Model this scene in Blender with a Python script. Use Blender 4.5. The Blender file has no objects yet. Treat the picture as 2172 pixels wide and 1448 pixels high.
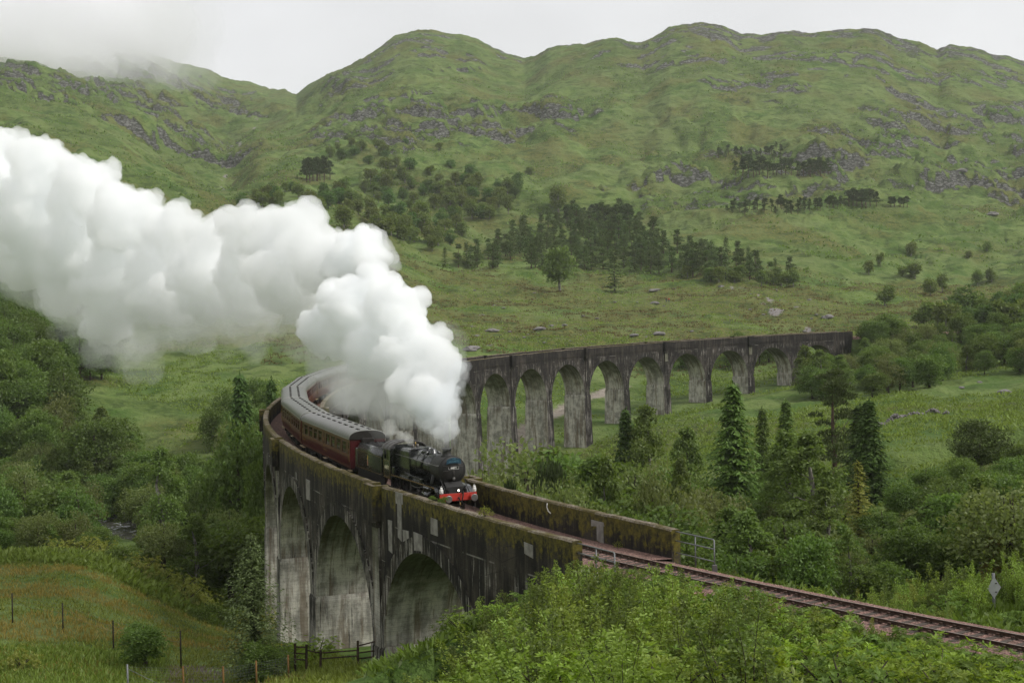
import bpy, bmesh, math, random
import numpy as np
from mathutils import Vector, Matrix

# ------------------------------------------------------------------ camera, sky, sun, exposure
W, H, F = 2172.0, 1448.0, 3032.59          # photograph size and focal length in its pixels
PITCH, ROLL, HC = 0.020571, 0.022974, 11.253
C = bpy.context.scene.collection
sc = bpy.context.scene
cam_d = bpy.data.cameras.new('camera')
cam = bpy.data.objects.new('camera', cam_d)
C.objects.link(cam)
cam_d.sensor_width = 36.0
cam_d.lens = F / W * 36.0
cam_d.clip_start = 0.5
cam_d.clip_end = 40000
cp, sp, cr_, sr_ = math.cos(PITCH), math.sin(PITCH), math.cos(ROLL), math.sin(ROLL)
fwd = Vector((0, cp, -sp)); up0 = Vector((0, sp, cp)); rt0 = Vector((1, 0, 0))
rt = rt0 * cr_ + up0 * (-sr_)
up = rt0 * sr_ + up0 * cr_
m = Matrix.Identity(4)
for i in range(3):
    m[i][0] = rt[i]; m[i][1] = up[i]; m[i][2] = -fwd[i]
m[2][3] = HC
cam.matrix_world = m
sc.camera = cam

SUN_EL, SUN_AZ = math.radians(47), math.radians(108)   # azimuth clockwise from +Y (the view direction)
world = bpy.data.worlds.new('World')
sc.world = world
world.use_nodes = True
wn = world.node_tree; wn.nodes.clear()
wo = wn.nodes.new('ShaderNodeOutputWorld')
wb = wn.nodes.new('ShaderNodeBackground'); wb.inputs[1].default_value = 0.102
sky = wn.nodes.new('ShaderNodeTexSky'); sky.sky_type = 'NISHITA'; sky.sun_disc = False
sky.sun_elevation = SUN_EL; sky.sun_rotation = SUN_AZ
sky.air_density = 1.0; sky.dust_density = 3.0; sky.ozone_density = 1.0
# an overcast sky: the blue is greyed out and soft cloud brightness is mixed in
hs = wn.nodes.new('ShaderNodeHueSaturation'); hs.inputs['Saturation'].default_value = 0.06
wtc = wn.nodes.new('ShaderNodeTexCoord')
wmap = wn.nodes.new('ShaderNodeMapping'); wmap.inputs['Scale'].default_value = (1.0, 1.0, 2.2)
wnz = wn.nodes.new('ShaderNodeTexNoise'); wnz.inputs['Scale'].default_value = 2.6; wnz.inputs['Detail'].default_value = 4
wcr = wn.nodes.new('ShaderNodeMapRange'); wcr.inputs[1].default_value = 0.3; wcr.inputs[2].default_value = 0.7
wcr.inputs[3].default_value = 0.80; wcr.inputs[4].default_value = 1.07
wmx = wn.nodes.new('ShaderNodeMix'); wmx.data_type = 'RGBA'; wmx.blend_type = 'MULTIPLY'; wmx.inputs[0].default_value = 1.0
flat = wn.nodes.new('ShaderNodeMix'); flat.data_type = 'RGBA'; flat.inputs[0].default_value = 0.72
flat.inputs[7].default_value = (5.75, 5.80, 5.95, 1)
L = wn.links.new
L(sky.outputs[0], hs.inputs['Color']); L(hs.outputs[0], flat.inputs[6]); L(flat.outputs[2], wmx.inputs[6])
L(wtc.outputs['Generated'], wmap.inputs[0]); L(wmap.outputs[0], wnz.inputs['Vector']); L(wnz.outputs[0], wcr.inputs[0])
L(wcr.outputs[0], wmx.inputs[7]); L(wmx.outputs[2], wb.inputs[0]); L(wb.outputs[0], wo.inputs[0])

sun_d = bpy.data.lights.new('sun', 'SUN'); sun_d.energy = 1.5; sun_d.angle = math.radians(18)
sun_d.color = (1.0, 0.97, 0.92)
sun = bpy.data.objects.new('sun', sun_d); C.objects.link(sun)
sdir = Vector((math.cos(SUN_EL) * math.sin(SUN_AZ), math.cos(SUN_EL) * math.cos(SUN_AZ), math.sin(SUN_EL)))
sun.rotation_euler = sdir.to_track_quat('Z', 'Y').to_euler()

sc.view_settings.view_transform = 'Standard'
sc.view_settings.look = 'None'
sc.view_settings.exposure = 0.78
sc.view_settings.gamma = 1.0
sc.view_settings.use_curve_mapping = False
sc.cycles.use_denoising = True
try:
    sc.cycles.denoiser = 'OPENIMAGEDENOISE'
except Exception:
    pass
sc.cycles.max_bounces = 68
sc.cycles.diffuse_bounces = 5
sc.cycles.glossy_bounces = 3
sc.cycles.transmission_bounces = 4
sc.cycles.transparent_max_bounces = 12
sc.cycles.volume_bounces = 64
sc.cycles.use_adaptive_sampling = False

rng = np.random.default_rng(7)
random.seed(7)
PI = math.pi

# ------------------------------------------------------------------ geometry of the line
R, CX, CY, TH0 = 241.4, 214.481, 193.472, 3.595329
PITCHS, GR, DC, WO = 17.3988, 0.010383, 3.25, 3.31      # arch pitch, gradient, crown depth, half width over the faces

def arc_xy(s, off):
    th = TH0 - s / R
    return CX + (R + off) * np.cos(th), CY + (R + off) * np.sin(th)

def zline(s):                       # parapet-top level along the line
    return GR * s

def P3(s, off, v):
    x, y = arc_xy(s, off)
    return (float(x), float(y), float(zline(s) - v))

def vrail(s):                       # rail head below the parapet-top line
    return 1.42 + 0.0175 * np.minimum(0.0, np.asarray(s, float) + 8.0)

def ray(px, py):                    # direction per metre of depth: x and z
    a = (px - W / 2) / F; b = (H / 2 - py) / F
    uu = a * cr_ + b * sr_; vv = -a * sr_ + b * cr_
    y = cp + vv * sp; z = -sp + vv * cp
    return uu / y, z / y

def at(px, py, D):                  # the world point seen at a pixel of the photograph, D metres ahead
    X, Z = ray(px, py)
    return np.array((X * D, D, HC + Z * D))

def to_px(x, y, z):
    z = z - HC
    d = y * cp - z * sp; u = y * sp + z * cp
    uu = x / d; vv = u / d
    return W / 2 + F * (uu * cr_ - vv * sr_), H / 2 - F * (uu * sr_ + vv * cr_)

# ------------------------------------------------------------------ noise
def _h(ix, iy, iz, seed):
    n = (ix.astype(np.int64) * 374761393 + iy.astype(np.int64) * 668265263 + iz.astype(np.int64) * 2147483647 + seed * 974634777) & 0xffffffff
    n = ((n ^ (n >> 13)) * 1274126177) & 0xffffffff
    n = ((n ^ (n >> 16)) * 2246822519) & 0xffffffff
    return (n ^ (n >> 15)) & 0xffffffff

def noise2(x, y, seed=0):
    ix = np.floor(x); iy = np.floor(y); fx = x - ix; fy = y - iy
    u = fx * fx * fx * (fx * (fx * 6 - 15) + 10); v = fy * fy * fy * (fy * (fy * 6 - 15) + 10)
    z = np.zeros_like(ix)
    def g(dx, dy):
        a = _h(ix + dx, iy + dy, z, seed) * (2 * PI / 4294967296.0)
        return np.cos(a) * (fx - dx) + np.sin(a) * (fy - dy)
    a = g(0, 0); b = g(1, 0); c = g(0, 1); d = g(1, 1)
    return (a + (b - a) * u + (c - a) * v + (a - b - c + d) * u * v) * 1.5

def fbm(x, y, oct=4, seed=0, gain=0.5):
    s = np.zeros_like(x); a = 1.0; f = 1.0
    for o in range(oct):
        s = s + a * noise2(x * f + 17.3 * o, y * f - 9.1 * o, seed + o); a *= gain; f *= 2.03
    return s

def noise3(p, seed=0):
    i = np.floor(p); f = p - i; w = f * f * (3 - 2 * f)
    out = 0
    for dx in (0, 1):
        for dy in (0, 1):
            for dz in (0, 1):
                h = _h(i[:, 0] + dx, i[:, 1] + dy, i[:, 2] + dz, seed) / 2147483648.0 - 1
                out = out + h * np.where(dx, w[:, 0], 1 - w[:, 0]) * np.where(dy, w[:, 1], 1 - w[:, 1]) * np.where(dz, w[:, 2], 1 - w[:, 2])
    return out

def sstep(a, b, x):
    t = np.clip((x - a) / (b - a), 0, 1); return t * t * (3 - 2 * t)

# ------------------------------------------------------------------ mesh helpers
def mesh_np(name, V, Fq, mats=(), smooth=False, k=4, mi=None):
    V = np.asarray(V, np.float32); Fq = np.asarray(Fq, np.int32)
    me = bpy.data.meshes.new(name)
    n = len(Fq)
    me.vertices.add(len(V)); me.vertices.foreach_set('co', V.ravel())
    me.loops.add(n * k); me.loops.foreach_set('vertex_index', Fq.ravel())
    me.polygons.add(n)
    me.polygons.foreach_set('loop_start', np.arange(0, n * k, k, dtype=np.int32))
    me.polygons.foreach_set('loop_total', np.full(n, k, np.int32))
    if smooth: me.polygons.foreach_set('use_smooth', np.ones(n, bool))
    if mi is not None: me.polygons.foreach_set('material_index', np.asarray(mi, np.int32))
    for mm in mats: me.materials.append(mm)
    me.update(calc_edges=True)
    return me

class MB:                           # collects boxes, tubes and sheets into ONE mesh
    def __init__(s): s.v = []; s.f = []; s.uv = []; s.mi = []; s.sm = []
    def poly(s, pts, uv=None, mi=0, smooth=False):
        b = len(s.v); s.v += [tuple(p) for p in pts]; s.f.append(tuple(range(b, b + len(pts))))
        s.uv += list(uv) if uv is not None else [(0, 0)] * len(pts); s.mi.append(mi); s.sm.append(smooth)
    def idx(s, faces, verts, mi=0, smooth=False):
        b = len(s.v); s.v += [tuple(p) for p in verts]
        for f in faces:
            s.f.append(tuple(b + i for i in f)); s.uv += [(0, 0)] * len(f); s.mi.append(mi); s.sm.append(smooth)
    def box(s, x0, x1, y0, y1, z0, z1, mi=0):
        v = [(x0, y0, z0), (x1, y0, z0), (x1, y1, z0), (x0, y1, z0), (x0, y0, z1), (x1, y0, z1), (x1, y1, z1), (x0, y1, z1)]
        s.idx([(3, 2, 1, 0), (4, 5, 6, 7), (0, 1, 5, 4), (1, 2, 6, 5), (2, 3, 7, 6), (3, 0, 4, 7)], v, mi)
    def bevbox(s, x0, x1, y0, y1, z0, z1, b=0.03, mi=0):
        bm = bmesh.new(); bmesh.ops.create_cube(bm, size=1)
        bmesh.ops.scale(bm, vec=(x1 - x0, y1 - y0, z1 - z0), verts=bm.verts)
        bmesh.ops.translate(bm, vec=((x0 + x1) / 2, (y0 + y1) / 2, (z0 + z1) / 2), verts=bm.verts)
        bmesh.ops.bevel(bm, geom=bm.edges[:], offset=b, segments=1, affect='EDGES', profile=0.5)
        bm.verts.index_update()
        s.idx([[v.index for v in f.verts] for f in bm.faces], [v.co[:] for v in bm.verts], mi); bm.free()
    def tube(s, pts, rad, n=8, mi=0, cap=True, smooth=True, squash=1.0):
        pts = [Vector(p) for p in pts]; rad = rad if hasattr(rad, '__len__') else [rad] * len(pts)
        rings = []; ref = None
        for i, p in enumerate(pts):
            t = (pts[min(i + 1, len(pts) - 1)] - pts[max(i - 1, 0)])
            t = t.normalized() if t.length > 1e-9 else Vector((0, 0, 1))
            if ref is None:
                ref = Vector((0, 0, 1)) if abs(t.z) < 0.9 else Vector((1, 0, 0))
            a = t.cross(ref)
            if a.length < 1e-6: a = t.cross(Vector((0, 1, 0)))
            a.normalize(); b = a.cross(t)
            rings.append([p + (a * math.cos(2 * PI * j / n) + b * math.sin(2 * PI * j / n) * squash) * rad[i] for j in range(n)])
        base = len(s.v); s.v += [tuple(q) for r in rings for q in r]
        for i in range(len(pts) - 1):
            for j in range(n):
                f = (base + i * n + j, base + i * n + (j + 1) % n, base + (i + 1) * n + (j + 1) % n, base + (i + 1) * n + j)
                s.f.append(f); s.uv += [(0, 0)] * 4; s.mi.append(mi); s.sm.append(smooth)
        if cap:
            for i, rev in ((0, False), (len(pts) - 1, True)):
                f = [base + i * n + j for j in range(n)]
                if not rev: f = f[::-1]
                s.f.append(tuple(f)); s.uv += [(0, 0)] * n; s.mi.append(mi); s.sm.append(False)
    def cyl(s, p0, p1, r0, r1=None, n=16, mi=0, smooth=True):
        s.tube([p0, p1], [r0, r0 if r1 is None else r1], n, mi, True, smooth)
    def sphere(s, c, r, mi=0, n=10, sz=1.0):
        vs = []; fs = []
        for i in range(n // 2 + 1):
            a = PI * i / (n // 2)
            for j in range(n):
                b = 2 * PI * j / n
                vs.append((c[0] + r * math.sin(a) * math.cos(b), c[1] + r * math.sin(a) * math.sin(b), c[2] + r * sz * math.cos(a)))
        for i in range(n // 2):
            for j in range(n):
                fs.append((i * n + j, (i + 1) * n + j, (i + 1) * n + (j + 1) % n, i * n + (j + 1) % n))
        s.idx(fs, vs, mi, True)
    def mesh(s, name, mats):
        me = bpy.data.meshes.new(name)
        me.from_pydata(s.v, [], s.f)
        if len(me.polygons) == len(s.f):
            me.polygons.foreach_set('material_index', s.mi)
            me.polygons.foreach_set('use_smooth', s.sm)
            uvl = me.uv_layers.new(name='UVMap')
            uvl.data.foreach_set('uv', np.array(s.uv, np.float32).ravel())
        for mm in (mats if isinstance(mats, (list, tuple)) else [mats]): me.materials.append(mm)
        me.update(); return me
    def build(s, name, mats, parent=None):
        return link(name, s.mesh(name, mats), parent)

def link(name, me, parent=None):
    o = bpy.data.objects.new(name, me); C.objects.link(o)
    if parent is not None: o.parent = parent
    return o

def tag(o, label=None, cat=None, group=None, kind=None):
    if label: o['label'] = label
    if cat: o['category'] = cat
    if group: o['group'] = group
    if kind: o['kind'] = kind
    return o

def empty(name, loc=(0, 0, 0), label=None, cat=None, group=None, kind=None):
    o = bpy.data.objects.new(name, None); C.objects.link(o); o.location = loc
    o.empty_display_size = 0.3
    return tag(o, label, cat, group, kind)

# ------------------------------------------------------------------ material helpers
class NT:
    def __init__(s, name):
        s.m = bpy.data.materials.new(name); s.m.use_nodes = True
        s.t = s.m.node_tree; s.t.nodes.clear(); s.out = s.n('ShaderNodeOutputMaterial')
    def n(s, typ, **kw):
        o = s.t.nodes.new(typ)
        for k, v in kw.items(): setattr(o, k, v)
        return o
    def l(s, a, b): s.t.links.new(a, b)
    def put(s, sock, v):
        if hasattr(v, 'is_output') or isinstance(v, bpy.types.NodeSocket): s.l(v, sock)
        else: sock.default_value = v
    def coord(s, kind='Object', scale=(1, 1, 1), rot=(0, 0, 0)):
        tc = s.n('ShaderNodeTexCoord'); mp = s.n('ShaderNodeMapping')
        mp.inputs['Scale'].default_value = scale; mp.inputs['Rotation'].default_value = rot
        s.l(tc.outputs[kind], mp.inputs[0]); return mp.outputs[0]
    def noise(s, vec, scale=5.0, detail=4.0, rough=0.55, dist=0.0):
        o = s.n('ShaderNodeTexNoise'); s.l(vec, o.inputs['Vector'])
        o.inputs['Scale'].default_value = scale; o.inputs['Detail'].default_value = detail
        o.inputs['Roughness'].default_value = rough; o.inputs['Distortion'].default_value = dist
        return o.outputs[0]
    def vor(s, vec, scale=5.0, feat='F1'):
        o = s.n('ShaderNodeTexVoronoi'); o.feature = feat; s.l(vec, o.inputs['Vector']); o.inputs['Scale'].default_value = scale
        return o.outputs[0]
    def ramp(s, fac, a, b, c=0.0, d=1.0, smooth=True):
        o = s.n('ShaderNodeMapRange'); o.interpolation_type = 'SMOOTHSTEP' if smooth else 'LINEAR'
        s.put(o.inputs[0], fac)
        for i, v in enumerate((a, b, c, d)): o.inputs[i + 1].default_value = v
        return o.outputs[0]
    def math(s, op, a, b=0.0):
        o = s.n('ShaderNodeMath'); o.operation = op; s.put(o.inputs[0], a); s.put(o.inputs[1], b); return o.outputs[0]
    def mix(s, fac, a, b, mode='MIX'):
        o = s.n('ShaderNodeMix'); o.data_type = 'RGBA'; o.blend_type = mode
        s.put(o.inputs[0], fac)
        for k, v in ((6, a), (7, b)):
            if isinstance(v, (tuple, list)): v = tuple(v) + ((1,) if len(v) == 3 else ())
            s.put(o.inputs[k], v)
        return o.outputs[2]
    def attr(s, name):
        o = s.n('ShaderNodeAttribute'); o.attribute_name = name; return o.outputs['Fac']
    def bump(s, h, strength=0.5, dist=0.1):
        o = s.n('ShaderNodeBump'); o.inputs['Strength'].default_value = strength; o.inputs['Distance'].default_value = dist
        s.l(h, o.inputs['Height']); return o.outputs[0]
    def pbr(s, col, rough=0.8, metal=0.0, normal=None, spec=0.3, emit=None):
        o = s.n('ShaderNodeBsdfPrincipled')
        if isinstance(col, (tuple, list)): col = tuple(col) + ((1,) if len(col) == 3 else ())
        s.put(o.inputs['Base Color'], col); s.put(o.inputs['Roughness'], rough); s.put(o.inputs['Metallic'], metal)
        o.inputs['Specular IOR Level'].default_value = spec
        if normal is not None: s.l(normal, o.inputs['Normal'])
        if emit: o.inputs['Emission Color'].default_value = tuple(emit) + (1,); o.inputs['Emission Strength'].default_value = 1.0
        s.l(o.outputs[0], s.out.inputs[0]); return s.m

def paint(name, col, rough=0.4, metal=0.0, grime=0.25, scale=3.0, spec=0.4):
    n = NT(name); c = n.coord('Object')
    a = n.noise(c, scale, 5); b = n.noise(c, scale * 9, 3)
    f = n.math('MULTIPLY', n.ramp(a, 0.35, 0.75), grime)
    dirt = tuple(0.5 * x + 0.02 for x in col)
    cc = n.mix(f, col, dirt)
    r = n.ramp(b, 0.3, 0.7, rough * 0.85, min(1, rough * 1.25))
    return n.pbr(cc, r, metal, n.bump(b, 0.08, 0.01), spec)

def foliage(name, col, var=0.35, trans=0.35, hue=0.02):
    n = NT(name)
    oi = n.n('ShaderNodeObjectInfo'); ge = n.n('ShaderNodeNewGeometry')
    h = n.n('ShaderNodeHueSaturation')
    h.inputs['Color'].default_value = tuple(col) + (1,)
    n.put(h.inputs['Hue'], n.ramp(oi.outputs['Random'], 0, 1, 0.5 - hue, 0.5 + hue, False))
    vr = n.ramp(oi.outputs['Random'], 0, 1, 1 - var * 0.5, 1 + var * 0.5, False)
    vi = n.ramp(ge.outputs['Random Per Island'], 0, 1, 1 - var, 1 + var, False)
    n.put(h.inputs['Value'], n.math('MULTIPLY', vr, vi))
    n.put(h.inputs['Saturation'], n.ramp(ge.outputs['Random Per Island'], 0, 1, 1.05, 0.85, False))
    d = n.n('ShaderNodeBsdfDiffuse'); t = n.n('ShaderNodeBsdfTranslucent'); g = n.n('ShaderNodeBsdfGlossy')
    g.inputs['Roughness'].default_value = 0.5; g.inputs['Color'].default_value = (0.5, 0.5, 0.5, 1)
    n.l(h.outputs[0], d.inputs[0])
    br = n.mix(1.0, h.outputs[0], (1.25, 1.3, 0.75), 'MULTIPLY'); n.l(br, t.inputs[0])
    m1 = n.n('ShaderNodeMixShader'); m1.inputs[0].default_value = trans; n.l(d.outputs[0], m1.inputs[1]); n.l(t.outputs[0], m1.inputs[2])
    m2 = n.n('ShaderNodeMixShader'); m2.inputs[0].default_value = 0.03; n.l(m1.outputs[0], m2.inputs[1]); n.l(g.outputs[0], m2.inputs[2])
    n.l(m2.outputs[0], n.out.inputs[0]); return n.m

# ------------------------------------------------------------------ the lie of the land
COLS = {   # photograph column -> list of (depth, level)
 -700: [(5, 9.4), (40, -1.5), (60, -6.5), (75, -9.5), (93, -12.2), (130, -13), (160, -13), (200, -20), (250, -22), (300, -14), (350, -4), (450, 14), (600, 58), (1000, 165), (1500, 275), (2300, 430), (2600, 420), (8000, 300)],
 0: [(5, 9.4), (20, 4.5), (40, -1.5), (60, -6.5), (75, -9.5), (93, -12.2), (120, -13), (150, -13.2), (158, -13.6), (175, -18), (210, -23), (250, -24), (275, -21), (320, -11), (380, -2), (450, 9), (600, 50), (1000, 150), (1500, 262), (2300, 473), (2600, 465), (8000, 300)],
 250: [(5, 9.4), (20, 4.5), (40, -1.5), (60, -6.5), (75, -9.8), (93, -12.6), (120, -13), (150, -13.5), (165, -16), (200, -22), (245, -25.5), (265, -25), (300, -22), (350, -11.8), (400, -4.6), (450, 0.8), (500, 6.3), (600, 19), (800, 78), (1000, 128), (1500, 235), (2300, 442), (2600, 435), (8000, 300)],
 480: [(5, 9.4), (20, 4.5), (40, -1.5), (60, -6.5), (75, -9.8), (93, -12.7), (120, -14), (145, -14.3), (157, -15), (172, -19), (210, -25), (240, -26), (280, -24), (330, -15), (370, -10), (420, -3.3), (500, 7), (600, 20), (800, 62), (1000, 92), (1200, 122), (1500, 197), (2000, 315), (2400, 415), (2600, 410), (8000, 300)],
 560: [(5, 9.4), (20, 4.5), (40, -1.8), (60, -6.5), (78, -9.8), (95, -12.5), (110, -14.5), (127, -17.5), (160, -22.5), (200, -26), (240, -25), (300, -17), (350, -10), (420, -2), (500, 8), (600, 22), (800, 68), (1000, 104), (1300, 167), (1600, 226), (2000, 307), (2400, 399), (2600, 395), (8000, 280)],
 640: [(5, 9.4), (20, 4.8), (40, -1.8), (60, -6.3), (80, -9.7), (100, -13), (120, -16), (160, -22.5), (200, -26), (260, -25), (320, -15), (400, -4), (500, 8), (600, 24), (800, 72), (1000, 110), (1300, 170), (1700, 258), (2000, 322), (2300, 300), (8000, 200)],
 800: [(5, 9.4), (20, 4.9), (40, -2), (60, -6.5), (80, -9.5), (100, -12.5), (140, -19), (200, -27), (250, -24), (300, -15), (400, -2), (500, 10), (600, 28), (700, 45), (850, 64), (1000, 100), (1300, 178), (1600, 272), (1800, 343), (1950, 335), (8000, 150)],
 960: [(5, 9.4), (20, 5), (40, -1.7), (50, -3.7), (60, -5.6), (75, -8), (90, -9.8), (120, -16), (160, -22), (220, -27), (272, -25), (300, -20), (350, -8), (400, 0), (500, 7), (600, 16), (700, 28), (850, 57), (1000, 92), (1300, 176), (1600, 282), (1800, 361), (1950, 350), (8000, 150)],
 1120: [(5, 9.4), (20, 5.2), (30, 2), (40, -0.8), (50, -2), (60, -3.2), (70, -4.6), (80, -6.5), (100, -11.5), (150, -20), (220, -25), (300, -24), (340, -16), (400, -5), (430, -0.8), (500, 4.7), (600, 15), (700, 28.5), (850, 50.5), (1000, 87), (1300, 165.6), (1600, 259), (1750, 321.7), (1900, 310), (8000, 150)],
 1300: [(5, 9.4), (20, 5.2), (30, 2), (40, -0.6), (50, -1.3), (58, -2), (64, -3.4), (70, -5), (90, -9.5), (120, -14.5), (180, -19), (250, -20), (300, -17), (330, -15), (380, -13.5), (400, -13), (430, -6), (460, 0.8), (520, 5.4), (600, 14.4), (680, 23.8), (720, 27), (850, 49), (1000, 86), (1200, 136), (1450, 229), (1650, 320), (1800, 310), (8000, 150)],
 1500: [(5, 9.4), (20, 5.2), (30, 2), (40, -0.5), (50, -1.4), (60, -2.2), (66, -4.2), (90, -9.5), (120, -14), (180, -17), (250, -16), (300, -14), (364, -12.8), (400, -12), (440, -6), (480, 1.2), (540, 8), (620, 17.7), (700, 27.8), (850, 56.5), (1000, 87.6), (1200, 130.5), (1450, 235), (1600, 327.6), (1800, 320), (8000, 150)],
 1750: [(5, 9.4), (20, 5.2), (30, 2), (40, -0.5), (48, -1.4), (60, -3.2), (80, -8), (110, -12), (160, -14), (200, -14), (250, -13), (300, -11), (350, -9.5), (400, -7), (450, -1), (500, 2.3), (600, 12.4), (700, 21.9), (850, 49.4), (1000, 85.8), (1200, 124), (1450, 237), (1600, 314), (1800, 305), (8000, 150)],
 2000: [(5, 9.4), (20, 5.2), (30, 2), (40, -0.4), (50, -1.7), (60, -2.7), (75, -4.8), (100, -9), (150, -11), (200, -11), (250, -10.2), (300, -9.5), (350, -6), (420, -2.6), (500, 3), (600, 11), (700, 20), (850, 39), (1000, 74), (1200, 118), (1450, 210), (1600, 296), (1800, 290), (8000, 150)],
 2172: [(5, 9.4), (20, 5.2), (30, 2), (40, -0.4), (50, -1.8), (60, -2.5), (75, -4), (100, -8), (150, -9), (200, -9), (250, -8.7), (300, -8), (350, -4), (420, 0), (500, 5), (600, 10.5), (700, 19.6), (850, 36), (1000, 69), (1200, 112), (1450, 199), (1650, 286), (1800, 280), (8000, 150)],
 2900: [(5, 9.4), (40, 0), (60, -2), (100, -6), (200, -6), (300, -4), (420, 2), (600, 12), (850, 36), (1200, 100), (1650, 220), (1800, 230), (8000, 150)],
}
SKYLINE = [(-700, 60), (-200, 70), (0, 78), (100, 80), (180, 84), (260, 96), (300, 106), (330, 118), (380, 134), (430, 143), (470, 162), (500, 170), (540, 178), (570, 188), (605, 190), (628, 201),
           (650, 182), (680, 165), (700, 153), (745, 139), (780, 118), (810, 97), (835, 80), (870, 66), (900, 65), (920, 66), (955, 73), (980, 75), (1010, 84), (1045, 103), (1080, 117), (1112, 126),
           (1135, 119), (1160, 104), (1190, 98), (1240, 95), (1280, 84), (1310, 82), (1340, 90), (1360, 92), (1385, 80), (1420, 61), (1450, 55), (1490, 51), (1530, 57), (1570, 73), (1620, 74), (1680, 68),
           (1720, 71), (1770, 68), (1830, 63), (1860, 66), (1900, 82), (1950, 92), (1988, 110), (2015, 98), (2060, 102), (2110, 118), (2172, 132), (2400, 160), (2900, 200)]
LOGD = np.linspace(math.log(5), math.log(8000), 700)
_px = sorted(COLS)
_X = np.array([ray(p, 700)[0] for p in _px])
_tab = []
for p in _px:
    d = np.log(np.array([q[0] for q in COLS[p]], float)); z = np.array([q[1] for q in COLS[p]], float)
    t = np.interp(LOGD, d, z)
    for _ in range(3):                       # round the kinks
        k = np.ones(9) / 9
        t = np.convolve(np.pad(t, 4, mode='edge'), k, 'valid')
    _tab.append(t)
_tab = np.array(_tab)
# fine grid of columns (Catmull-Rom across)
XF = np.linspace(_X[0], _X[-1], 500)
TAB = np.empty((len(XF), len(LOGD)))
for i, x in enumerate(XF):
    j = min(max(np.searchsorted(_X, x) - 1, 0), len(_X) - 2)
    t = (x - _X[j]) / (_X[j + 1] - _X[j])
    p1, p2 = _tab[j], _tab[j + 1]
    m1 = (p2 - _tab[max(j - 1, 0)]) / (_X[j + 1] - _X[max(j - 1, 0)]) * (_X[j + 1] - _X[j])
    m2 = (_tab[min(j + 2, len(_X) - 1)] - p1) / (_X[min(j + 2, len(_X) - 1)] - _X[j]) * (_X[j + 1] - _X[j])
    TAB[i] = (2 * t**3 - 3 * t**2 + 1) * p1 + (t**3 - 2 * t**2 + t) * m1 + (-2 * t**3 + 3 * t**2) * p2 + (t**3 - t**2) * m2
_sx = np.array([ray(a, b)[0] for a, b in SKYLINE]); _sz = np.array([ray(a, b)[1] for a, b in SKYLINE])
_rd = np.array([2300, 2300, 2300, 2400, 2400, 2150, 1800, 1800, 1750, 1650, 1600, 1600, 1600, 1650, 1650.0])

GZ = np.array([(-40, -1.9), (-19, -2.6), (-13, -5.5), (-8.7, -8.4), (8.7, -11.9), (26, -14.6), (43.5, -17.8), (70, -22), (104, -26), (139, -27), (174, -26.5), (209, -25.8), (234.9, -23.8),
               (252.3, -19.6), (269.7, -15.6), (287, -14.9), (304.5, -12.9), (321.9, -11.6), (339.3, -10.3), (356.7, -7), (362, -3), (372, 1.6), (460, 3)])
RIVER = np.array([(-210, 345), (-130, 300), (-80, 268), (-66, 250), (-52, 238), (-30, 226), (0, 214), (40, 208), (90, 212), (160, 226), (260, 250.0)])

def seg_dist(x, y, P):
    best = np.full(x.shape, 1e9); par = np.zeros(x.shape)
    acc = 0
    for i in range(len(P) - 1):
        a = P[i]; b = P[i + 1]; d = b - a; L2 = d @ d
        t = np.clip(((x - a[0]) * d[0] + (y - a[1]) * d[1]) / L2, 0, 1)
        q = np.hypot(x - a[0] - t * d[0], y - a[1] - t * d[1])
        c = q < best; best = np.where(c, q, best); par = np.where(c, i + t, par)
    return best, par

def base_ground(x, y):
    r = np.hypot(x, y); az = np.arctan2(x, y)
    azc = np.clip(az, -0.62, 0.62); X = np.tan(azc)
    D = np.maximum(r * np.cos(azc), 5.0)
    ld = np.clip((np.log(D) - LOGD[0]) / (LOGD[1] - LOGD[0]), 0, len(LOGD) - 1.001)
    xi = np.clip((X - XF[0]) / (XF[1] - XF[0]), 0, len(XF) - 1.001)
    i = xi.astype(int); j = ld.astype(int); fi = xi - i; fj = ld - j
    z = (TAB[i, j] * (1 - fi) + TAB[i + 1, j] * fi) * (1 - fj) + (TAB[i, j + 1] * (1 - fi) + TAB[i + 1, j + 1] * fi) * fj
    # the exact skyline is worked in near the ridge
    rd = np.interp(X, _X, _rd)
    zs = HC + rd * np.interp(X, _sx, _sz)
    zr = np.empty_like(z)
    lr = np.clip((np.log(rd) - LOGD[0]) / (LOGD[1] - LOGD[0]), 0, len(LOGD) - 1.001); jr = lr.astype(int); fr = lr - jr
    zr = (TAB[i, jr] * (1 - fi) + TAB[i + 1, jr] * fi) * (1 - fr) + (TAB[i, jr + 1] * (1 - fi) + TAB[i + 1, jr + 1] * fi) * fr
    w = sstep(0.62, 0.97, D / rd) * (1 - 0.0 * D)
    z = z + (zs - zr) * w
    lim = HC + D * np.interp(X, _sx, _sz) * (1 - 0.30 * np.clip(1 - D / rd, 0, 1))
    z = np.where(D > 0.55 * rd, np.minimum(z, lim), z)
    back = 9.6 + 70 * (1 - np.exp(-r / 260.0))
    t = sstep(0.62, 1.9, np.abs(az))
    return z * (1 - t) + back * t, D, X, rd

def line_coords(x, y):
    dx = x - CX; dy = y - CY
    rr = np.hypot(dx, dy); th = np.arctan2(dy, dx)
    th = np.where(th < 0.55, th + 2 * PI, th)
    return (TH0 - th) * R, rr - R

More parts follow.
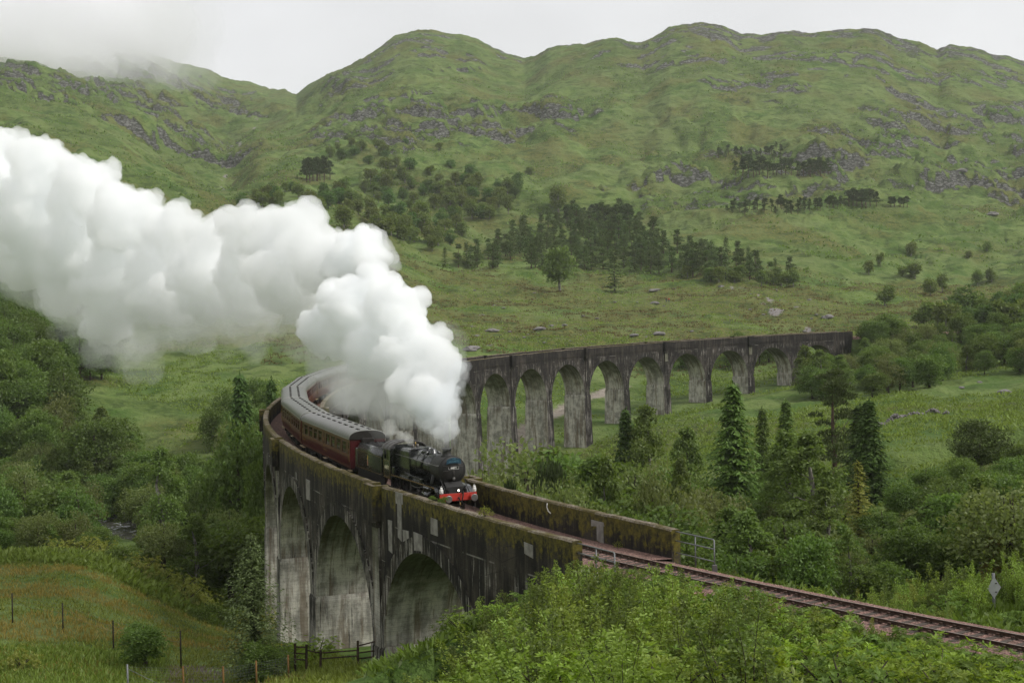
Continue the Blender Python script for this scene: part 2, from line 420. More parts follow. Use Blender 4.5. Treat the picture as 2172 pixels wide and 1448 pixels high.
def ground(x, y, full=False):
    x = np.asarray(x, float); y = np.asarray(y, float)
    z, D, X, rd = base_ground(x, y)
    # hummocks
    n1 = fbm(x / 160, y / 160, 3, 11); n2 = fbm(x / 46, y / 46, 4, 21); n3 = fbm(x / 11, y / 11, 3, 31)
    far = sstep(480, 900, D); ridge = 1 - 0.94 * sstep(0.74, 0.96, D / rd)
    calm = 1 - 0.85 * np.exp(-((X - ray(606, 200)[0]) / 0.017) ** 2)
    z = z + far * ridge * calm * (10.0 * n1 + 6.0 * n2)
    z = z + sstep(0.8, 0.97, D / rd) * 2.6 * fbm(x / 26, y / 26, 4, 23)
    z = z + sstep(150, 330, D) * (1 - far) * (1.6 * n2)
    z = z + sstep(60, 130, D) * (0.28 * n3 + 0.5 * far * n3)
    # benches and terracettes that follow the contours
    bm_ = sstep(-0.25, 0.35, fbm(x / 120 + 5, y / 120, 3, 43)) * far * ridge
    q = z / 9.0 + 0.9 * n2 + 0.25 * n3; fr = q - np.floor(q); z = z + bm_ * 3.0 * (sstep(0.0, 0.40, fr) - fr)
    q = z / 3.4 + 1.2 * n2 + 0.5 * n3; fr = q - np.floor(q); z = z + bm_ * 1.1 * (sstep(0.0, 0.45, fr) - fr)
    z = z + far * ridge * 1.1 * fbm(x / 13, y / 9, 3, 45)
    mo = sstep(415, 440, D) * (1 - sstep(680, 760, D)); z = z + mo * (0.9 * fbm(x / 9, y / 7, 3, 46))
    z = z + sstep(170, 240, D) * (1 - sstep(440, 520, D)) * (0.45 * fbm(x / 7, y / 6, 3, 47))
    # gullies running slantwise down the far hills
    g = np.abs(noise2(X * 15 + 0.55 * n1 + 0.4 * np.log(D), np.log(D) * 3.0, 41))
    z = z - far * ridge * 4.0 * (1 - sstep(0.0, 0.30, g)) * sstep(800, 1200, D)
    # crags: knolls with broken rocky faces, longer across the slope than up it
    cm = calm * sstep(0.0, 0.5, fbm(x / 260, D / 200, 2, 51) * 0.9 + 0.50 * sstep(880, 1350, D) + 0.32 * sstep(0.0, 0.16, X) - 0.22) * sstep(800, 1120, D)
    def knoll(Dq):
        q1 = fbm(x / 74, Dq / 50 + x / 400, 4, 61, .58); q2 = fbm(x / 27, Dq / 18, 3, 71, .6)
        return sstep(0.02, 0.30, q1), sstep(-0.05, 0.40, q2)
    e1, e2 = knoll(D); f1, f2 = knoll(D + 6.0)
    z = z + cm * ridge * (8.0 * e1 + 3.2 * e2)
    br = fbm(x / 9, D / 6, 4, 75, .62)
    z = z + cm * ridge * 1.5 * sstep(-.1, .5, br) * np.clip((f1 - e1) * 3 + e1, 0, 1)
    rock = cm * np.clip((f1 - e1) * 3.6 + (f2 - e2) * (0.45 + 0.9 * e1) + 0.20 * e1 - 0.10, 0, 1)
    topr = sstep(0.90, 0.98, D / rd) * sstep(0.05, 0.1, X) * sstep(0.0, 0.5, fbm(x / 30, D / 30, 3, 77) + 0.15)
    rock = np.maximum(rock, 0.7 * topr)
    # viaduct ground, track bed, river
    s, off = line_coords(x, y)
    gz = np.interp(s, GZ[:, 0], GZ[:, 1])
    on = (s > -18) & (s < 366)
    w = np.where(on, 1 - sstep(5.0, 24.0, np.abs(off)), 0.0)
    z = z * (1 - w) + gz * w
    bed = zline(np.clip(s, -90, 460)) - vrail(np.clip(s, -90, 460)) - 0.95
    wt = np.where((s < -17.0) & (s > -95), 1 - sstep(3.4, 7.0, np.abs(off)), 0.0)
    wt = np.maximum(wt, np.where((s > 361) & (s < 470), 1 - sstep(3.6, 12.0, np.abs(off)), 0.0))
    z = z * (1 - wt) + bed * wt
    dr, _ = seg_dist(x, y, RIVER)
    wr = 1 - sstep(3.0, 11.0, dr)
    z = z * (1 - wr) + np.minimum(z, -27.0 + 0.4 * n3) * wr
    if full: return z, D, X, rd, rock, n1, n2, n3, s, off, dr
    return z

def g1(x, y): return float(ground(np.array([x]), np.array([y]))[0])

# azimuth and depth rows, dense where the photograph looks
fa = 0.385
az = np.concatenate([np.linspace(-PI, -1.2, 24), np.linspace(-1.15, -fa - 0.02, 34), np.linspace(-fa, fa, 760), np.linspace(fa + 0.02, 1.15, 34), np.linspace(1.2, PI, 24)[:-1]])
az = np.unique(az)
rows = np.concatenate([np.linspace(0.3, 58, 30), np.arange(60, 180, 1.2), np.arange(180, 450, 2.6), np.arange(450, 900, 4.6), np.arange(900, 1900, 4.3), np.arange(1900, 2600, 13), np.array([2650, 2800, 3000, 3300, 3700, 4200, 4800, 5600, 6600, 7600])])
A, RR = np.meshgrid(az, rows)
azc = np.clip(A, -0.62, 0.62)
RRr = RR / np.cos(azc)
tx = RRr * np.sin(A); ty = RRr * np.cos(A)
tz, tD, tX, trd, trock, tn1, tn2, tn3, ts, toff, tdr = ground(tx.ravel(), ty.ravel(), True)
nr, na = A.shape
V = np.stack([tx.ravel(), ty.ravel(), tz], 1)
ii = np.arange(nr * na).reshape(nr, na)
nxt = np.roll(ii, -1, 1)
Q = np.stack([ii[:-1], nxt[:-1], nxt[1:], ii[1:]], -1).reshape(-1, 4)[:, ::-1]

# land cover painted from what grows where
heath = sstep(-0.25, 0.45, fbm(tx.ravel() / 60, ty.ravel() / 45, 4, 81) + 0.55 * sstep(430, 470, tD) * (1 - sstep(640, 740, tD)) * sstep(-0.12, -0.03, tX) - 0.5 * (1 - sstep(170, 230, tD)) + 0.12 * sstep(430, 470, tD) * (1 - sstep(640, 740, tD)) - 0.28 * sstep(180, 330, tD) * (1 - sstep(430, 470, tD)) - 0.15)
heath = np.clip(heath, 0, 1)
rush = (1 - sstep(150, 175, tD)) * sstep(85, 100, tD) * 0.8 * sstep(0.05, 0.6, fbm(tx.ravel() / 26, ty.ravel() / 10, 4, 83) + 0.02)
brack = sstep(0.1, 0.5, fbm(tx.ravel() / 70 + 9, ty.ravel() / 70, 4, 85) + 0.15 * sstep(700, 1000, tD) - 0.05) * sstep(230, 300, tD)
PATH = np.array([at(1325, 842, 404)[:2], at(1290, 850, 396)[:2], at(1258, 862, 386)[:2], at(1205, 882, 366)[:2], at(1165, 897, 352)[:2], at(1110, 915, 338)[:2], at(1040, 950, 312)[:2]])
dp, _ = seg_dist(tx.ravel(), ty.ravel(), PATH)
path = 1 - sstep(1.5, 2.6, dp + 0.6 * tn3)
FOOT = np.array([at(1560, 606, 640)[:2], at(1600, 622, 612)[:2], at(1640, 655, 560)[:2], at(1668, 672, 530)[:2], at(1725, 696, 500)[:2]])
df, _ = seg_dist(tx.ravel(), ty.ravel(), FOOT)
foot = 0.9 * (1 - sstep(1.0, 6.0, df)) * sstep(-0.05, 0.35, fbm(tx.ravel() / 9, ty.ravel() / 16, 3, 88) + 0.05)
STREAM = np.array([at(468, 425, 1080)[:2], at(472, 400, 1180)[:2], at(500, 350, 1300)[:2], at(530, 300, 1480)[:2], at(545, 268, 1620)[:2]])
ds, _ = seg_dist(tx.ravel(), ty.ravel(), STREAM)
strm = 0.8 * (1 - sstep(1.0, 4.5, ds)) * sstep(0.0, 0.35, fbm(tx.ravel() / 14, ty.ravel() / 14, 2, 89))
mud = (1 - sstep(2.0, 5.0, np.hypot(tx.ravel() - at(385, 1400, 97)[0], (ty.ravel() - 97.5) * 0.8) + 1.2 * tn3)) + (1 - sstep(0.4, 1.4, np.abs(ty.ravel() - 93.2 - 0.09 * tx.ravel()) + 0.8 * tn3)) * (tX < -0.24) * 0.9
ter = mesh_np('terrain', V, Q, smooth=True)
def vattr(me, name, arr):
    a = me.attributes.new(name, 'FLOAT', 'POINT'); arr = np.asarray(arr).astype(np.float32); a.data.foreach_set('value', arr)
vattr(ter, 'heath', heath); vattr(ter, 'rock', trock); vattr(ter, 'rush', np.clip(rush, 0, 1)); vattr(ter, 'brack', np.clip(brack, 0, 1))
vattr(ter, 'bare', np.clip(path + 0.0 * foot, 0, 1)); vattr(ter, 'stone', np.clip(foot + strm, 0, 1)); vattr(ter, 'mud', np.clip(mud, 0, 1))
vattr(ter, 'dist', tD)

def terrain_material():
    n = NT('hill_ground'); c = n.coord('Object')
    big = n.noise(c, 0.012, 5, 0.6); mid = n.noise(c, 0.07, 6, 0.62); fine = n.noise(c, 0.6, 5, 0.65); tiny = n.noise(c, 3.2, 3, 0.6)
    grass = n.mix(n.ramp(mid, 0.36, 0.64), (0.056, 0.108, 0.019), (0.140, 0.192, 0.054))
    grass = n.mix(n.math('MULTIPLY', n.ramp(big, 0.42, 0.66), 0.65), grass, (0.126, 0.154, 0.052))
    brk = n.mix(n.ramp(fine, 0.35, 0.65), (0.040, 0.072, 0.015), (0.098, 0.140, 0.032))
    hth = n.mix(n.ramp(fine, 0.36, 0.62), (0.062, 0.056, 0.022), (0.134, 0.138, 0.036))
    rus = n.mix(n.ramp(fine, 0.38, 0.66), (0.150, 0.122, 0.040), (0.140, 0.158, 0.040))
    col = n.mix(n.math('MULTIPLY', n.attr('brack'), n.ramp(mid, 0.3, 0.6)), grass, brk)
    col = n.mix(n.math('MULTIPLY', n.attr('heath'), n.ramp(fine, 0.25, 0.6)), col, hth)
    col = n.mix(n.math('MULTIPLY', n.attr('rush'), n.ramp(fine, 0.25, 0.6)), col, rus)
    terr = n.noise(n.coord('Object', (0.055, 0.05, 0.20)), 1.0, 6, 0.70, 0.5)
    terr2 = n.noise(n.coord('Object', (0.13, 0.11, 0.38)), 1.0, 5, 0.70, 0.4)
    sl = n.math('MULTIPLY', n.ramp(n.math('ADD', n.math('MULTIPLY', terr, 0.55), n.math('MULTIPLY', terr2, 0.45)), 0.515, 0.585), n.ramp(n.attr('dist'), 150, 400, 0.15, 0.75))
    col = n.mix(sl, col, (0.036, 0.060, 0.014))  # dark contour streaks: tussock and terracette shading painted into the ground colour
    hi = n.math('MULTIPLY', n.ramp(terr, 0.47, 0.39), 0.38); col = n.mix(hi, col, (0.152, 0.192, 0.070))
    col = n.mix(n.math('MULTIPLY', n.ramp(tiny, 0.45, 0.75), 0.30), col, (0.060, 0.072, 0.024))
    cr = n.coord('Object', (1, 1, 2.2))
    rk = n.noise(cr, 0.26, 7, 0.75); vr = n.vor(n.coord('Object', (1, 1, 2.6)), 0.17, 'DISTANCE_TO_EDGE')
    rcol = n.mix(n.ramp(rk, 0.36, 0.66), (0.048, 0.048, 0.042), (0.27, 0.268, 0.250))
    rcol = n.mix(n.math('MULTIPLY', n.ramp(vr, 0.0, 0.16, 1.0, 0.0), 0.75), rcol, (0.030, 0.032, 0.022))
    rfac = n.ramp(n.math('ADD', n.attr('rock'), n.math('MULTIPLY', n.math('SUBTRACT', rk, 0.5), 1.5)), 0.42, 0.72)
    col = n.mix(rfac, col, rcol)
    sfac = n.ramp(n.math('ADD', n.attr('stone'), n.math('MULTIPLY', n.math('SUBTRACT', fine, 0.5), 1.4)), 0.45, 0.7)
    col = n.mix(sfac, col, n.mix(n.ramp(tiny, 0.3, 0.7), (0.14, 0.125, 0.12), (0.30, 0.275, 0.265)))
    col = n.mix(n.attr('bare'), col, n.mix(n.ramp(fine, 0.3, 0.7), (0.20, 0.17, 0.14), (0.30, 0.265, 0.22)))
    col = n.mix(n.ramp(n.math('ADD', n.attr('mud'), n.math('MULTIPLY', n.math('SUBTRACT', fine, 0.5), 1.2)), 0.4, 0.7), col, (0.13, 0.105, 0.085))
    h = n.math('ADD', n.math('MULTIPLY', fine, 1.0), n.math('MULTIPLY', tiny, 0.25))
    h2 = n.math('ADD', h, n.math('MULTIPLY', n.math('MULTIPLY', rk, rfac), 5.0))
    h3 = n.math('ADD', n.math('ADD', h2, n.math('MULTIPLY', mid, 4.0)), n.math('MULTIPLY', terr2, 1.6))
    return n.pbr(col, 0.95, 0, n.bump(h3, 0.9, 0.9), 0.1)
ter.materials.append(terrain_material())
tag(link('terrain', ter), 'green hillsides and valley floor around the viaduct', None, None, 'structure')

# ------------------------------------------------------------------ concrete viaduct
def concrete(name, dark, light, moss, mode):
    """uv = (metres along the line, metres below the parapet top)"""
    n = NT(name)
    uv = n.coord('UV'); sx = n.n('ShaderNodeSeparateXYZ'); n.l(uv, sx.inputs[0])
    u, v = sx.outputs[0], sx.outputs[1]
    ob = n.coord('Object')
    streak = n.noise(n.coord('UV', (1.0, 0.10, 1)), 1.6, 6, 0.68, 0.15)
    streak2 = n.noise(n.coord('UV', (1.0, 0.05, 1)), 4.2, 5, 0.7, 0.1)
    blot = n.noise(ob, 0.35, 5, 0.62); fine = n.noise(ob, 2.6, 5, 0.7); grit = n.noise(ob, 14, 3, 0.6)
    board = n.n('ShaderNodeTexWave'); board.bands_direction = 'Y'; board.wave_profile = 'SAW'
    n.l(n.coord('UV', (0.02, 1, 1)), board.inputs[0]); board.inputs['Scale'].default_value = 1.05; board.inputs['Distortion'].default_value = 0.6
    board.inputs['Detail'].default_value = 3; board.inputs['Detail Scale'].default_value = 1.5
    bd = board.outputs['Fac']
    t = n.math('ADD', n.math('MULTIPLY', streak, 0.6), n.math('MULTIPLY', blot, 0.4))
    if mode in ('face', 'inner'):
        base = n.mix(n.ramp(t, 0.44, 0.60), tuple(x * 0.7 for x in dark), (dark[0] * 3.2, dark[1] * 3.0, dark[2] * 2.7))
        wash = n.ramp(v, 5.0, 19.0, 0.0, 0.22 if mode == 'face' else 0.04, False)
        lf = n.ramp(n.math('ADD', streak2, n.math('ADD', wash, n.math('MULTIPLY', n.math('SUBTRACT', blot, 0.5), 0.30))), 0.57, 0.66)
        lf = n.math('MULTIPLY', lf, n.ramp(v, 2.1, 3.2))
        base = n.mix(n.math('MULTIPLY', lf, 0.85), base, light)
        fr = n.math('FRACT', n.math('MULTIPLY', n.math('ADD', v, n.math('MULTIPLY', n.math('SUBTRACT', blot, 0.5), 0.12)), 0.62))
        pour = n.math('MULTIPLY', n.ramp(fr, 0.0, 0.05, 1.0, 0.0), n.ramp(n.noise(n.coord('UV', (1, 0.6, 1)), 0.55, 6, 0.75), 0.53, 0.62))
        drip = n.math('MULTIPLY', n.ramp(fr, 0.0, 0.55, 1.0, 0.0), n.ramp(n.noise(n.coord('UV', (1, 0.07, 1)), 2.4, 5, 0.75), 0.61, 0.68))
        lime = n.math('MULTIPLY', n.math('MAXIMUM', pour, n.math('MULTIPLY', drip, 0.8)), n.ramp(v, 2.0, 2.6))
        base = n.mix(n.math('MULTIPLY', lime, 0.7), base, light)
        crack = n.ramp(n.vor(n.coord('UV', (0.35, 0.8, 1)), 1.1, 'DISTANCE_TO_EDGE'), 0.0, 0.02, 1.0, 0.0)
        base = n.mix(n.math('MULTIPLY', crack, n.math('MULTIPLY', n.ramp(blot, 0.45, 0.6), 0.7)), base, (0.008, 0.007, 0.006))
        joint = n.ramp(n.math('ABSOLUTE', n.math('SUBTRACT', v, 2.35)), 0.0, 0.07, 1.0, 0.0)
        base = n.mix(n.math('MULTIPLY', n.math('MULTIPLY', joint, n.ramp(n.noise(n.coord('UV', (1, 0.3, 1)), 0.35, 5, 0.7), 0.50, 0.60)), 0.75), base, light)
    else:
        st3 = n.noise(n.coord('UV', (1.0, 0.045, 1)), 2.6, 6, 0.75, 0.1); st4 = n.noise(n.coord('UV', (1.0, 0.09, 1)), 0.9, 6, 0.7, 0.2)
        base = n.mix(n.ramp(n.math('ADD', n.math('MULTIPLY', t, 0.6), n.math('MULTIPLY', n.noise(ob, 0.8, 6, 0.65), 0.4)), 0.42, 0.58), tuple(x * 0.42 for x in light), light)
        base = n.mix(n.math('MULTIPLY', n.ramp(st4, 0.50, 0.60), 0.70), base, (0.145, 0.105, 0.066))
        base = n.mix(n.math('MULTIPLY', n.ramp(fine, 0.55, 0.68), 0.35), base, (0.075, 0.066, 0.055))
        base = n.mix(n.math('MULTIPLY', n.math('MULTIPLY', n.ramp(st3, 0.565, 0.63), n.ramp(blot, 0.42, 0.60, 0.15, 1.0)), 0.85), base, (0.60, 0.575, 0.51))
        base = n.mix(n.math('MULTIPLY', n.math('MULTIPLY', n.ramp(st3, 0.43, 0.37), n.ramp(blot, 0.58, 0.42, 0.2, 1.0)), 0.85), base, (0.032, 0.028, 0.022))
        crown_tone = n.math('MULTIPLY', n.ramp(n.math('ADD', v, n.math('MULTIPLY', n.math('SUBTRACT', blot, 0.5), 6.0)), 4.5, 8.5, 1.0, 0.0), 0.75)
        base = n.mix(crown_tone, base, (0.050, 0.054, 0.024))  # soffit blends to dark olive towards the crown, with a ragged lower edge
    base = n.mix(n.math('MULTIPLY', n.ramp(bd, 0.80, 0.98), 0.28), base, (0.02, 0.018, 0.016))
    base = n.mix(n.math('MULTIPLY', n.ramp(grit, 0.45, 0.72), 0.25), base, (0.03, 0.028, 0.024))
    if moss > 0:
        mf = n.math('ADD', n.math('MULTIPLY', streak, 0.55), n.math('MULTIPLY', fine, 0.45))
        near = n.math('SUBTRACT', 1.0, n.ramp(n.math('ADD', u, n.math('MULTIPLY', blot, 25.0)), 75.0, 150.0))
        mk = n.math('MULTIPLY', n.ramp(n.math('ADD', mf, n.ramp(v, 0.15, 3.0, 0.13 * moss, -0.24, False)), 0.50, 0.62), near)
        mcol = n.mix(n.ramp(fine, 0.35, 0.66), (0.042, 0.036, 0.012), (0.138, 0.116, 0.018))
        base = n.mix(n.math('MULTIPLY', mk, 0.88), base, mcol)
    hgt = n.math('ADD', n.math('MULTIPLY', bd, 0.5), n.math('ADD', n.math('MULTIPLY', fine, 1.0), n.math('MULTIPLY', grit, 0.5)))
    return n.pbr(base, 0.92, 0, n.bump(hgt, 0.7, 0.05), 0.2)

def top_concrete():
    n = NT('mossy_coping'); ob = n.coord('Object')
    a = n.noise(ob, 0.9, 5, 0.65); b = n.noise(ob, 6, 4, 0.7); big = n.noise(ob, 0.12, 3, 0.5)
    col = n.mix(n.ramp(b, 0.35, 0.68), (0.085, 0.068, 0.042), (0.25, 0.215, 0.17))
    col = n.mix(n.math('MULTIPLY', n.ramp(n.math('ADD', a, n.math('MULTIPLY', big, 0.6)), 0.72, 0.92), 0.85), col, (0.075, 0.062, 0.018))
    return n.pbr(col, 0.95, 0, n.bump(b, 1.0, 0.06), 0.1)

M_FACE = concrete('sooty_concrete', (0.020, 0.018, 0.0155), (0.36, 0.34, 0.30), 1.25, 'face')
M_FACEIN = concrete('sooty_mossy_concrete', (0.0165, 0.0145, 0.0135), (0.34, 0.32, 0.29), 1.45, 'inner')
M_SOFF = concrete('pale_shuttered_concrete', (0.03, 0.03, 0.03), (0.60, 0.57, 0.50), 0.0, 'soffit')
M_TOP = top_concrete()
def patch_mat():
    n = NT('repair_mortar'); ob = n.coord('Object'); a = n.noise(ob, 2.0, 4)
    return n.pbr(n.mix(n.ramp(a, 0.3, 0.7), (0.17, 0.158, 0.142), (0.29, 0.272, 0.25)), 0.9, 0, n.bump(a, 0.3, 0.02), 0.2)
M_PATCH = patch_mat()
VM = [M_FACE, M_SOFF, M_TOP, M_FACEIN]

viaduct = empty('viaduct', P3(150, 0, 26), 'long curved concrete railway viaduct of round arches across the valley', 'viaduct')
def vpart(name, mb, label=None, parent=None):
    o = mb.build(name, VM, parent if parent is not None else viaduct)
    if parent is None: o.matrix_parent_inverse = Matrix.Translation(viaduct.location).inverted()
    if label: o['label'] = label
    return o
HALF = 7.62; VS = DC + HALF; VDECK = 1.68
def quad_sv(mb, off, s0, s1, v00, v01, v10, v11, mi, flip=False):
    p = [P3(s0, off, v00), P3(s1, off, v10), P3(s1, off, v11), P3(s0, off, v01)]
    uv = [(s0, v00), (s1, v10), (s1, v11), (s0, v01)]
    if flip: p = p[::-1]; uv = uv[::-1]
    mb.poly(p, uv, mi)
def intr(ds): return VS - math.sqrt(max(HALF * HALF - ds * ds, 0.0))
NA = 22
angs = [PI - PI * i / NA for i in range(NA + 1)]
for k in range(1, 22):
    s0 = (k - 1) * PITCHS
    mb = MB()
    xs = [HALF * math.cos(a) for a in angs]
    WB = WO if k <= 8 else WO - 1.6            # the far spans are slimmer under an oversailing parapet
    if WB < WO:
        vs_ = VDECK + .55
        for i in range(8):
            a, b = -PITCHS / 2 + PITCHS * i / 8, -PITCHS / 2 + PITCHS * (i + 1) / 8
            quad_sv(mb, WO, s0 + a, s0 + b, VDECK, vs_, VDECK, vs_, 0, True)
            mb.poly([P3(s0 + a, WB, vs_), P3(s0 + b, WB, vs_), P3(s0 + b, WO, vs_), P3(s0 + a, WO, vs_)][::-1], None, 0)
    for i in range(NA):
        a, b = xs[i], xs[i + 1]
        va, vb = intr(a), intr(b)
        quad_sv(mb, WB, s0 + a, s0 + b, VDECK, va, VDECK, vb, 0, True)
        quad_sv(mb, -WO, s0 + a, s0 + b, VDECK, va, VDECK, vb, 3)
        p = [P3(s0 + a, -WO, va), P3(s0 + a, WB, va), P3(s0 + b, WB, vb), P3(s0 + b, -WO, vb)]
        la, lb = va, vb
        mb.poly(p[::-1], [(-WO + s0, la), (WO + s0, la), (WO + s0, lb), (-WO + s0, lb)][::-1], 1, True)
    for sg in (-1, 1):      # the haunches over the piers
        e = PITCHS / 2
        lo, hi = (s0 - e, s0 - HALF) if sg < 0 else (s0 + HALF, s0 + e)
        quad_sv(mb, WB, lo, hi, VDECK, VS, VDECK, VS, 0, True)
        quad_sv(mb, -WO, lo, hi, VDECK, VS, VDECK, VS, 3)
    mb.poly([P3(s0 - PITCHS / 2, -WO, VDECK), P3(s0 - PITCHS / 2, WO, VDECK), P3(s0 + PITCHS / 2, WO, VDECK), P3(s0 + PITCHS / 2, -WO, VDECK)][::-1], None, 2)
    span = vpart('arch', mb)
    for side in (1, -1):    # the raised ring round the arch
        mr = MB(); off = side * ((WB if side > 0 else WO) + 0.11)
        rt_ = 1.0
        for i in range(NA):
            a0, a1 = angs[i], angs[i + 1]
            def pt(a, rad): return s0 + rad * math.cos(a), VS - rad * math.sin(a)
            i0, i1, o0, o1 = pt(a0, HALF), pt(a1, HALF), pt(a0, HALF + rt_), pt(a1, HALF + rt_)
            ps = [P3(o0[0], off, o0[1]), P3(o1[0], off, o1[1]), P3(i1[0], off, i1[1]), P3(i0[0], off, i0[1])]
            us = [(q_[0], q_[1] + 4.0) for q_ in (o0, o1, i1, i0)]
            if side > 0: ps, us = ps[::-1], us[::-1]
            mr.poly(ps, us, 0 if side > 0 else 3)
            wall = off - side * 0.13
            for q0, q1 in ((o0, o1), (i1, i0)):
                ps = [P3(q0[0], wall, q0[1]), P3(q1[0], wall, q1[1]), P3(q1[0], off, q1[1]), P3(q0[0], off, q0[1])]
                mr.poly(ps if side < 0 else ps[::-1], [q0, q1, q1, q0], 1 if q0 is i1 else 0)
        vpart('arch_ring', mr, None, span)

def pier(k):
    s0 = (k - 0.5) * PITCHS
    gs = float(np.interp(s0, GZ[:, 0], GZ[:, 1])); hgt = (zline(s0) - gs) + 3.0
    mb = MB(); hw = PITCHS / 2 - HALF + 0.16; ho = WO + 0.20
    if k % 2 == 1: hw += 0.10
    v0, v1 = VS, max(hgt, VS + 2)
    bt = (v1 - v0) / 45.0
    hp = ho if k <= 8 else ho - 1.6
    def ring(v, e, f): return [(s0 - hw - e, -ho - f, v), (s0 + hw + e, -ho - f, v), (s0 + hw + e, hp + f, v), (s0 - hw - e, hp + f, v)]
    lv = [ring(v0 - 0.35, -0.10, -0.14), ring(v0, 0, 0)]
    nseg = 4
    for i in range(1, nseg + 1): lv.append(ring(v0 + (v1 - v0) * i / nseg, bt * i / nseg, bt * i / nseg))
    for i in range(len(lv) - 1):
        for j in range(4):
            a, b = lv[i][j], lv[i][(j + 1) % 4]; c, d = lv[i + 1][(j + 1) % 4], lv[i + 1][j]
            mi = (3, 1, 0, 1)[j]
            along = 0 if mi != 1 else 1
            uv = [(q[0] if not along else s0 + q[1], q[2]) for q in (a, b, c, d)]
            mb.poly([P3(*q) for q in (a, b, c, d)], uv, mi)
    top = lv[0]
    mb.poly([P3(*q) for q in top[::-1]], None, 2)
    vpart('pier', mb)
for k in range(1, 21): pier(k)
# abutments
for lo, hi, dep in ((-17.3, -HALF, 13.0), (20 * PITCHS + HALF, 20 * PITCHS + HALF + 6.5, 14.0)):
    mb = MB(); n = 5
    for i in range(n):
        a = lo + (hi - lo) * i / n; b = lo + (hi - lo) * (i + 1) / n
        quad_sv(mb, WO + 0.0, a, b, VDECK, dep, VDECK, dep, 0, True); quad_sv(mb, -WO, a, b, VDECK, dep, VDECK, dep, 3)
    for s_, fl in ((lo, False), (hi, True)):
        p = [P3(s_, -WO, VDECK), P3(s_, WO, VDECK), P3(s_, WO, dep), P3(s_, -WO, dep)]
        uv = [(s_ - WO, VDECK), (s_ + WO, VDECK), (s_ + WO, dep), (s_ - WO, dep)]
        mb.poly(p if not fl else p[::-1], uv if not fl else uv[::-1], 1 if (s_ == hi) == (lo < 0) else 0)
    mb.poly([P3(lo, -WO, VDECK), P3(hi, -WO, VDECK), P3(hi, WO, VDECK), P3(lo, WO, VDECK)], None, 2)
    vpart('abutment', mb)

# parapets broken by refuges over every second pier
PT = 0.56
def parapet(side, s0, s1):
    mb = MB(); n = max(2, int((s1 - s0) / 1.1)); o1 = side * WO; o0 = side * (WO - PT)
    outm, inm = (0, 3) if side > 0 else (3, 3)
    rs = random.Random(int(s0 * 10) + side)
    jit = [rs.uniform(-0.035, 0.03) for _ in range(n + 1)]
    je = [rs.uniform(-0.025, 0.025) for _ in range(n + 1)]
    for i in range(n):
        a = s0 + (s1 - s0) * i / n; b = s0 + (s1 - s0) * (i + 1) / n
        ta, tb = jit[i], jit[i + 1]
        B = 0.09
        prof = lambda s_, t, j: [(s_, o1, VDECK), (s_, o1 - side * j * 0.3, t + B), (s_, o1 - side * (B + j), t), (s_, o0 + side * (B + j), t), (s_, o0, t + B), (s_, o0, VDECK)]
        pa, pb = prof(a, ta, je[i]), prof(b, tb, je[i + 1])
        ms = (outm, 2, 2, 2, inm)
        for q in range(5):
            ps = [P3(*pa[q]), P3(*pb[q]), P3(*pb[q + 1]), P3(*pa[q + 1])]
            us = [(pa[q][0], pa[q][2]), (pb[q][0], pb[q][2]), (pb[q + 1][0], pb[q + 1][2]), (pa[q + 1][0], pa[q + 1][2])]
            if side > 0: ps, us = ps[::-1], us[::-1]
            mb.poly(ps, us, ms[q], False)
    for s_, fl in ((s0, side > 0), (s1, side < 0)):
        p = [(s_, o1, 0.0), (s_, o0, 0.0), (s_, o0, VDECK), (s_, o1, VDECK)]
        if s_ == s0: p = [(s_, o1 - side * .09, jit[0]), (s_, o0 + side * .09, jit[0]), (s_, o0, jit[0] + .09), (s_, o0, VDECK), (s_, o1, VDECK), (s_, o1, jit[0] + .09)]
        if fl: p = p[::-1]
        mb.poly([P3(*q) for q in p], [(q[0] + q[1], q[2]) for q in p], inm)
    return vpart('parapet', mb)
RW = 0.95
ends = [-17.3] + [x for k in range(1, 21, 2) for x in ((k - 0.5) * PITCHS - RW, (k - 0.5) * PITCHS + RW)] + [20 * PITCHS + HALF + 6.5]
for side in (1, -1):
    for i in range(0, len(ends), 2): parapet(side, ends[i], ends[i + 1])
def refuge(side, sc_):
    mb = MB(); P = 0.62; T = 0.34
    oa, ob_ = side * (WO - PT + 0.02), side * (WO + P)
    def blk(s0, s1, off0, off1, v0, v1, mt=2):
        c = [(s0, off0), (s1, off0), (s1, off1), (s0, off1)]
        for i in range(4):
            a, b = c[i], c[(i + 1) % 4]
            ps = [P3(a[0], a[1], v0), P3(b[0], b[1], v0), P3(b[0], b[1], v1), P3(a[0], a[1], v1)]
            uv = [(a[0] + a[1], v0), (b[0] + b[1], v0), (b[0] + b[1], v1), (a[0] + a[1], v1)]
            if (off1 - off0) < 0: ps, uv = ps[::-1], uv[::-1]
            mb.poly(ps, uv, 0 if side > 0 else 3)
        tp = [P3(q[0], q[1], v0) for q in c]; bt = [P3(q[0], q[1], v1) for q in c]
        mb.poly(tp if off1 > off0 else tp[::-1], None, mt); mb.poly(bt[::-1] if off1 > off0 else bt, None, 0)
    blk(sc_ - RW - 0.012, sc_ - RW + T, oa, ob_, -0.03, VDECK + 0.006)
    blk(sc_ + RW - T, sc_ + RW + 0.012, oa, ob_, -0.03, VDECK + 0.006)
    blk(sc_ - RW + T, sc_ + RW - T, side * (WO + P - T), ob_ - side * 0.004, -0.028, VDECK + 0.006)
    blk(sc_ - RW - 0.016, sc_ + RW + 0.016, side * (WO - 0.05), ob_ + side * 0.004, VDECK + 0.006, 2.35)
    blk(sc_ - RW + 0.16, sc_ + RW - 0.16, side * (WO - 0.05), side * (WO + P * 0.55), 2.35, 2.75)
    vpart('refuge', mb)
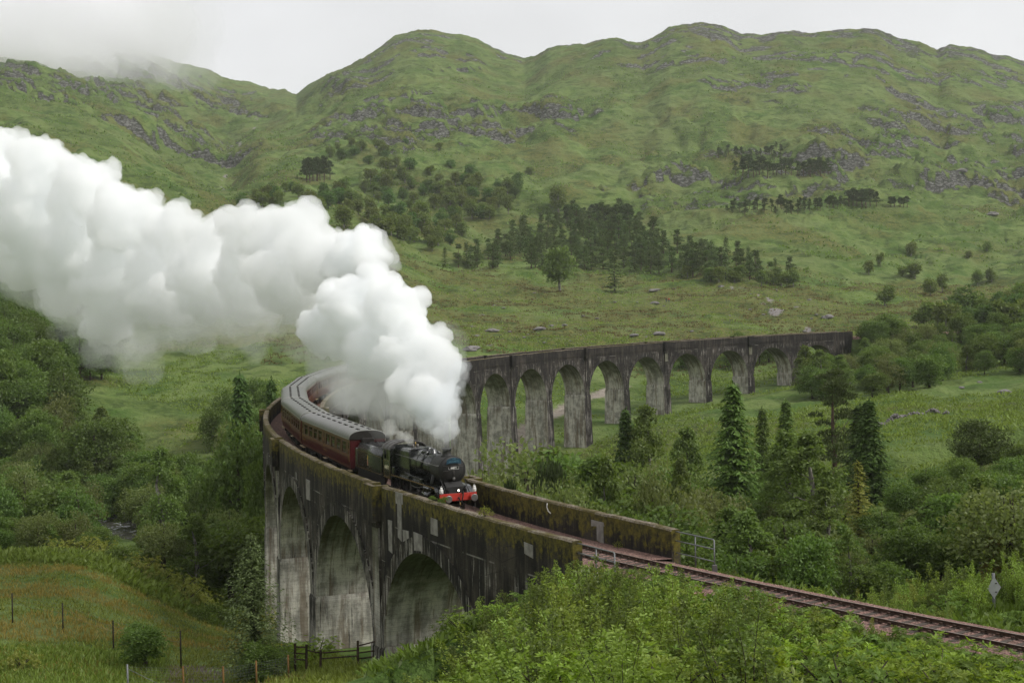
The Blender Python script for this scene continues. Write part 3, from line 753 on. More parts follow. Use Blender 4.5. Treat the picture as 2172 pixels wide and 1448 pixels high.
for k in range(1, 21, 2):
    for side in (1, -1): refuge(side, (k - 0.5) * PITCHS)
# slender pilaster strips under the near-side refuges, washed pale
for k in range(1, 21, 2):
    for side in (1, -1):
        if side > 0 and k > 8: continue
        mb = MB(); s0 = (k - 0.5) * PITCHS; o = side * (WO + 0.16); w = 0.62
        for i in range(4):
            va, vb = 2.75 + (VS - 2.9) * i / 4, 2.75 + (VS - 2.9) * (i + 1) / 4
            quad_sv(mb, o, s0 - w, s0 + w, va, vb, va, vb, 1 if (side > 0 and k < 6) or (k in (17, 19) and i == 0) else (0 if side > 0 else 3), side > 0)
        for sg in (-1, 1):
            p = [P3(s0 + sg * w, side * (WO - .02), 2.75), P3(s0 + sg * w, o, 2.75), P3(s0 + sg * w, o, VS), P3(s0 + sg * w, side * (WO - .02), VS)]
            mb.poly(p if sg * side > 0 else p[::-1], [(s0, 2.75), (s0 + .2, 2.75), (s0 + .2, VS), (s0, VS)], 0)
        vpart('pilaster', mb)

# pale square repairs let into the dark face: found where the photograph shows them
def patch(side_off, px, py, w, h, notch=None):
    best = None
    for s_ in np.arange(-20, 60, 0.05):          # where the sight line meets the face
        x, y = arc_xy(s_, side_off)
        q = to_px(x, y, zline(s_) - 0.0)
        d = abs(q[0] - px)
        if best is None or d < best[0]: best = (d, s_, x, y)
    s_, x, y = best[1:]
    X, Z = ray(px, py); v = zline(s_) - (HC + Z * y)
    mb = MB(); sg = 1 if side_off > 0 else -1
    o1 = side_off + sg * 0.03; o0 = side_off - sg * 0.02
    if side_off in (-(WO - PT),): o1 = side_off + 0.03; o0 = side_off - 0.02
    jr = random.Random(int(px)); J_ = lambda: jr.uniform(-.07, .07)
    rects = [(s_ - w / 2, s_ + w / 2, v - h / 2, v + h / 2)] + ([(s_ + n_[0], s_ + n_[1], v + n_[2], v + n_[3]) for n_ in notch] if notch else [])
    for a, b, c, d in rects:
        c4 = [(a + J_(), c + J_()), (b + J_(), c + J_()), (b + J_(), d + J_()), (a + J_(), d + J_() * 3)]
        f = [P3(q[0], o1, q[1]) for q in c4]; bk = [P3(q[0], o0, q[1]) for q in c4]
        mb.idx([(0, 1, 2, 3), (0, 4, 5, 1), (1, 5, 6, 2), (2, 6, 7, 3), (3, 7, 4, 0)], f + bk)
    o = mb.build('repair_patch', M_PATCH, viaduct); o.matrix_parent_inverse = Matrix.Translation(viaduct.location).inverted()
for a in ((652, 1039, 1.5, 1.7, None), (717, 1076, 2.0, .55, None), (920, 1117, 1.0, 0.95, None), (847, 1093, .75, 2.9, [(-.6, .6, -1.5, -.7)]), (826, 1136, .75, 2.1, None),
          (859, 1138, 1.1, .8, None), (885, 1150, 1.3, 1.2, None), (1122, 1163, .85, .5, None), (627, 1008, .3, .5, None)):
    patch(WO + 0.0 if a[1] < 1140 or a[0] > 1000 else WO + 0.11, *a)
patch(-(WO - PT), 1273, 1127, 0.75, 1.05, [(-.375, .95, -.525, -.15)])

# ------------------------------------------------------------------ ballast, sleepers, rails
def ballast_mat():
    n = NT('granite_ballast'); ob = n.coord('Object')
    v = n.n('ShaderNodeTexVoronoi'); n.l(ob, v.inputs['Vector']); v.inputs['Scale'].default_value = 11.0
    big = n.noise(ob, 0.6, 4); sx = n.n('ShaderNodeSeparateColor'); n.l(v.outputs['Color'], sx.inputs[0])
    col = n.mix(n.ramp(sx.outputs[0], 0, 1), (0.095, 0.055, 0.045), (0.33, 0.200, 0.165))
    col = n.mix(n.math('MULTIPLY', n.ramp(big, 0.4, 0.7), 0.45), col, (0.12, 0.085, 0.072))
    return n.pbr(col, 0.9, 0, n.bump(v.outputs['Distance'], 1.0, 0.08), 0.2)
M_BALL = ballast_mat()
M_STONE = None
def stone_mat(name, a, b):
    n = NT(name); ge = n.n('ShaderNodeNewGeometry'); nz = n.noise(n.coord('Object'), 1.5, 5, 0.65)
    c = n.mix(n.ramp(ge.outputs['Random Per Island'], 0, 1, 0, 1, False), a, b)
    c = n.mix(n.math('MULTIPLY', n.ramp(nz, 0.4, 0.7), 0.4), c, tuple(x * 0.5 for x in a))
    return n.pbr(c, 0.9, 0, n.bump(nz, 0.5, 0.05), 0.2)
M_CHIP = stone_mat('granite_chippings', (0.115, 0.068, 0.055), (0.36, 0.225, 0.185))
mb = MB()
S = list(np.arange(-75, -17.5, 1.0)) + list(np.arange(-17.4, 366, 2.9)) + list(np.arange(367, 430, 6))
for a, b in zip(S[:-1], S[1:]):
    def prof(s_):
        if -17.6 < s_ < 362.5: return [(-(WO - PT), 1.36), (-1.5, 1.30), (0, 1.33), (1.5, 1.30), (WO - PT, 1.36)]
        return [(-3.3, 2.12), (-2.5, 1.50), (-1.5, 1.33), (0, 1.34), (1.5, 1.33), (2.3, 1.5), (3.1, 2.15)]
    pa, pb = prof(a), prof(b)
    if len(pa) != len(pb): pb = pa
    pa = [(o_, v_ + vrail(a) - 1.10) for o_, v_ in pa]; pb = [(o_, v_ + vrail(b) - 1.10) for o_, v_ in pb]
    for i in range(len(pa) - 1):
        mb.poly([P3(a, pa[i][0], pa[i][1] - .02), P3(b, pb[i][0], pb[i][1] - .02), P3(b, pb[i + 1][0], pb[i + 1][1] - .02), P3(a, pa[i + 1][0], pa[i + 1][1] - .02)][::-1], None, 0)
bal = mb.build('ballast_bed', M_BALL); tag(bal, 'reddish ballast bed under the railway track', None, None, 'structure')
# loose stones on the part of the bed that the camera sees
n = 15000
ss = rng.uniform(-52, 4, n); oo = rng.uniform(-3.0, 2.9, n)
keep = (np.abs(np.abs(oo) - 0.72) > 0.07)
ss, oo = ss[keep], oo[keep]; n = len(ss)
pv = np.interp(oo, [-3.3, -2.5, -1.5, 0, 1.5, 2.3, 3.1], [2.12, 1.50, 1.33, 1.34, 1.33, 1.5, 2.15])
pv = np.where((ss > -17.4), np.interp(oo, [-2.75, -1.5, 0, 1.5, 2.75], [1.36, 1.32, 1.34, 1.32, 1.36]), pv)
keep = ~((ss > -17.4) & (np.abs(oo) > 2.6)); ss, oo, pv = ss[keep], oo[keep], pv[keep]; n = len(ss)
bx, by = arc_xy(ss, oo); bz = zline(ss) - pv - (vrail(ss) - 1.10)
octv = np.array([(1, 0, 0), (-1, 0, 0), (0, 1, 0), (0, -1, 0), (0, 0, 1), (0, 0, -1)], float)
octf = np.array([(0, 2, 4), (2, 1, 4), (1, 3, 4), (3, 0, 4), (2, 0, 5), (1, 2, 5), (3, 1, 5), (0, 3, 5)])
r = rng.uniform(0.035, 0.075, n)
J = octv[None] * r[:, None, None] * rng.uniform(0.6, 1.3, (n, 6, 3))
ang = rng.uniform(0, 2 * PI, n); ca, sa = np.cos(ang), np.sin(ang)
JX = J[..., 0] * ca[:, None] - J[..., 1] * sa[:, None]; JY = J[..., 0] * sa[:, None] + J[..., 1] * ca[:, None]
VV = np.stack([JX + bx[:, None], JY + by[:, None], J[..., 2] * 0.8 + bz[:, None]], -1).reshape(-1, 3)
FF = (octf[None] + (np.arange(n) * 6)[:, None, None]).reshape(-1, 3)
tag(link('ballast_stones', mesh_np('ballast_stones', VV, FF, [M_CHIP], k=3)), 'loose reddish ballast stones beside and between the rails', None, None, 'stuff')

def rust_mat():
    n = NT('rusty_rail'); ob = n.coord('Object'); a = n.noise(ob, 3, 4)
    return n.pbr(n.mix(n.ramp(a, 0.3, 0.7), (0.040, 0.022, 0.014), (0.085, 0.050, 0.034)), 0.7, 0.3, n.bump(a, 0.2, 0.01))
def railtop_mat():
    n = NT('worn_rail_head'); a = n.noise(n.coord('Object'), 2, 3)
    return n.pbr(n.mix(n.ramp(a, 0.3, 0.7), (0.22, 0.17, 0.14), (0.32, 0.27, 0.23)), 0.42, 0.6)
M_RUST, M_HEAD = rust_mat(), railtop_mat()
def sleeper_mat():
    n = NT('weathered_sleeper'); a = n.noise(n.coord('Object', (1, 8, 8)), 3, 4)
    return n.pbr(n.mix(n.ramp(a, 0.3, 0.7), (0.035, 0.026, 0.020), (0.085, 0.066, 0.054)), 0.85, 0, n.bump(a, 0.4, 0.02))
M_SLEEP = sleeper_mat()
track = empty('railway_track', P3(-20, 0, 1.4), 'single line of rusty rails on sleepers running onto the viaduct', 'railway track')
inv_t = Matrix.Translation(track.location).inverted()
for o_ in (-0.7525, 0.7525):
    mb = MB(); prof = [(-.07, .155), (-.07, .14), (-.012, .125), (-.012, .045), (-.036, .035), (-.036, .004), (-.028, 0), (.028, 0), (.036, .004), (.036, .035), (.012, .045), (.012, .125), (.07, .14), (.07, .155)]   # depth below the rail head
    SS = np.arange(-75, 175, 1.5)
    for a, b in zip(SS[:-1], SS[1:]):
        for i in range(len(prof) - 1):
            p, q = prof[i], prof[i + 1]
            mb.poly([P3(a, o_ + p[0], vrail(a) + p[1]), P3(b, o_ + p[0], vrail(b) + p[1]), P3(b, o_ + q[0], vrail(b) + q[1]), P3(a, o_ + q[0], vrail(a) + q[1])], None, 1 if i == 6 else 0)
    o = mb.build('rail', [M_RUST, M_HEAD], track); o.matrix_parent_inverse = inv_t
mb = MB(); mb.bevbox(-0.125, 0.125, -1.28, 1.28, -0.13, 0.0, 0.012)
for sx_ in (-0.7525, 0.7525): mb.bevbox(-.10, .10, sx_ - .19, sx_ + .19, 0.0, .035, .01)
for sx_ in (-0.7525, 0.7525):
    for dd in (-.10, .10): mb.bevbox(-.07, .07, sx_ + dd - .05, sx_ + dd + .05, .03, .12, .012, 1)
sl_me = mb.mesh('sleeper', [M_SLEEP, M_RUST])
for i, s_ in enumerate(np.arange(-60, 40, 0.66)):
    o = link('sleeper', sl_me, track)
    x, y, z = P3(s_ + 0.02 * math.sin(i * 7.1), 0, vrail(s_) + 0.155 + 0.033)
    th = TH0 - s_ / R
    o.matrix_parent_inverse = inv_t
    o.location = (x, y, z); o.rotation_euler = (0, 0, th + PI / 2)

# ------------------------------------------------------------------ the train
def text_mesh(txt, size, name, mat_, depth=0.004, bold=0.0, align='CENTER'):
    cu = bpy.data.curves.new('text', 'FONT'); cu.body = txt; cu.size = size; cu.extrude = depth; cu.offset = bold
    cu.align_x = align; cu.align_y = 'CENTER'; cu.resolution_u = 3
    o = bpy.data.objects.new('text', cu); C.objects.link(o)
    dg = bpy.context.evaluated_depsgraph_get()
    me = bpy.data.meshes.new_from_object(o.evaluated_get(dg)); me.name = name
    bpy.data.objects.remove(o); bpy.data.curves.remove(cu)
    me.materials.clear(); me.materials.append(mat_); return me

M_BLACK = paint('gloss_black', (0.011, 0.012, 0.012), 0.24, 0, 0.15, 1.5, 1.0)
M_SMOKE = paint('matt_black', (0.020, 0.019, 0.018), 0.55, 0, 0.4, 2.0, 0.35)
M_RED = paint('buffer_beam_red', (0.43, 0.030, 0.018), 0.5, 0, 0.5, 6)
M_STEEL = paint('worn_steel', (0.28, 0.27, 0.26), 0.35, 0.8, 0.4, 5)
M_OILY = paint('oily_steel', (0.10, 0.092, 0.085), 0.4, 0.7, 0.6, 6)
M_GRIME = paint('grimy_frames', (0.022, 0.019, 0.017), 0.7, 0, 0.6, 4, 0.2)
M_MAROON = paint('maroon_coach', (0.062, 0.0065, 0.009), 0.30, 0, 0.2, 1.2, 0.5)
M_LINE = paint('lining_yellow', (0.26, 0.16, 0.045), 0.5, 0, 0.1)
M_CREAM = paint('lettering_cream', (0.72, 0.66, 0.46), 0.5, 0, 0.1)
M_WHITE = paint('lamp_white', (0.75, 0.74, 0.70), 0.45, 0, 0.2, 6)
M_BLUE = paint('headboard_blue', (0.010, 0.048, 0.078), 0.5, 0, 0.2, 5)
M_PALEBLUE = paint('headboard_lettering', (0.07, 0.17, 0.23), 0.5, 0, 0.1)
M_BRASS = paint('brass', (0.45, 0.30, 0.10), 0.3, 0.8, 0.3)
M_GREY = paint('cab_roof_grey', (0.075, 0.068, 0.066), 0.42, 0, 0.5, 2)
M_SEAT = paint('seat_moquette', (0.05, 0.05, 0.045), 0.9)
M_TABLE = paint('table_top', (0.20, 0.18, 0.15), 0.4)
M_BEIGE = paint('coach_inside', (0.11, 0.095, 0.075), 0.7)
def roof_mat():
    n = NT('coach_roof'); ob = n.coord('Object'); a = n.noise(ob, 0.9, 5, 0.6); b = n.noise(n.coord('Object', (6, 1, 1)), 1.2, 4)
    oi = n.n('ShaderNodeObjectInfo')
    t = n.mix(n.ramp(oi.outputs['Random'], 0.0, 1.0), (0.078, 0.084, 0.068), (0.125, 0.122, 0.120))
    c = n.mix(n.ramp(a, 0.35, 0.7), n.mix(0.35, t, (0.08, 0.08, 0.06)), t)
    rib = n.n('ShaderNodeTexWave'); rib.bands_direction = 'X'; n.l(ob, rib.inputs[0]); rib.inputs['Scale'].default_value = 0.35
    rl = n.ramp(rib.outputs['Fac'], 0.96, 1.0)
    c = n.mix(n.math('MULTIPLY', rl, 0.35), c, (0.30, 0.30, 0.28))
    return n.pbr(c, 0.38, 0, n.bump(n.math('ADD', n.math('MULTIPLY', b, 0.4), rl), 0.35, 0.02), 0.5)
M_ROOF = roof_mat()
def glass_mat():
    n = NT('window_glass'); g = n.n('ShaderNodeBsdfGlossy'); g.inputs['Roughness'].default_value = 0.03
    t = n.n('ShaderNodeBsdfTransparent'); t.inputs[0].default_value = (0.92, 0.96, 0.93, 1)
    f = n.n('ShaderNodeFresnel'); f.inputs[0].default_value = 1.8
    mx = n.n('ShaderNodeMixShader'); n.l(f.outputs[0], mx.inputs[0]); n.l(t.outputs[0], mx.inputs[1]); n.l(g.outputs[0], mx.inputs[2])
    n.l(mx.outputs[0], n.out.inputs[0]); return n.m
M_GLASS = glass_mat()
def coal_mat():
    n = NT('coal'); ob = n.coord('Object'); v = n.noise(ob, 5, 4, 0.7)
    return n.pbr(n.mix(n.ramp(v, 0.3, 0.7), (0.006, 0.006, 0.006), (0.022, 0.021, 0.021)), 0.85, 0, n.bump(v, 1.0, 0.1))
M_COAL = coal_mat()
SKIN = paint('skin', (0.45, 0.23, 0.16), 0.6, 0, 0.1)

def vehicle(name, s_front, xa, xb, label, cat, group=None):
    pa = Vector(P3(s_front + xa, 0, vrail(s_front + xa))); pb = Vector(P3(s_front + xb, 0, vrail(s_front + xb)))
    d = (pa - pb).normalized(); org = pa + d * xa
    e = empty(name, (0, 0, 0), label, cat, group)
    side = Vector((0, 0, 1)).cross(d).normalized(); upv = d.cross(side)
    mm = Matrix.Identity(4)
    for i in range(3): mm[i][0] = d[i]; mm[i][1] = side[i]; mm[i][2] = upv[i]; mm[i][3] = org[i]
    e.matrix_world = mm
    return e
def part(name, mb, mats, parent, label=None):
    o = mb.build(name, mats, parent)
    if label: o['label'] = label
    return o

SF = 1.9                                   # front buffers' place along the line
LOCO = vehicle('steam_locomotive', SF, 2.9, 8.8, 'black steam locomotive with red buffer beam at the head of the train', 'steam locomotive')
CYB = 2.68                                 # boiler centre height
def lathe_x(mb, prof, cz, n=28, mi=0, cy=0.0, cap=True):
    mb.tube([(x, cy, cz) for x, r_ in prof], [r_ for x, r_ in prof], n, mi, cap, True)
# smokebox, door
mb = MB(); lathe_x(mb, [(-1.52, .74), (-1.50, .86), (-1.56, .88), (-3.30, .88), (-3.31, .80)], CYB, 32); 
mb.tube([(-1.56 - .01, .905 * math.cos(a), CYB + .905 * math.sin(a)) for a in np.linspace(0, 2 * PI, 33)], .022, 6)
part('smokebox', mb, M_SMOKE, LOCO)
mb = MB(); lathe_x(mb, [(-1.30, .05), (-1.31, .25), (-1.36, .48), (-1.44, .66), (-1.50, .70), (-1.53, .70)], CYB, 32)
door = part('smokebox_door', mb, M_SMOKE, LOCO)
mb = MB()
mb.tube([(-1.285, 0.66, CYB + .26), (-1.285, -0.5, CYB + .26)], .018, 6)
mb.tube([(-1.27, 0, CYB - .02), (-1.27, 0, CYB - .42)], .02, 6); mb.cyl((-1.34, 0, CYB - 0.02), (-1.24, 0, CYB - 0.02), .05)
mb.box(-1.40, -1.30, -.70, -.35, CYB - .03, CYB + .0); mb.box(-1.42, -1.32, -.66, -.35, CYB + .30, CYB + .33)
part('door_handle', mb, M_OILY, door)
mb = MB(); mb.bevbox(-1.30, -1.25, -.09, .09, CYB - .60, CYB - .42, .03); mb.tube([(-1.24, 0, CYB - .62), (-1.22, 0, CYB - .42)], .025, 6)
part('lamp_iron', mb, M_STEEL, door)
# chimney
mb = MB(); mb.tube([(-2.42, 0, z) for z in (3.48, 3.56, 3.62, 3.85, 3.93, 3.95, 4.00, 4.02, 4.02, 3.9)], [.42, .33, .285, .265, .285, .335, .335, .30, .235, .22], 24)
part('chimney', mb, M_SMOKE, LOCO)
# boiler barrel and belpaire firebox
mb = MB(); lathe_x(mb, [(-3.30, .75), (-4.9, .79), (-6.95, .865), (-7.0, .865)], CYB, 36)
for x, r_ in ((-3.34, .765), (-4.75, .80), (-5.95, .845), (-6.9, .878)): lathe_x(mb, [(x + .035, r_), (x - .035, r_ + .002)], CYB, 36)
boiler = part('boiler', mb, M_BLACK, LOCO)
def fb_section(x, w, h, bot):
    pts = []
    for a in np.linspace(-0.15, 1, 10):
        pass
    z1 = CYB + h; rr_ = .30
    pts = [(-w * .86, bot), (-w, CYB - .45), (-w * 1.0, z1 - rr_)] + [(-w + rr_ - rr_ * math.cos(t), z1 - rr_ + rr_ * math.sin(t)) for t in np.linspace(.3, PI / 2, 5)]
    pts += [(-p[0], p[1]) for p in pts[::-1]]
    return [(x, p[0], p[1]) for p in pts]
mb = MB(); secs = [fb_section(-6.98, .90, .90, 1.5), fb_section(-7.06, .93, .93, 1.5), fb_section(-9.75, .90, .86, 1.5)]
n_ = len(secs[0])
mb.idx([tuple(i * n_ + j for j in (a, b)) + tuple((i + 1) * n_ + j for j in (b, a)) for i in range(2) for a, b in [(q, q + 1) for q in range(n_ - 1)]] + [tuple(range(n_))], [p for s_ in secs for p in s_])
fire = part('firebox', mb, M_BLACK, LOCO)
mb = MB()
for x in (-7.7, -8.3, -8.9): mb.sphere((x, .80, CYB + .74), .055, 0, 8)
for x in (-7.7, -8.3, -8.9): mb.sphere((x, -.80, CYB + .74), .055, 0, 8)
part('washout_plug', mb, M_GRIME, fire)
mb = MB(); mb.tube([(-4.95, 0, z) for z in (3.42, 3.50, 3.66, 3.76, 3.79)], [.42, .30, .27, .20, .05], 18)
for sg in (-1, 1): mb.tube([(-4.95, sg * .22, 3.62), (-4.95, sg * .55, 3.42), (-4.95, sg * .80, 3.0), (-4.95, sg * .86, 2.5)], .07, 8)
part('top_feed', mb, M_BLACK, LOCO)
mb = MB(); mb.tube([(-5.85, 0, z) for z in (3.45, 3.55, 3.70, 3.80, 3.83)], [.46, .36, .33, .24, .06], 20)
part('steam_dome', mb, M_BLACK, LOCO)
mb = MB()
for sg in (-.16, .16): mb.tube([(-8.25, sg, 3.5), (-8.25, sg, 3.62), (-8.25, sg, 3.78)], [.13, .10, .09], 12)
part('safety_valve', mb, M_OILY, LOCO)
mb = MB(); mb.tube([(-9.4, .45, 3.55), (-9.4, .45, 3.78)], [.035, .05], 8); part('whistle', mb, M_BRASS, LOCO)
for sg in (-1, 1):
    mb = MB(); mb.tube([(-1.75, sg * .93, CYB + .30), (-3.3, sg * .93, CYB + .30), (-6.9, sg * .96, CYB + .36), (-9.6, sg * 1.0, CYB + .38)], .022, 6)
    for x in (-1.8, -3.4, -5.0, -6.6, -8.4): mb.cyl((x, sg * .80, CYB + .30), (x, sg * .95, CYB + .32), .03, n=6)
    part('handrail', mb, M_STEEL, LOCO)
# running plate with curved drop to the front platform
for sg in (-1, 1):
    mb = MB(); pl = [(-.62, 1.30), (-1.05, 1.31), (-1.30, 1.40), (-1.55, 1.62), (-1.85, 1.66), (-9.75, 1.66)]
    for (xa, za), (xb, zb) in zip(pl[:-1], pl[1:]):
        y0, y1 = (sg * .62, sg * 1.27)
        v = [(xa, y0, za), (xb, y0, zb), (xb, y1, zb), (xa, y1, za), (xa, y0, za - .05), (xb, y0, zb - .05), (xb, y1, zb - .14), (xa, y1, za - .14)]
        f = [(0, 1, 2, 3), (3, 2, 6, 7), (7, 6, 5, 4), (0, 4, 5, 1), (0, 3, 7, 4), (1, 5, 6, 2)]
        mb.idx(f if sg < 0 else [q[::-1] for q in f], v)
    rp = part('running_plate', mb, M_BLACK, LOCO)
    mb = MB()
    for (xa, za), (xb, zb) in zip(pl[3:-1], pl[4:]): mb.box(min(xa, xb), max(xa, xb), sg * 1.272 - .003, sg * 1.272 + .003, min(za, zb) - .045, max(za, zb) - .010)
    part('lining', mb, M_LINE, rp)
    mb = MB(); mb.bevbox(-1.62, -1.35, sg * .42, sg * .95, 1.66, 1.70); mb.tube([(-1.6, sg * .80, 2.15), (-.70, sg * .80, 1.36)], .03, 6)
    mb.tube([(-3.0, sg * .62, 2.4), (-2.9, sg * .80, 2.0), (-2.75, sg * .95, 1.66)], [.16, .15, .13], 12)
    part('steam_pipe', mb, M_SMOKE, LOCO)
    # splashers, reverser gear, sandboxes
    mb = MB()
    for x in (-5.61, -7.74):
        pts = [(x + .98 * math.cos(a), 1.66 + .26 * math.sin(a)) for a in np.linspace(0, PI, 9)]
        vs = [(p[0], sg * .75, p[1]) for p in pts] + [(p[0], sg * 1.0, p[1]) for p in pts]
        mb.idx([(i, i + 1, i + 10, i + 9) for i in range(8)] + [tuple(range(9, 18))], vs)
    mb.bevbox(-4.55, -4.15, sg * .85, sg * 1.15, 1.66, 1.92); mb.tube([(-4.3, sg * 1.05, 1.85), (-9.6, sg * 1.05, 2.05)], .03, 6)
    mb.bevbox(-6.75, -6.5, sg * .92, sg * 1.16, 1.66, 1.86); mb.bevbox(-9.6, -9.2, sg * .9, sg * 1.25, 1.66, 2.22, .05)
    part('splasher', mb, M_BLACK, LOCO)
# front platform, buffer beam
mb = MB(); mb.bevbox(-1.70, -.62, -.62, .62, 1.27, 1.31, .008); mb.box(-1.75, -1.10, -.60, .60, 1.31, 1.68)
mb.idx([(0, 1, 2, 3)], [(-1.10, -.60, 1.68), (-1.10, .60, 1.68), (-1.50, .6, 1.95), (-1.50, -.6, 1.95)])
part('front_platform', mb, M_SMOKE, LOCO)
mb = MB(); mb.bevbox(-.66, -.58, -1.26, 1.26, .86, 1.33, .012)
bb = part('buffer_beam', mb, M_RED, LOCO)
mb = MB()
for y in (-1.15, -.6, .6, 1.15):
    for z in (.92, 1.27): mb.sphere((-.575, y, z), .022, 0, 6)
part('rivet', mb, M_RED, bb)
for sg in (-1, 1):
    mb = MB(); mb.tube([(-.58, sg * .865, 1.07), (-.30, sg * .865, 1.07)], [.15, .125], 18)
    bo = part('buffer', mb, M_RED, LOCO)
    mb = MB(); mb.tube([(-.32, sg * .865, 1.07), (-.06, sg * .865, 1.07), (-.05, sg * .865, 1.07), (-.005, sg * .865, 1.07), (0.0, sg * .865, 1.07)], [.085, .085, .22, .23, .20], 22)
    part('buffer_head', mb, M_STEEL, bo)
mb = MB(); mb.tube([(-.57, 0, 1.05), (-.44, 0, 1.05), (-.40, 0, 1.0), (-.44, 0, .94)], .045, 8); mb.tube([(-.45, 0, .98), (-.46, 0.02, .80), (-.43, 0, .62), (-.47, -.03, .52)], .032, 6)
part('coupling', mb, M_GRIME, LOCO)
mb = MB(); mb.tube([(-.60, .28, 1.30), (-.52, .30, 1.45), (-.45, .28, 1.38), (-.42, .24, 1.10), (-.45, .18, .80), (-.50, .12, .70)], .045, 8)
part('vacuum_hose', mb, M_GRIME, LOCO)
mb = MB(); mb.tube([(-.5, .05, .80), (-.42, .06, .66), (-.45, .09, .55)], .03, 8); part('air_pipe', mb, M_LINE, LOCO)
mb = MB(); mb.tube([(-.60, .0, 1.33), (-.60, .0, 1.42)], .02, 6); mb.bevbox(-.72, -.56, -.08, .08, 1.40, 1.60, .02); mb.cyl((-.57, 0, 1.51), (-.53, 0, 1.51), .075, .07)
part('head_lamp', mb, M_GRIME, LOCO)
M_LIT = NT('lit_lamp_lens').pbr((0.9, 0.88, 0.8), 0.2, 0, None, 0.5, (3.0, 2.8, 2.2))
mb = MB(); mb.cyl((-.53, 0, 1.51), (-.515, 0, 1.51), .062); part('lens', mb, M_LIT, bpy.data.objects['head_lamp'])
for sg in (-1, 1):
    mb = MB(); y = sg * 1.12
    mb.bevbox(-.74, -.54, y - .10, y + .10, 1.35, 1.62, .03); mb.tube([(-.64, y, 1.62), (-.64, y, 1.68), (-.64, y, 1.74)], [.08, .09, .05], 10); mb.cyl((-.55, y, 1.50), (-.50, y, 1.50), .07)
    mb.tube([(-.64, y - .08, 1.70), (-.64, y, 1.84), (-.64, y + .08, 1.70)], .012, 5)
    part('lamp', mb, M_WHITE, LOCO)
mb = MB(); mb.bevbox(-.80, -.66, .88, .96, 1.66, 1.92, .02); part('tail_flag', mb, M_LINE, LOCO) if False else None
# frames, front steps, bogie
mb = MB()
for sg in (-1, 1): mb.box(-10.9, -.66, sg * .60 - .02, sg * .60 + .02, .62, 1.55)
mb.box(-10.9, -1.2, -.55, .55, .75, 1.2); mb.bevbox(-4.9, -1.0, -.5, .5, .40, .62)
for sg in (-1, 1): mb.box(-.9, -.72, sg * 1.05, sg * 1.25, .35, .38); mb.box(-.85, -.8, sg * 1.2, sg * 1.25, .35, .9)
part('frame', mb, M_GRIME, LOCO)
# cylinders
for sg in (-1, 1):
    mb = MB(); y = sg * 1.10
    mb.tube([(-2.35, y, .98), (-2.38, y, .98), (-3.45, y, .98), (-3.48, y, .98)], [.30, .36, .36, .30], 18)
    mb.tube([(-2.25, y * .96, 1.42), (-2.30, y * .96, 1.42), (-3.55, y * .96, 1.42), (-3.6, y * .96, 1.42)], [.14, .19, .19, .14], 14)
    mb.bevbox(-3.42, -2.4, y - .20 * 1 - .05, y + .25, .98, 1.55, .06); mb.bevbox(-3.3, -2.5, y - .25, y + .22, .70, 1.0, .05)
    part('cylinder', mb, M_BLACK, LOCO)
    mb = MB(); mb.cyl((-3.48, y, .98), (-4.9, y, .98), .035); mb.box(-5.0, -3.5, y - .07, y + .07, 1.10, 1.16); mb.box(-5.0, -3.5, y - .07, y + .07, .80, .86); mb.bevbox(-4.75, -4.45, y - .1, y + .1, .84, 1.12)
    part('slide_bar', mb, M_OILY, LOCO)
    mb = MB(); a_ = 0.9; cxp = (-5.61, .915); cr = .33
    pin = lambda x: (x - cr * math.cos(a_), .915 - cr * math.sin(a_))
    p0, p1, p2 = pin(-5.61), pin(-7.74), pin(-10.18); yy = sg * 1.03
    for q0, q1 in ((p0, p1), (p1, p2)):
        dx, dz = q1[0] - q0[0], q1[1] - q0[1]
        v = [(q0[0], yy - .03, q0[1] - .06), (q1[0], yy - .03, q1[1] - .06), (q1[0], yy - .03, q1[1] + .06), (q0[0], yy - .03, q0[1] + .06)]
        v += [(a, b + .06, c) for a, b, c in v]
        mb.idx([(0, 1, 2, 3), (7, 6, 5, 4), (0, 4, 5, 1), (2, 6, 7, 3), (0, 3, 7, 4), (1, 5, 6, 2)], v)
    for q in (p0, p1, p2): mb.cyl((q[0], yy - .06, q[1]), (q[0], yy + .07, q[1]), .11, n=12)
    part('coupling_rod', mb, M_OILY, LOCO)
    mb = MB(); yy = sg * 1.12
    v = [(-4.6, yy - .03, .93), (p1[0], yy - .03, p1[1] - .07), (p1[0], yy - .03, p1[1] + .07), (-4.6, yy - .03, 1.03)]; v += [(a, b + .06, c) for a, b, c in v]
    mb.idx([(0, 1, 2, 3), (7, 6, 5, 4), (0, 4, 5, 1), (2, 6, 7, 3), (0, 3, 7, 4), (1, 5, 6, 2)], v); mb.cyl((p1[0], yy - .07, p1[1]), (p1[0], yy + .08, p1[1]), .13, n=12)
    mb.tube([(-4.0, yy, 1.40), (-5.2, yy, 1.25), (-6.1, yy, 1.30)], .04, 6); mb.tube([(-4.6, yy, .95), (-4.55, yy, 1.35)], .035, 6); mb.bevbox(-6.25, -6.0, yy - .05, yy + .05, .95, 1.6, .02); mb.tube([(-6.12, yy, 1.0), (p1[0] + .2, yy, p1[1] - .2)], .035, 6)
    part('connecting_rod', mb, M_OILY, LOCO)
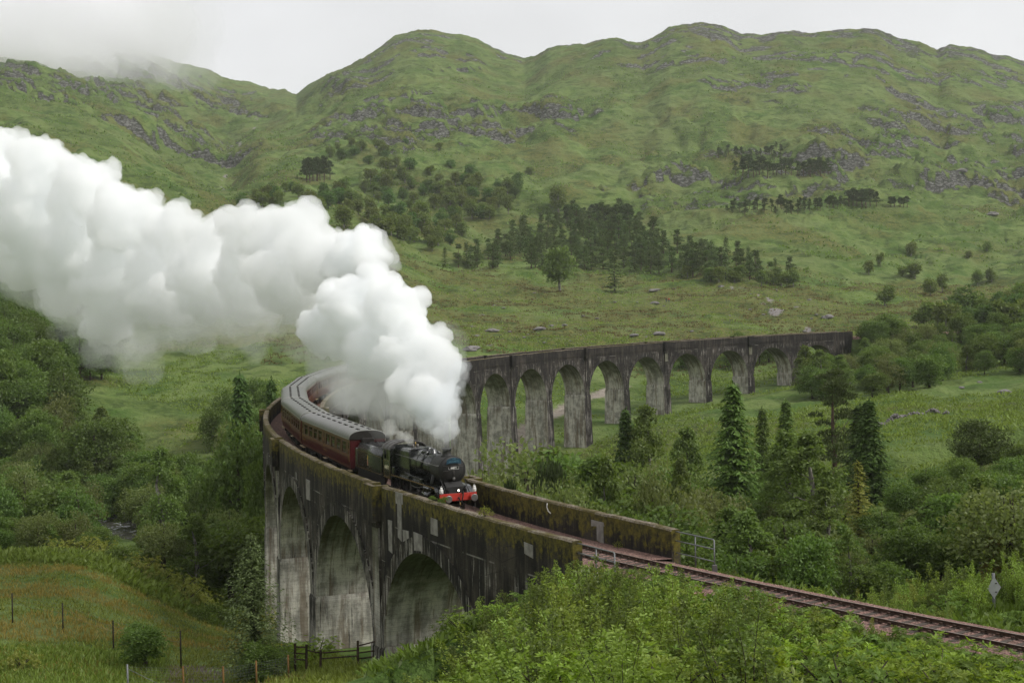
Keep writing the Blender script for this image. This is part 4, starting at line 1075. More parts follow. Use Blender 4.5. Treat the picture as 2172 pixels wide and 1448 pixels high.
def wheel_mesh(rad, spokes, nm):
    mb = MB()
    for y0, y1, ra, rb in ((-.065, .065, rad - .075, rad),):
        N = 36
        ring = lambda r_, y: [(r_ * math.cos(2 * PI * i / N), y, r_ * math.sin(2 * PI * i / N)) for i in range(N)]
        vs = ring(rb, y0) + ring(rb, y1) + ring(ra, y1) + ring(ra, y0) + ring(rb + .03, y0)
        fs = []
        for a, b in ((0, 1), (1, 2), (2, 3), (3, 0)):
            fs += [(a * N + i, a * N + (i + 1) % N, b * N + (i + 1) % N, b * N + i) for i in range(N)]
        mb.idx(fs, vs, 1, False)
    mb.cyl((0, -.09, 0), (0, .10, 0), rad * .20, n=16)
    for i in range(spokes):
        a = 2 * PI * i / spokes
        mb.tube([(rad * .17 * math.cos(a), 0, rad * .17 * math.sin(a)), ((rad - .06) * math.cos(a), 0, (rad - .06) * math.sin(a))], [.045, .03], 5)
    if rad > .7:
        vs = [((rad - .08) * math.cos(a), .05, (rad - .08) * math.sin(a)) for a in np.linspace(.5, 1.6, 8)]
        mb.poly(vs)
    return mb.mesh(nm, [M_GRIME, M_OILY])
WBIG, WSM = wheel_mesh(.915, 18, 'driving_wheel'), wheel_mesh(.50, 10, 'bogie_wheel')
WTEN = wheel_mesh(.645, 12, 'tender_wheel')
def put_wheel(me, nm, parent, x, sg, rad, rot=0.0):
    o = link(nm, me, parent); o.location = (x, sg * .745, rad)
    o.rotation_euler = (0, rot, 0 if sg > 0 else PI); return o
for sg in (-1, 1):
    for x in (-5.61, -7.74, -10.18): put_wheel(WBIG, 'driving_wheel', LOCO, x, sg, .915, .4)
    for x in (-1.92, -3.90): put_wheel(WSM, 'bogie_wheel', LOCO, x, sg, .50, .2)
# cab
mb = MB()
for sg in (-1, 1):
    y0, y1 = sg * 1.30, sg * 1.27
    def pl(x0, x1, z0, z1): mb.box(x0, x1, min(y0, y1), max(y0, y1), z0, z1)
    pl(-11.15, -9.75, 1.35, 2.62); pl(-9.98, -9.75, 2.62, 3.38); pl(-10.52, -10.44, 2.62, 3.38); pl(-11.15, -9.75, 3.24, 3.42); pl(-11.15, -10.98, 2.62, 3.42)
mb.box(-9.80, -9.76, -1.27, -.90, 1.66, 3.40); mb.box(-9.80, -9.76, .90, 1.27, 1.66, 3.40); mb.box(-9.80, -9.76, -.90, .90, 3.40, 3.66)
mb.box(-11.4, -9.8, -1.2, 1.2, 1.30, 1.38); mb.box(-9.95, -9.80, -.85, .85, 1.4, 3.4)
cab = part('cab', mb, M_BLACK, LOCO)
mb = MB(); prof = [(1.36, 3.36), (1.28, 3.52), (1.05, 3.70), (.7, 3.82), (.3, 3.88), (0, 3.89)]; prof = prof + [(-a, b) for a, b in prof[-2::-1]]
n_ = len(prof)
vs = [(x, p[0], p[1] + dz) for x, dz in ((-9.55, 0), (-11.35, 0)) for p in prof] + [(x, p[0] * .985, p[1] - .05) for x in (-9.55, -11.35) for p in prof]
mb.idx([(i, i + 1, n_ + i + 1, n_ + i) for i in range(n_ - 1)] + [(2 * n_ + i + 1, 2 * n_ + i, 3 * n_ + i, 3 * n_ + i + 1) for i in range(n_ - 1)] + [(i + 1, i, 2 * n_ + i, 2 * n_ + i + 1) for i in range(n_ - 1)] + [(n_ + i, n_ + i + 1, 3 * n_ + i + 1, 3 * n_ + i) for i in range(n_ - 1)], vs)
for x in (-9.6, -10.15, -10.9): mb.tube([(x, p[0], p[1] + .015) for p in prof], .018, 5)
mb.box(-10.7, -10.1, -.35, .35, 3.89, 3.93)
part('cab_roof', mb, M_GREY, LOCO)
for sg in (-1, 1):
    mb = MB(); mb.box(-10.44, -9.98, sg * 1.288 - .004, sg * 1.288 + .004, 2.62, 3.24); part('cab_window', mb, M_GLASS, cab)
    mb = MB(); z0, z1, x0, x1, t = 1.46, 2.54, -11.08, -9.83, .012
    yy = sg * 1.303
    for a in ((x0, x1, z0, z0 + t), (x0, x1, z1 - t, z1), (x0, x0 + t, z0, z1), (x1 - t, x1, z0, z1)): mb.box(a[0], a[1], yy - .004, yy + .004, a[2], a[3])
    mb.box(-11.15, -9.75, yy - .004, yy + .004, 1.36, 1.385)
    part('lining', mb, M_LINE, cab)
    o = link('cab_number', text_mesh('44871', .36, 'cab_number', M_CREAM, .004, .006), cab)
    o.location = (-10.46, sg * 1.306, 2.06); o.rotation_euler = (PI / 2, 0, PI if sg > 0 else 0)
mb = MB()
for sg in (-1, 1): mb.box(-11.0, -10.5, sg * 1.2, sg * 1.26, .45, .48); mb.box(-10.95, -10.9, sg * 1.22, sg * 1.25, .45, 1.35); mb.box(-11.0, -10.5, sg * 1.2, sg * 1.26, .85, .88)
part('cab_step', mb, M_GRIME, LOCO)
# front number plate and blue headboard
mb = MB(); mb.bevbox(-1.335, -1.295, -.34, .34, CYB + .10, CYB + .245, .01); npl = part('number_plate', mb, M_BLACK, LOCO)
o = link('plate_number', text_mesh('44871', .165, 'plate_number', M_WHITE, .006, .004), npl); o.location = (-1.288, 0, CYB + .170); o.rotation_euler = (PI / 2, 0, PI / 2)
mb = MB(); mb.box(-1.292, -1.289, -.35, .35, CYB + .088, CYB + .10); mb.box(-1.292, -1.289, -.35, .35, CYB + .245, CYB + .257); mb.box(-1.292, -1.289, -.352, -.34, CYB + .088, CYB + .257); mb.box(-1.292, -1.289, .34, .352, CYB + .088, CYB + .257)
part('plate_border', mb, M_WHITE, npl)
mb = MB(); pts = []
for a in np.linspace(0, 1, 13): pts.append((-.46 + .92 * a, CYB + .71 + .13 * math.sin(PI * a) * 0.9))
low = [(-.52, CYB + .42), (-.30, CYB + .46), (0, CYB + .475), (.30, CYB + .46), (.52, CYB + .42)]
ol = pts + low[::-1]
mb.idx([tuple(range(len(ol))), tuple(range(2 * len(ol) - 1, len(ol) - 1, -1))] + [(i, len(ol) + i, len(ol) + (i + 1) % len(ol), (i + 1) % len(ol)) for i in range(len(ol))],
       [(-1.24, p[0], p[1]) for p in ol] + [(-1.27, p[0], p[1]) for p in ol])
hb = part('headboard', mb, M_BLUE, LOCO)
o = link('headboard_lettering', text_mesh('THE', .13, 'headboard_lettering', M_PALEBLUE, .004, .003), hb); o.location = (-1.232, 0, CYB + .745); o.rotation_euler = (PI / 2, 0, PI / 2)
o = link('headboard_lettering', text_mesh('JACOBITE', .155, 'headboard_lettering', M_PALEBLUE, .004, .003), hb); o.location = (-1.232, 0, CYB + .585); o.rotation_euler = (PI / 2, 0, PI / 2)

# tender
TEND = vehicle('tender', SF + 11.55, 1.6, 6.2, 'black coal tender with small crest coupled behind the locomotive', 'tender')
mb = MB(); prof = [(1.25, 1.30), (1.25, 2.62), (1.22, 2.78), (1.08, 3.02), (.92, 3.14)]
def shell(x0, x1, pr):
    k = len(pr)
    for sg in (-1, 1):
        vs = [(x, sg * p[0], p[1]) for x in (x0, x1) for p in pr] + [(x, sg * (p[0] - .06), p[1] - .02) for x in (x0, x1) for p in pr]
        f = [(i, i + 1, k + i + 1, k + i) for i in range(k - 1)] + [(2 * k + i + 1, 2 * k + i, 3 * k + i, 3 * k + i + 1) for i in range(k - 1)] + [(k - 1, 2 * k - 1, 4 * k - 1, 3 * k - 1)[::-1]] + [(i + 1, i, 2 * k + i, 2 * k + i + 1) for i in range(k - 1)] + [(k + i, k + i + 1, 3 * k + i + 1, 3 * k + i) for i in range(k - 1)]
        mb.idx(f if sg < 0 else [q[::-1] for q in f], vs, 0, True)
shell(-.25, -6.35, prof); shell(-6.35, -7.05, [(1.25, 1.30), (1.25, 2.62), (1.22, 2.74)])
mb.box(-7.06, -7.0, -1.25, 1.25, 1.30, 2.66); mb.box(-6.40, -6.34, -1.05, 1.05, 2.5, 3.10); mb.box(-7.0, -6.35, -1.22, 1.22, 2.50, 2.56); mb.box(-.30, -.25, -1.22, 1.22, 1.3, 2.7)
tank = part('tank', mb, M_BLACK, TEND)
for sg in (-1, 1):
    mb = MB(); yy = sg * 1.253; x0, x1, z0, z1, t = -6.95, -.36, 1.38, 2.60, .012
    for a in ((x0, x1, z0, z0 + t), (x0, x1, z1 - t, z1), (x0, x0 + t, z0, z1), (x1 - t, x1, z0, z1)): mb.box(a[0], a[1], yy - .003, yy + .003, a[2], a[3])
    part('lining', mb, M_LINE, tank)
    mb = MB(); xc, zc = -3.7, 2.02           # the small crest: lion above a wheel
    def flat_(pts, mi): mb.poly([(xc - sg * p[0], yy + sg * .004, zc + p[1]) for p in (pts if sg > 0 else pts)], None, mi)
    flat_([(-.10, .12), (.10, .12), (.13, .22), (.10, .28), (.12, .36), (.04, .42), (-.03, .38), (-.02, .30), (-.08, .24)], 0)
    flat_([(.17 * math.cos(a) * .85, -.12 + .23 * math.sin(a)) for a in np.linspace(0, 2 * PI, 17)[:-1]], 1)
    mb.poly([(xc - sg * .09 * math.cos(a), yy + sg * .006, zc - .12 + .13 * math.sin(a)) for a in np.linspace(0, 2 * PI, 13)[:-1]], None, 2)
    part('crest', mb, [paint('crest_yellow', (0.62, 0.42, 0.05), .5), paint('crest_buff', (0.42, 0.26, 0.17), .5), paint('crest_red', (0.30, 0.07, 0.05), .5)], tank)
# coal heap
N1, N2 = 26, 12; vs = []
for i in range(N1):
    for j in range(N2):
        x = -.4 - 5.9 * i / (N1 - 1); y = -1.0 + 2.0 * j / (N2 - 1)
        z = 2.80 + .40 * (1 - (y / 1.05) ** 2) * (.75 + .25 * math.sin(i * .5)) + random.uniform(-.07, .07)
        vs.append((x, y, z))
mb = MB(); mb.idx([(i * N2 + j, i * N2 + j + 1, (i + 1) * N2 + j + 1, (i + 1) * N2 + j) for i in range(N1 - 1) for j in range(N2 - 1)], vs)
o = part('coal', mb, M_COAL, TEND); o['kind'] = 'stuff'
mb = MB()
for sg in (-1, 1):
    mb.box(-7.0, -.2, sg * 1.02 - .02, sg * 1.02 + .02, .60, 1.25)
    for x in (-1.6, -3.88, -6.17): mb.bevbox(x - .2, x + .2, sg * 1.02 - .02, sg * 1.02 + .14, .42, .85); mb.bevbox(x - .45, x + .45, sg * 1.08 - .05, sg * 1.08 + .05, .30, .40)
mb.box(-7.05, -.1, -1.24, 1.24, 1.22, 1.30)
part('frame', mb, M_GRIME, TEND)
for sg in (-1, 1):
    for x in (-1.6, -3.88, -6.17): put_wheel(WTEN, 'tender_wheel', TEND, x, sg, .645)
    mb = MB(); mb.tube([(-7.05, sg * .865, 1.06), (-7.35, sg * .865, 1.06), (-7.36, sg * .865, 1.06), (-7.42, sg * .865, 1.06)], [.12, .08, .22, .22], 14); part('buffer', mb, M_GRIME, TEND)

# the coaches
LC = 20.25
def coach_proto():
    root = empty('coach', (0, 0, 0))
    HWc = 1.395; z0, zs, zt = 1.02, 2.08, 2.98; ze = 3.26
    NW = 4
    doors = [-.62, -10.08, -19.54]; wx = []
    for base in (-1.35, -10.75):
        for i in range(4): wx.append(base - .95 - i * 2.08)
    ww, dw = 1.36, .48
    holes = sorted([(x - ww / 2, x + ww / 2) for x in wx] + [(d - dw / 2, d + dw / 2) for d in doors])
    mb = MB()
    def wallprof(z):                       # slight tumblehome
        return HWc - (0.10 * ((1.75 - z) / .75) ** 2 if z < 1.75 else 0.035 * (z - 1.75))
    zl = [z0, 1.25, 1.5, 1.8, zs]
    x_front, x_rear = -.30, -19.96
    for sg in (-1, 1):
        for za, zb in zip(zl[:-1], zl[1:]):
            p = [(x_front, sg * wallprof(za), za), (x_rear, sg * wallprof(za), za), (x_rear, sg * wallprof(zb), zb), (x_front, sg * wallprof(zb), zb)]
            mb.poly(p if sg < 0 else p[::-1])
            p = [(a, b - sg * .06, c) for a, b, c in p]; mb.poly(p if sg > 0 else p[::-1], None, 1)
        e = [x_rear] + [v for h in holes for v in h] + [x_front]
        for i in range(0, len(e), 2):      # pillars
            xa, xb = e[i], e[i + 1]
            ya, yb = wallprof(zs), wallprof(zt)
            v = [(xa, sg * ya, zs), (xb, sg * ya, zs), (xb, sg * yb, zt), (xa, sg * yb, zt)]; v += [(a, b - sg * .07, c) for a, b, c in v]
            f = [(0, 1, 2, 3), (7, 6, 5, 4), (0, 3, 7, 4), (1, 5, 6, 2)]
            mb.idx(f if sg < 0 else [q[::-1] for q in f], v)
        p = [(x_front, sg * wallprof(zt), zt), (x_rear, sg * wallprof(zt), zt), (x_rear, sg * wallprof(ze), ze), (x_front, sg * wallprof(ze), ze)]
        mb.poly(p if sg < 0 else p[::-1]); p = [(a, b - sg * .06, c) for a, b, c in p]; mb.poly(p if sg > 0 else p[::-1], None, 1)
        mb.box(x_rear, x_front, sg * (wallprof(zs) - .035) - .035, sg * (wallprof(zs) - .035) + .035, zs - .012, zs)
    mb.box(x_rear, x_front, -1.28, 1.28, 1.0, 1.06, 1)
    endp = [(-1.30, z0), (1.30, z0), (1.39, 1.8), (1.34, ze), (1.05, 3.62), (.5, 3.80), (-.5, 3.80), (-1.05, 3.62), (-1.34, ze), (-1.39, 1.8)]
    for x, fl in ((x_front, False), (x_rear, True)):
        vs = [(x, -a if False else a, b) for a, b in endp]; mb.poly(vs if not fl else vs[::-1])
        vs = [(x - .05 if not fl else x + .05, a, b) for a, b in endp]; mb.poly(vs[::-1] if not fl else vs, None, 1)
    body = mb.build('body', [M_MAROON, M_BEIGE], root)
    mb = MB()
    for sg in (-1, 1):
        for z, t in ((1.98, .009), (3.05, .008), (1.14, .008)):
            yy = sg * (wallprof(z) + .003); mb.box(x_rear, x_front, yy - .004, yy + .004, z - t, z + t)
        for d in doors:
            for e_ in (-.36, .36):
                mb.box(d + e_ - .004, d + e_ + .004, sg * 1.398 - .002, sg * 1.398 + .002, 1.3, 3.05, 0)
    mb.build('lining', M_LINE, body)
    # roof
    mb = MB(); rp = []
    for i in range(15):
        a = PI * i / 14; cx_, sn = math.cos(a), math.sin(a)
        rp.append((1.405 * math.copysign(abs(cx_) ** .72, cx_), 3.20 + .64 * abs(sn) ** .80))
    vs = [(x, p[0], p[1]) for x in (x_front + .06, -5, -10, -15, x_rear - .06) for p in rp]
    mb.idx([(i * 15 + j, i * 15 + j + 1, (i + 1) * 15 + j + 1, (i + 1) * 15 + j) for i in range(4) for j in range(14)], vs, 0, True)
    mb.idx([tuple(range(15)), tuple(range(29, 14, -1))], [(x_front + .06, p[0], p[1] - .0) for p in rp] + [(x_rear - .06, p[0], p[1]) for p in rp], 1)
    roof = mb.build('roof', [M_ROOF, M_GRIME], root)
    mb = MB()
    for x in (x_front + .02, x_rear - .02): mb.tube([(x, p[0] * 1.006, p[1] + .012) for p in rp], .035, 5)
    for sg in (-1, 1): mb.box(x_rear, x_front, sg * 1.40 - .03, sg * 1.40 + .03, 3.20, 3.235)
    mb.build('rain_strip', paint('rain_strip', (0.28, 0.28, 0.26), .5), roof)
    vm = MB(); vm.tube([(0, 0, -.02), (0, 0, .07), (0, 0, .09)], [.10, .12, .06], 8); vm.box(-.14, .14, -.09, .09, 0, .045)
    vme = vm.mesh('roof_vent', M_GRIME)
    for x in np.arange(-1.6, -19.5, -2.2):
        for dx, sy in ((0, .42), (.55, .42), (0, -.42), (.55, -.42)):
            o = link('roof_vent', vme, roof); o.location = (x + dx - .3, sy, 3.80)
    # windows
    for sg in (-1, 1):
        yy = sg * (wallprof(2.5) - .035)
        for x in wx:
            mb = MB(); mb.box(x - ww / 2, x + ww / 2, yy - .008, yy + .008, zs, zt)
            w_ = mb.build('window', M_GLASS, root)
            mb = MB(); t = .035; y2 = sg * (wallprof(2.5) - .004)
            for a in ((x - ww / 2, x + ww / 2, zs, zs + t), (x - ww / 2, x + ww / 2, zt - t, zt), (x - ww / 2, x - ww / 2 + t, zs, zt), (x + ww / 2 - t, x + ww / 2, zs, zt), (x - ww / 2, x + ww / 2, zt - .34, zt - .30), (x - .015, x + .015, zt - .32, zt)):
                mb.box(a[0], a[1], y2 - .012, y2 + .012, a[2], a[3])
            mb.build('window_frame', M_MAROON, w_)
        for d in doors:
            mb = MB(); mb.box(d - dw / 2, d + dw / 2, yy - .008, yy + .008, zs, zt); dd = mb.build('door_window', M_GLASS, root)
            mb = MB(); mb.tube([(d + .32, sg * 1.41, 1.75), (d + .32, sg * 1.45, 1.8), (d + .32, sg * 1.45, 2.5), (d + .32, sg * 1.41, 2.55)], .015, 5); mb.sphere((d + .28, sg * 1.42, 1.62), .04, 0, 6)
            mb.build('door_handle', M_BRASS, root)
            mb = MB(); mb.box(d - .45, d + .45, sg * 1.30 - .12, sg * 1.30 + .12, .86, .90); mb.build('footboard', paint('footboard', (0.35, 0.27, 0.16), .7), root)
        o = link('coach_number', text_mesh('99723', .24, 'coach_number', M_LINE, .003, .004), root)
        o.location = (-1.35 if sg > 0 else -18.6, sg * 1.400, 1.60); o.rotation_euler = (PI / 2, 0, PI if sg > 0 else 0)
        mb = MB(); xc = -9.2; mb.poly([(xc + .13 * math.cos(a), sg * 1.402, 1.58 + .13 * math.sin(a)) for a in np.linspace(0, 2 * PI, 13)[:-1] * -sg]); mb.build('crest', M_LINE, root)
    # seats and tables
    st = MB()
    for bay in wx:
        for sx_ in (-.78, .78):
            for sy in (-.82, .82):
                st.bevbox(bay + sx_ - .10, bay + sx_ + .10, sy - .46, sy + .46, 1.45, 2.22, .04); st.box(bay + sx_ * .72 - .2, bay + sx_ * .72 + .2, sy - .46, sy + .46, 1.36, 1.52)
        for sy in (-.9, .9): st.box(bay - .32, bay + .32, sy - .42, sy + .42, 1.78, 1.82, 1)
    o = st.build('seat', [M_SEAT, M_TABLE], root); o['kind'] = 'stuff'
    # underframe, bogies, gangways, buffers
    mb = MB(); mb.box(-19.9, -.35, -1.15, 1.15, .80, 1.0)
    for x0, x1 in ((-8.2, -6.6), (-11.8, -9.6), (-13.2, -12.4)):
        for sg in (-1, 1): mb.bevbox(x0, x1, sg * .95 - .22, sg * .95 + .22, .36, .84)
    for sg in (-1, 1): mb.tube([(-5.6, sg * 1.0, .82), (-8.0, sg * 1.0, .45), (-12.3, sg * 1.0, .45), (-14.7, sg * 1.0, .82)], .05, 5)
    mb.build('underframe', M_GRIME, root)
    for xb in (-3.0, -17.25):
        mb = MB()
        for sg in (-1, 1):
            mb.bevbox(xb - 1.75, xb + 1.75, sg * 1.0 - .06, sg * 1.0 + .06, .52, .74, .03); mb.bevbox(xb - .55, xb + .55, sg * 1.02 - .09, sg * 1.02 + .09, .28, .56, .03)
            for dx in (-1.3, 1.3): mb.bevbox(xb + dx - .2, xb + dx + .2, sg * 1.02 - .1, sg * 1.02 + .1, .36, .66, .03)
        mb.box(xb - .4, xb + .4, -1.0, 1.0, .5, .8)
        bg = mb.build('bogie', M_GRIME, root)
        for dx in (-1.3, 1.3):
            for sg in (-1, 1): put_wheel(WSM, 'wheel', bg, xb + dx, sg, .50)
    for x, sg in ((-.30, 1), (-19.96, -1)):
        mb = MB(); x2 = x + sg * .30
        mb.bevbox(min(x, x2), max(x, x2), -.48, .48, 1.12, 3.30, .06); mb.build('gangway', M_GRIME, root)
        for sy in (-.865, .865):
            mb = MB(); mb.tube([(x, sy, 1.06), (x + sg * .22, sy, 1.06), (x + sg * .23, sy, 1.06), (x + sg * .285, sy, 1.06)], [.12, .08, .22, .22], 12); mb.build('buffer', M_GRIME, root)
    return root
cproto = coach_proto()
def kids(o): return [c for c in o.children]
def copy_tree(o, parent=None, skip=()):
    c = o.copy(); C.objects.link(c)
    for k_ in ('label', 'category', 'group', 'kind'):
        if k_ in o.keys(): c[k_] = o[k_]
    if parent is not None:
        c.parent = parent; c.matrix_parent_inverse = o.matrix_parent_inverse.copy()
    for ch in kids(o):
        if ch.name.split('.')[0] not in skip: copy_tree(ch, c, skip)
    return c
CLAB = ['maroon coach with grey roof coupled directly behind the black tender', 'second maroon coach with olive grey roof, behind the leading coach',
        'third maroon coach, rounding the curve with black vents along its roof', 'fourth maroon coach, its side half hidden by drifting steam',
        'fifth maroon coach, beneath the thickest steam on the curve', 'sixth maroon coach, mostly veiled by steam above the inner parapet', 'last maroon coach, just showing red under the steam']
SC0 = SF + 11.55 + 7.42
NCO = 7
for i in range(NCO):
    s0 = SC0 + i * LC
    o = cproto if i == 0 else copy_tree(cproto)
    tmp = vehicle('coach_place', s0, 3.0, 17.25, None, None)
    o.matrix_world = tmp.matrix_world.copy(); bpy.data.objects.remove(tmp)
    tag(o, CLAB[i], 'railway coach', 'maroon coaches of the train')

# the driver leaning from the cab
def skin_body(name, joints, edges, radii, mat_, parent=None, sub=1, root=0):
    me = bpy.data.meshes.new(name); me.from_pydata(joints, edges, [])
    o = bpy.data.objects.new(name, me); C.objects.link(o)
    sk = o.modifiers.new('skin', 'SKIN'); ss_ = o.modifiers.new('sub', 'SUBSURF'); ss_.levels = sub; ss_.render_levels = sub
    for i, v in enumerate(me.skin_vertices[0].data):
        v.radius = radii[i] if hasattr(radii[i], '__len__') else (radii[i], radii[i]); v.use_root = (i == root)
    dg = bpy.context.evaluated_depsgraph_get(); m2 = bpy.data.meshes.new_from_object(o.evaluated_get(dg)); m2.name = name
    bpy.data.objects.remove(o); bpy.data.meshes.remove(me)
    m2.materials.clear(); m2.materials.append(mat_)
    m2.polygons.foreach_set('use_smooth', np.ones(len(m2.polygons), bool))
    return link(name, m2, parent)
def cloth(name, col): return paint(name, col, .9, 0, .2, 8, .1)
def make_person(name, jacket, trousers, hair, pose='stand'):
    """a figure 1.75 m tall; body one continuous skinned mesh, clothes and hair as children"""
    J = [(0, 0, .95), (0, 0, 1.12), (0, .0, 1.32), (0, 0, 1.46), (0, .02, 1.54), (0, .03, 1.64), (0, .03, 1.73),
         (-.17, 0, 1.42), (-.24, .02, 1.16), (-.22, .10, .93), (-.21, .14, .84), (.17, 0, 1.42), (.24, -.02, 1.16), (.23, .06, .93), (.22, .10, .84),
         (-.09, 0, .90), (-.10, .03, .50), (-.10, 0, .09), (-.10, .16, .04), (.09, 0, .90), (.11, -.02, .50), (.11, -.06, .09), (.11, .10, .04)]
    Ed = [(0, 1), (1, 2), (2, 3), (3, 4), (4, 5), (5, 6), (3, 7), (7, 8), (8, 9), (9, 10), (3, 11), (11, 12), (12, 13), (13, 14), (0, 15), (15, 16), (16, 17), (17, 18), (0, 19), (19, 20), (20, 21), (21, 22)]
    Rr = [(.15, .11), (.145, .10), (.17, .11), (.12, .09), .055, .085, .07, .07, .05, .038, .04, .07, .05, .038, .04, .085, .06, .045, .045, .085, .06, .045, .045]
    root = empty(name)
    skin_body('body', J, Ed, Rr, SKIN, root)
    def sub_(nm, ids, ed, grow, mt, extra=()):
        idm = {a: i for i, a in enumerate(ids)}
        rr_ = [tuple(x + grow for x in (Rr[i] if hasattr(Rr[i], '__len__') else (Rr[i], Rr[i]))) for i in ids]
        return skin_body(nm, [J[i] for i in ids], [(idm[a], idm[b]) for a, b in ed], rr_, mt, root)
    sub_('jacket', [0, 1, 2, 3, 7, 8, 9, 11, 12, 13], [(0, 1), (1, 2), (2, 3), (3, 7), (7, 8), (8, 9), (3, 11), (11, 12), (12, 13)], .022, jacket)
    sub_('trousers', [0, 15, 16, 17, 19, 20, 21], [(0, 15), (15, 16), (16, 17), (0, 19), (19, 20), (20, 21)], .018, trousers)
    mb = MB(); mb.sphere((0, .01, 1.70), .098, 0, 10, 0.9); mb.build('hair', hair, root)
    return root
M_DARKC, M_REDC, M_JEAN, M_HAIR = cloth('dark_jacket', (0.02, 0.022, 0.03)), cloth('red_jacket', (0.42, 0.05, 0.03)), cloth('blue_trousers', (0.04, 0.06, 0.11)), cloth('brown_hair', (0.05, 0.03, 0.02))
drv = make_person('person', M_DARKC, M_DARKC, M_HAIR)
tag(drv, 'engine driver in dark clothes looking out of the cab side', 'person')
drv.matrix_world = LOCO.matrix_world @ Matrix.Translation((-10.78, 1.12, 1.38)) @ Matrix.Rotation(-1.0, 4, 'Z') @ Matrix.Rotation(-.08, 4, 'X')

# ------------------------------------------------------------------ plants
def rand_dirs(n, rs):
    v = rs.normal(size=(n, 3)); return v / np.linalg.norm(v, axis=1, keepdims=True)
def leaf_arrays(P, T, N, Ln, Wd, fold=0.0):
    """diamond leaves: P base points, T axis, N normal"""
    T = T / np.linalg.norm(T, axis=1, keepdims=True)
    B = np.cross(T, N); bl = np.linalg.norm(B, axis=1, keepdims=True); B = B / np.maximum(bl, 1e-6)
    Ln = np.broadcast_to(np.asarray(Ln, float), (len(P),))[:, None]; Wd = np.broadcast_to(np.asarray(Wd, float), (len(P),))[:, None]
    N2 = np.cross(B, T)
    mid = P + T * Ln * 0.5
    V = np.stack([P, mid + B * Wd * 0.5 + N2 * fold * Ln, P + T * Ln, mid - B * Wd * 0.5 + N2 * fold * Ln], 1)
    return V.reshape(-1, 3)
def leaves_mesh(name, Vs, mt):
    V = np.concatenate(Vs); n = len(V) // 4
    return mesh_np(name, V, np.arange(n * 4).reshape(-1, 4), [mt])

def bark_mat(name, a, b):
    n = NT(name); o = n.coord('Object', (1, 1, .35)); v = n.noise(o, 4, 5, .65)
    return n.pbr(n.mix(n.ramp(v, .35, .65), a, b), .9, 0, n.bump(v, .5, .05), .1)
BARK = bark_mat('brown_bark', (0.030, 0.024, 0.018), (0.085, 0.068, 0.052))
BARK_B = bark_mat('pale_birch_bark', (0.07, 0.06, 0.05), (0.30, 0.28, 0.25))
BARK_P = bark_mat('pine_bark', (0.05, 0.035, 0.026), (0.13, 0.085, 0.060))

def trunk_mesh(name, h, r, limbs, mt, rs, spread=0.5, multi=1, n=6):
    mb = MB()
    for k in range(multi):
        bx_, by_ = (0, 0) if multi == 1 else (rs.normal() * .12 * h * .3, rs.normal() * .12 * h * .3)
        pts = [(bx_ * .3, by_ * .3, -0.4)] + [(bx_ * t + rs.normal() * .02 * h, by_ * t + rs.normal() * .02 * h, h * t) for t in (.25, .5, .75, 1.0)]
        mb.tube(pts, [r * 1.25, r, r * .75, r * .5, r * .12], n, cap=False)
    for i in range(limbs):
        t = .25 + .6 * i / max(1, limbs - 1); a = rs.uniform(0, 2 * PI); l = h * spread * (1.1 - t) * rs.uniform(.7, 1.2)
        p0 = Vector((0, 0, h * t)); d = Vector((math.cos(a), math.sin(a), .55))
        mb.tube([p0, p0 + d * l * .5, p0 + d * l + Vector((0, 0, l * .15))], [r * .42 * (1.1 - t), r * .28 * (1.1 - t), r * .06], 5, cap=False)
    return mb.mesh(name, mt)

def broadleaf(seed, h, rad, lobes, per, leaf, mt, bark, zc=.60, droop=0.0, flat=1.0, shape='round', bare=.18, multi=1):
    rs = np.random.default_rng(seed); Vs = []
    for i in range(lobes):
        if shape == 'column':
            t = (i + rs.uniform(0, 1)) / lobes; z = h * (bare + (1 - bare) * t)
            rr = rad * (1 - (abs(t - .38) / .64) ** 2.0) * rs.uniform(.45, .9) if t > .38 else rad * (0.55 + .45 * t / .38) * rs.uniform(.4, .9)
            a = rs.uniform(0, 2 * PI); c = np.array([rr * math.cos(a) * .72, rr * math.sin(a) * .72, z]); lr = max(.2, rad * .42 * (1.15 - t * .75)) * rs.uniform(.7, 1.2)
        else:
            d = rand_dirs(1, rs)[0]; q = rs.uniform(.25, 1.0) ** .6
            ez = h * (1 - bare) * .5; zcen = h * bare + ez
            c = np.array([d[0] * rad * .74 * q, d[1] * rad * .74 * q, zcen + d[2] * ez * .74 * q]); lr = rad * rs.uniform(.26, .46)
            lr *= 1.0 if d[2] > -.3 else .8
        n = int(per * rs.uniform(.7, 1.3))
        d = rand_dirs(n, rs); d[:, 2] = np.where(d[:, 2] < -.35, -d[:, 2], d[:, 2])
        sc_l = np.array([1, 1, .78 * flat]) * lr
        P = c + d * sc_l * rs.uniform(.62, 1.06, (n, 1)); P += rs.normal(size=(n, 3)) * lr * .10
        T = d * .6 + rand_dirs(n, rs) * .9 + np.array([0, 0, -droop]); N = d * .55 + rand_dirs(n, rs) * .7 + np.array([0, 0, .45])
        Vs.append(leaf_arrays(P, T, N, leaf * rs.uniform(.6, 1.35, n), leaf * .62 * rs.uniform(.7, 1.2, n), .08))
    cm = leaves_mesh('crown', Vs, mt)
    tm = trunk_mesh('trunk', h * .86, h * .022 + .05, 6, bark, rs, .42, multi)
    return cm, tm

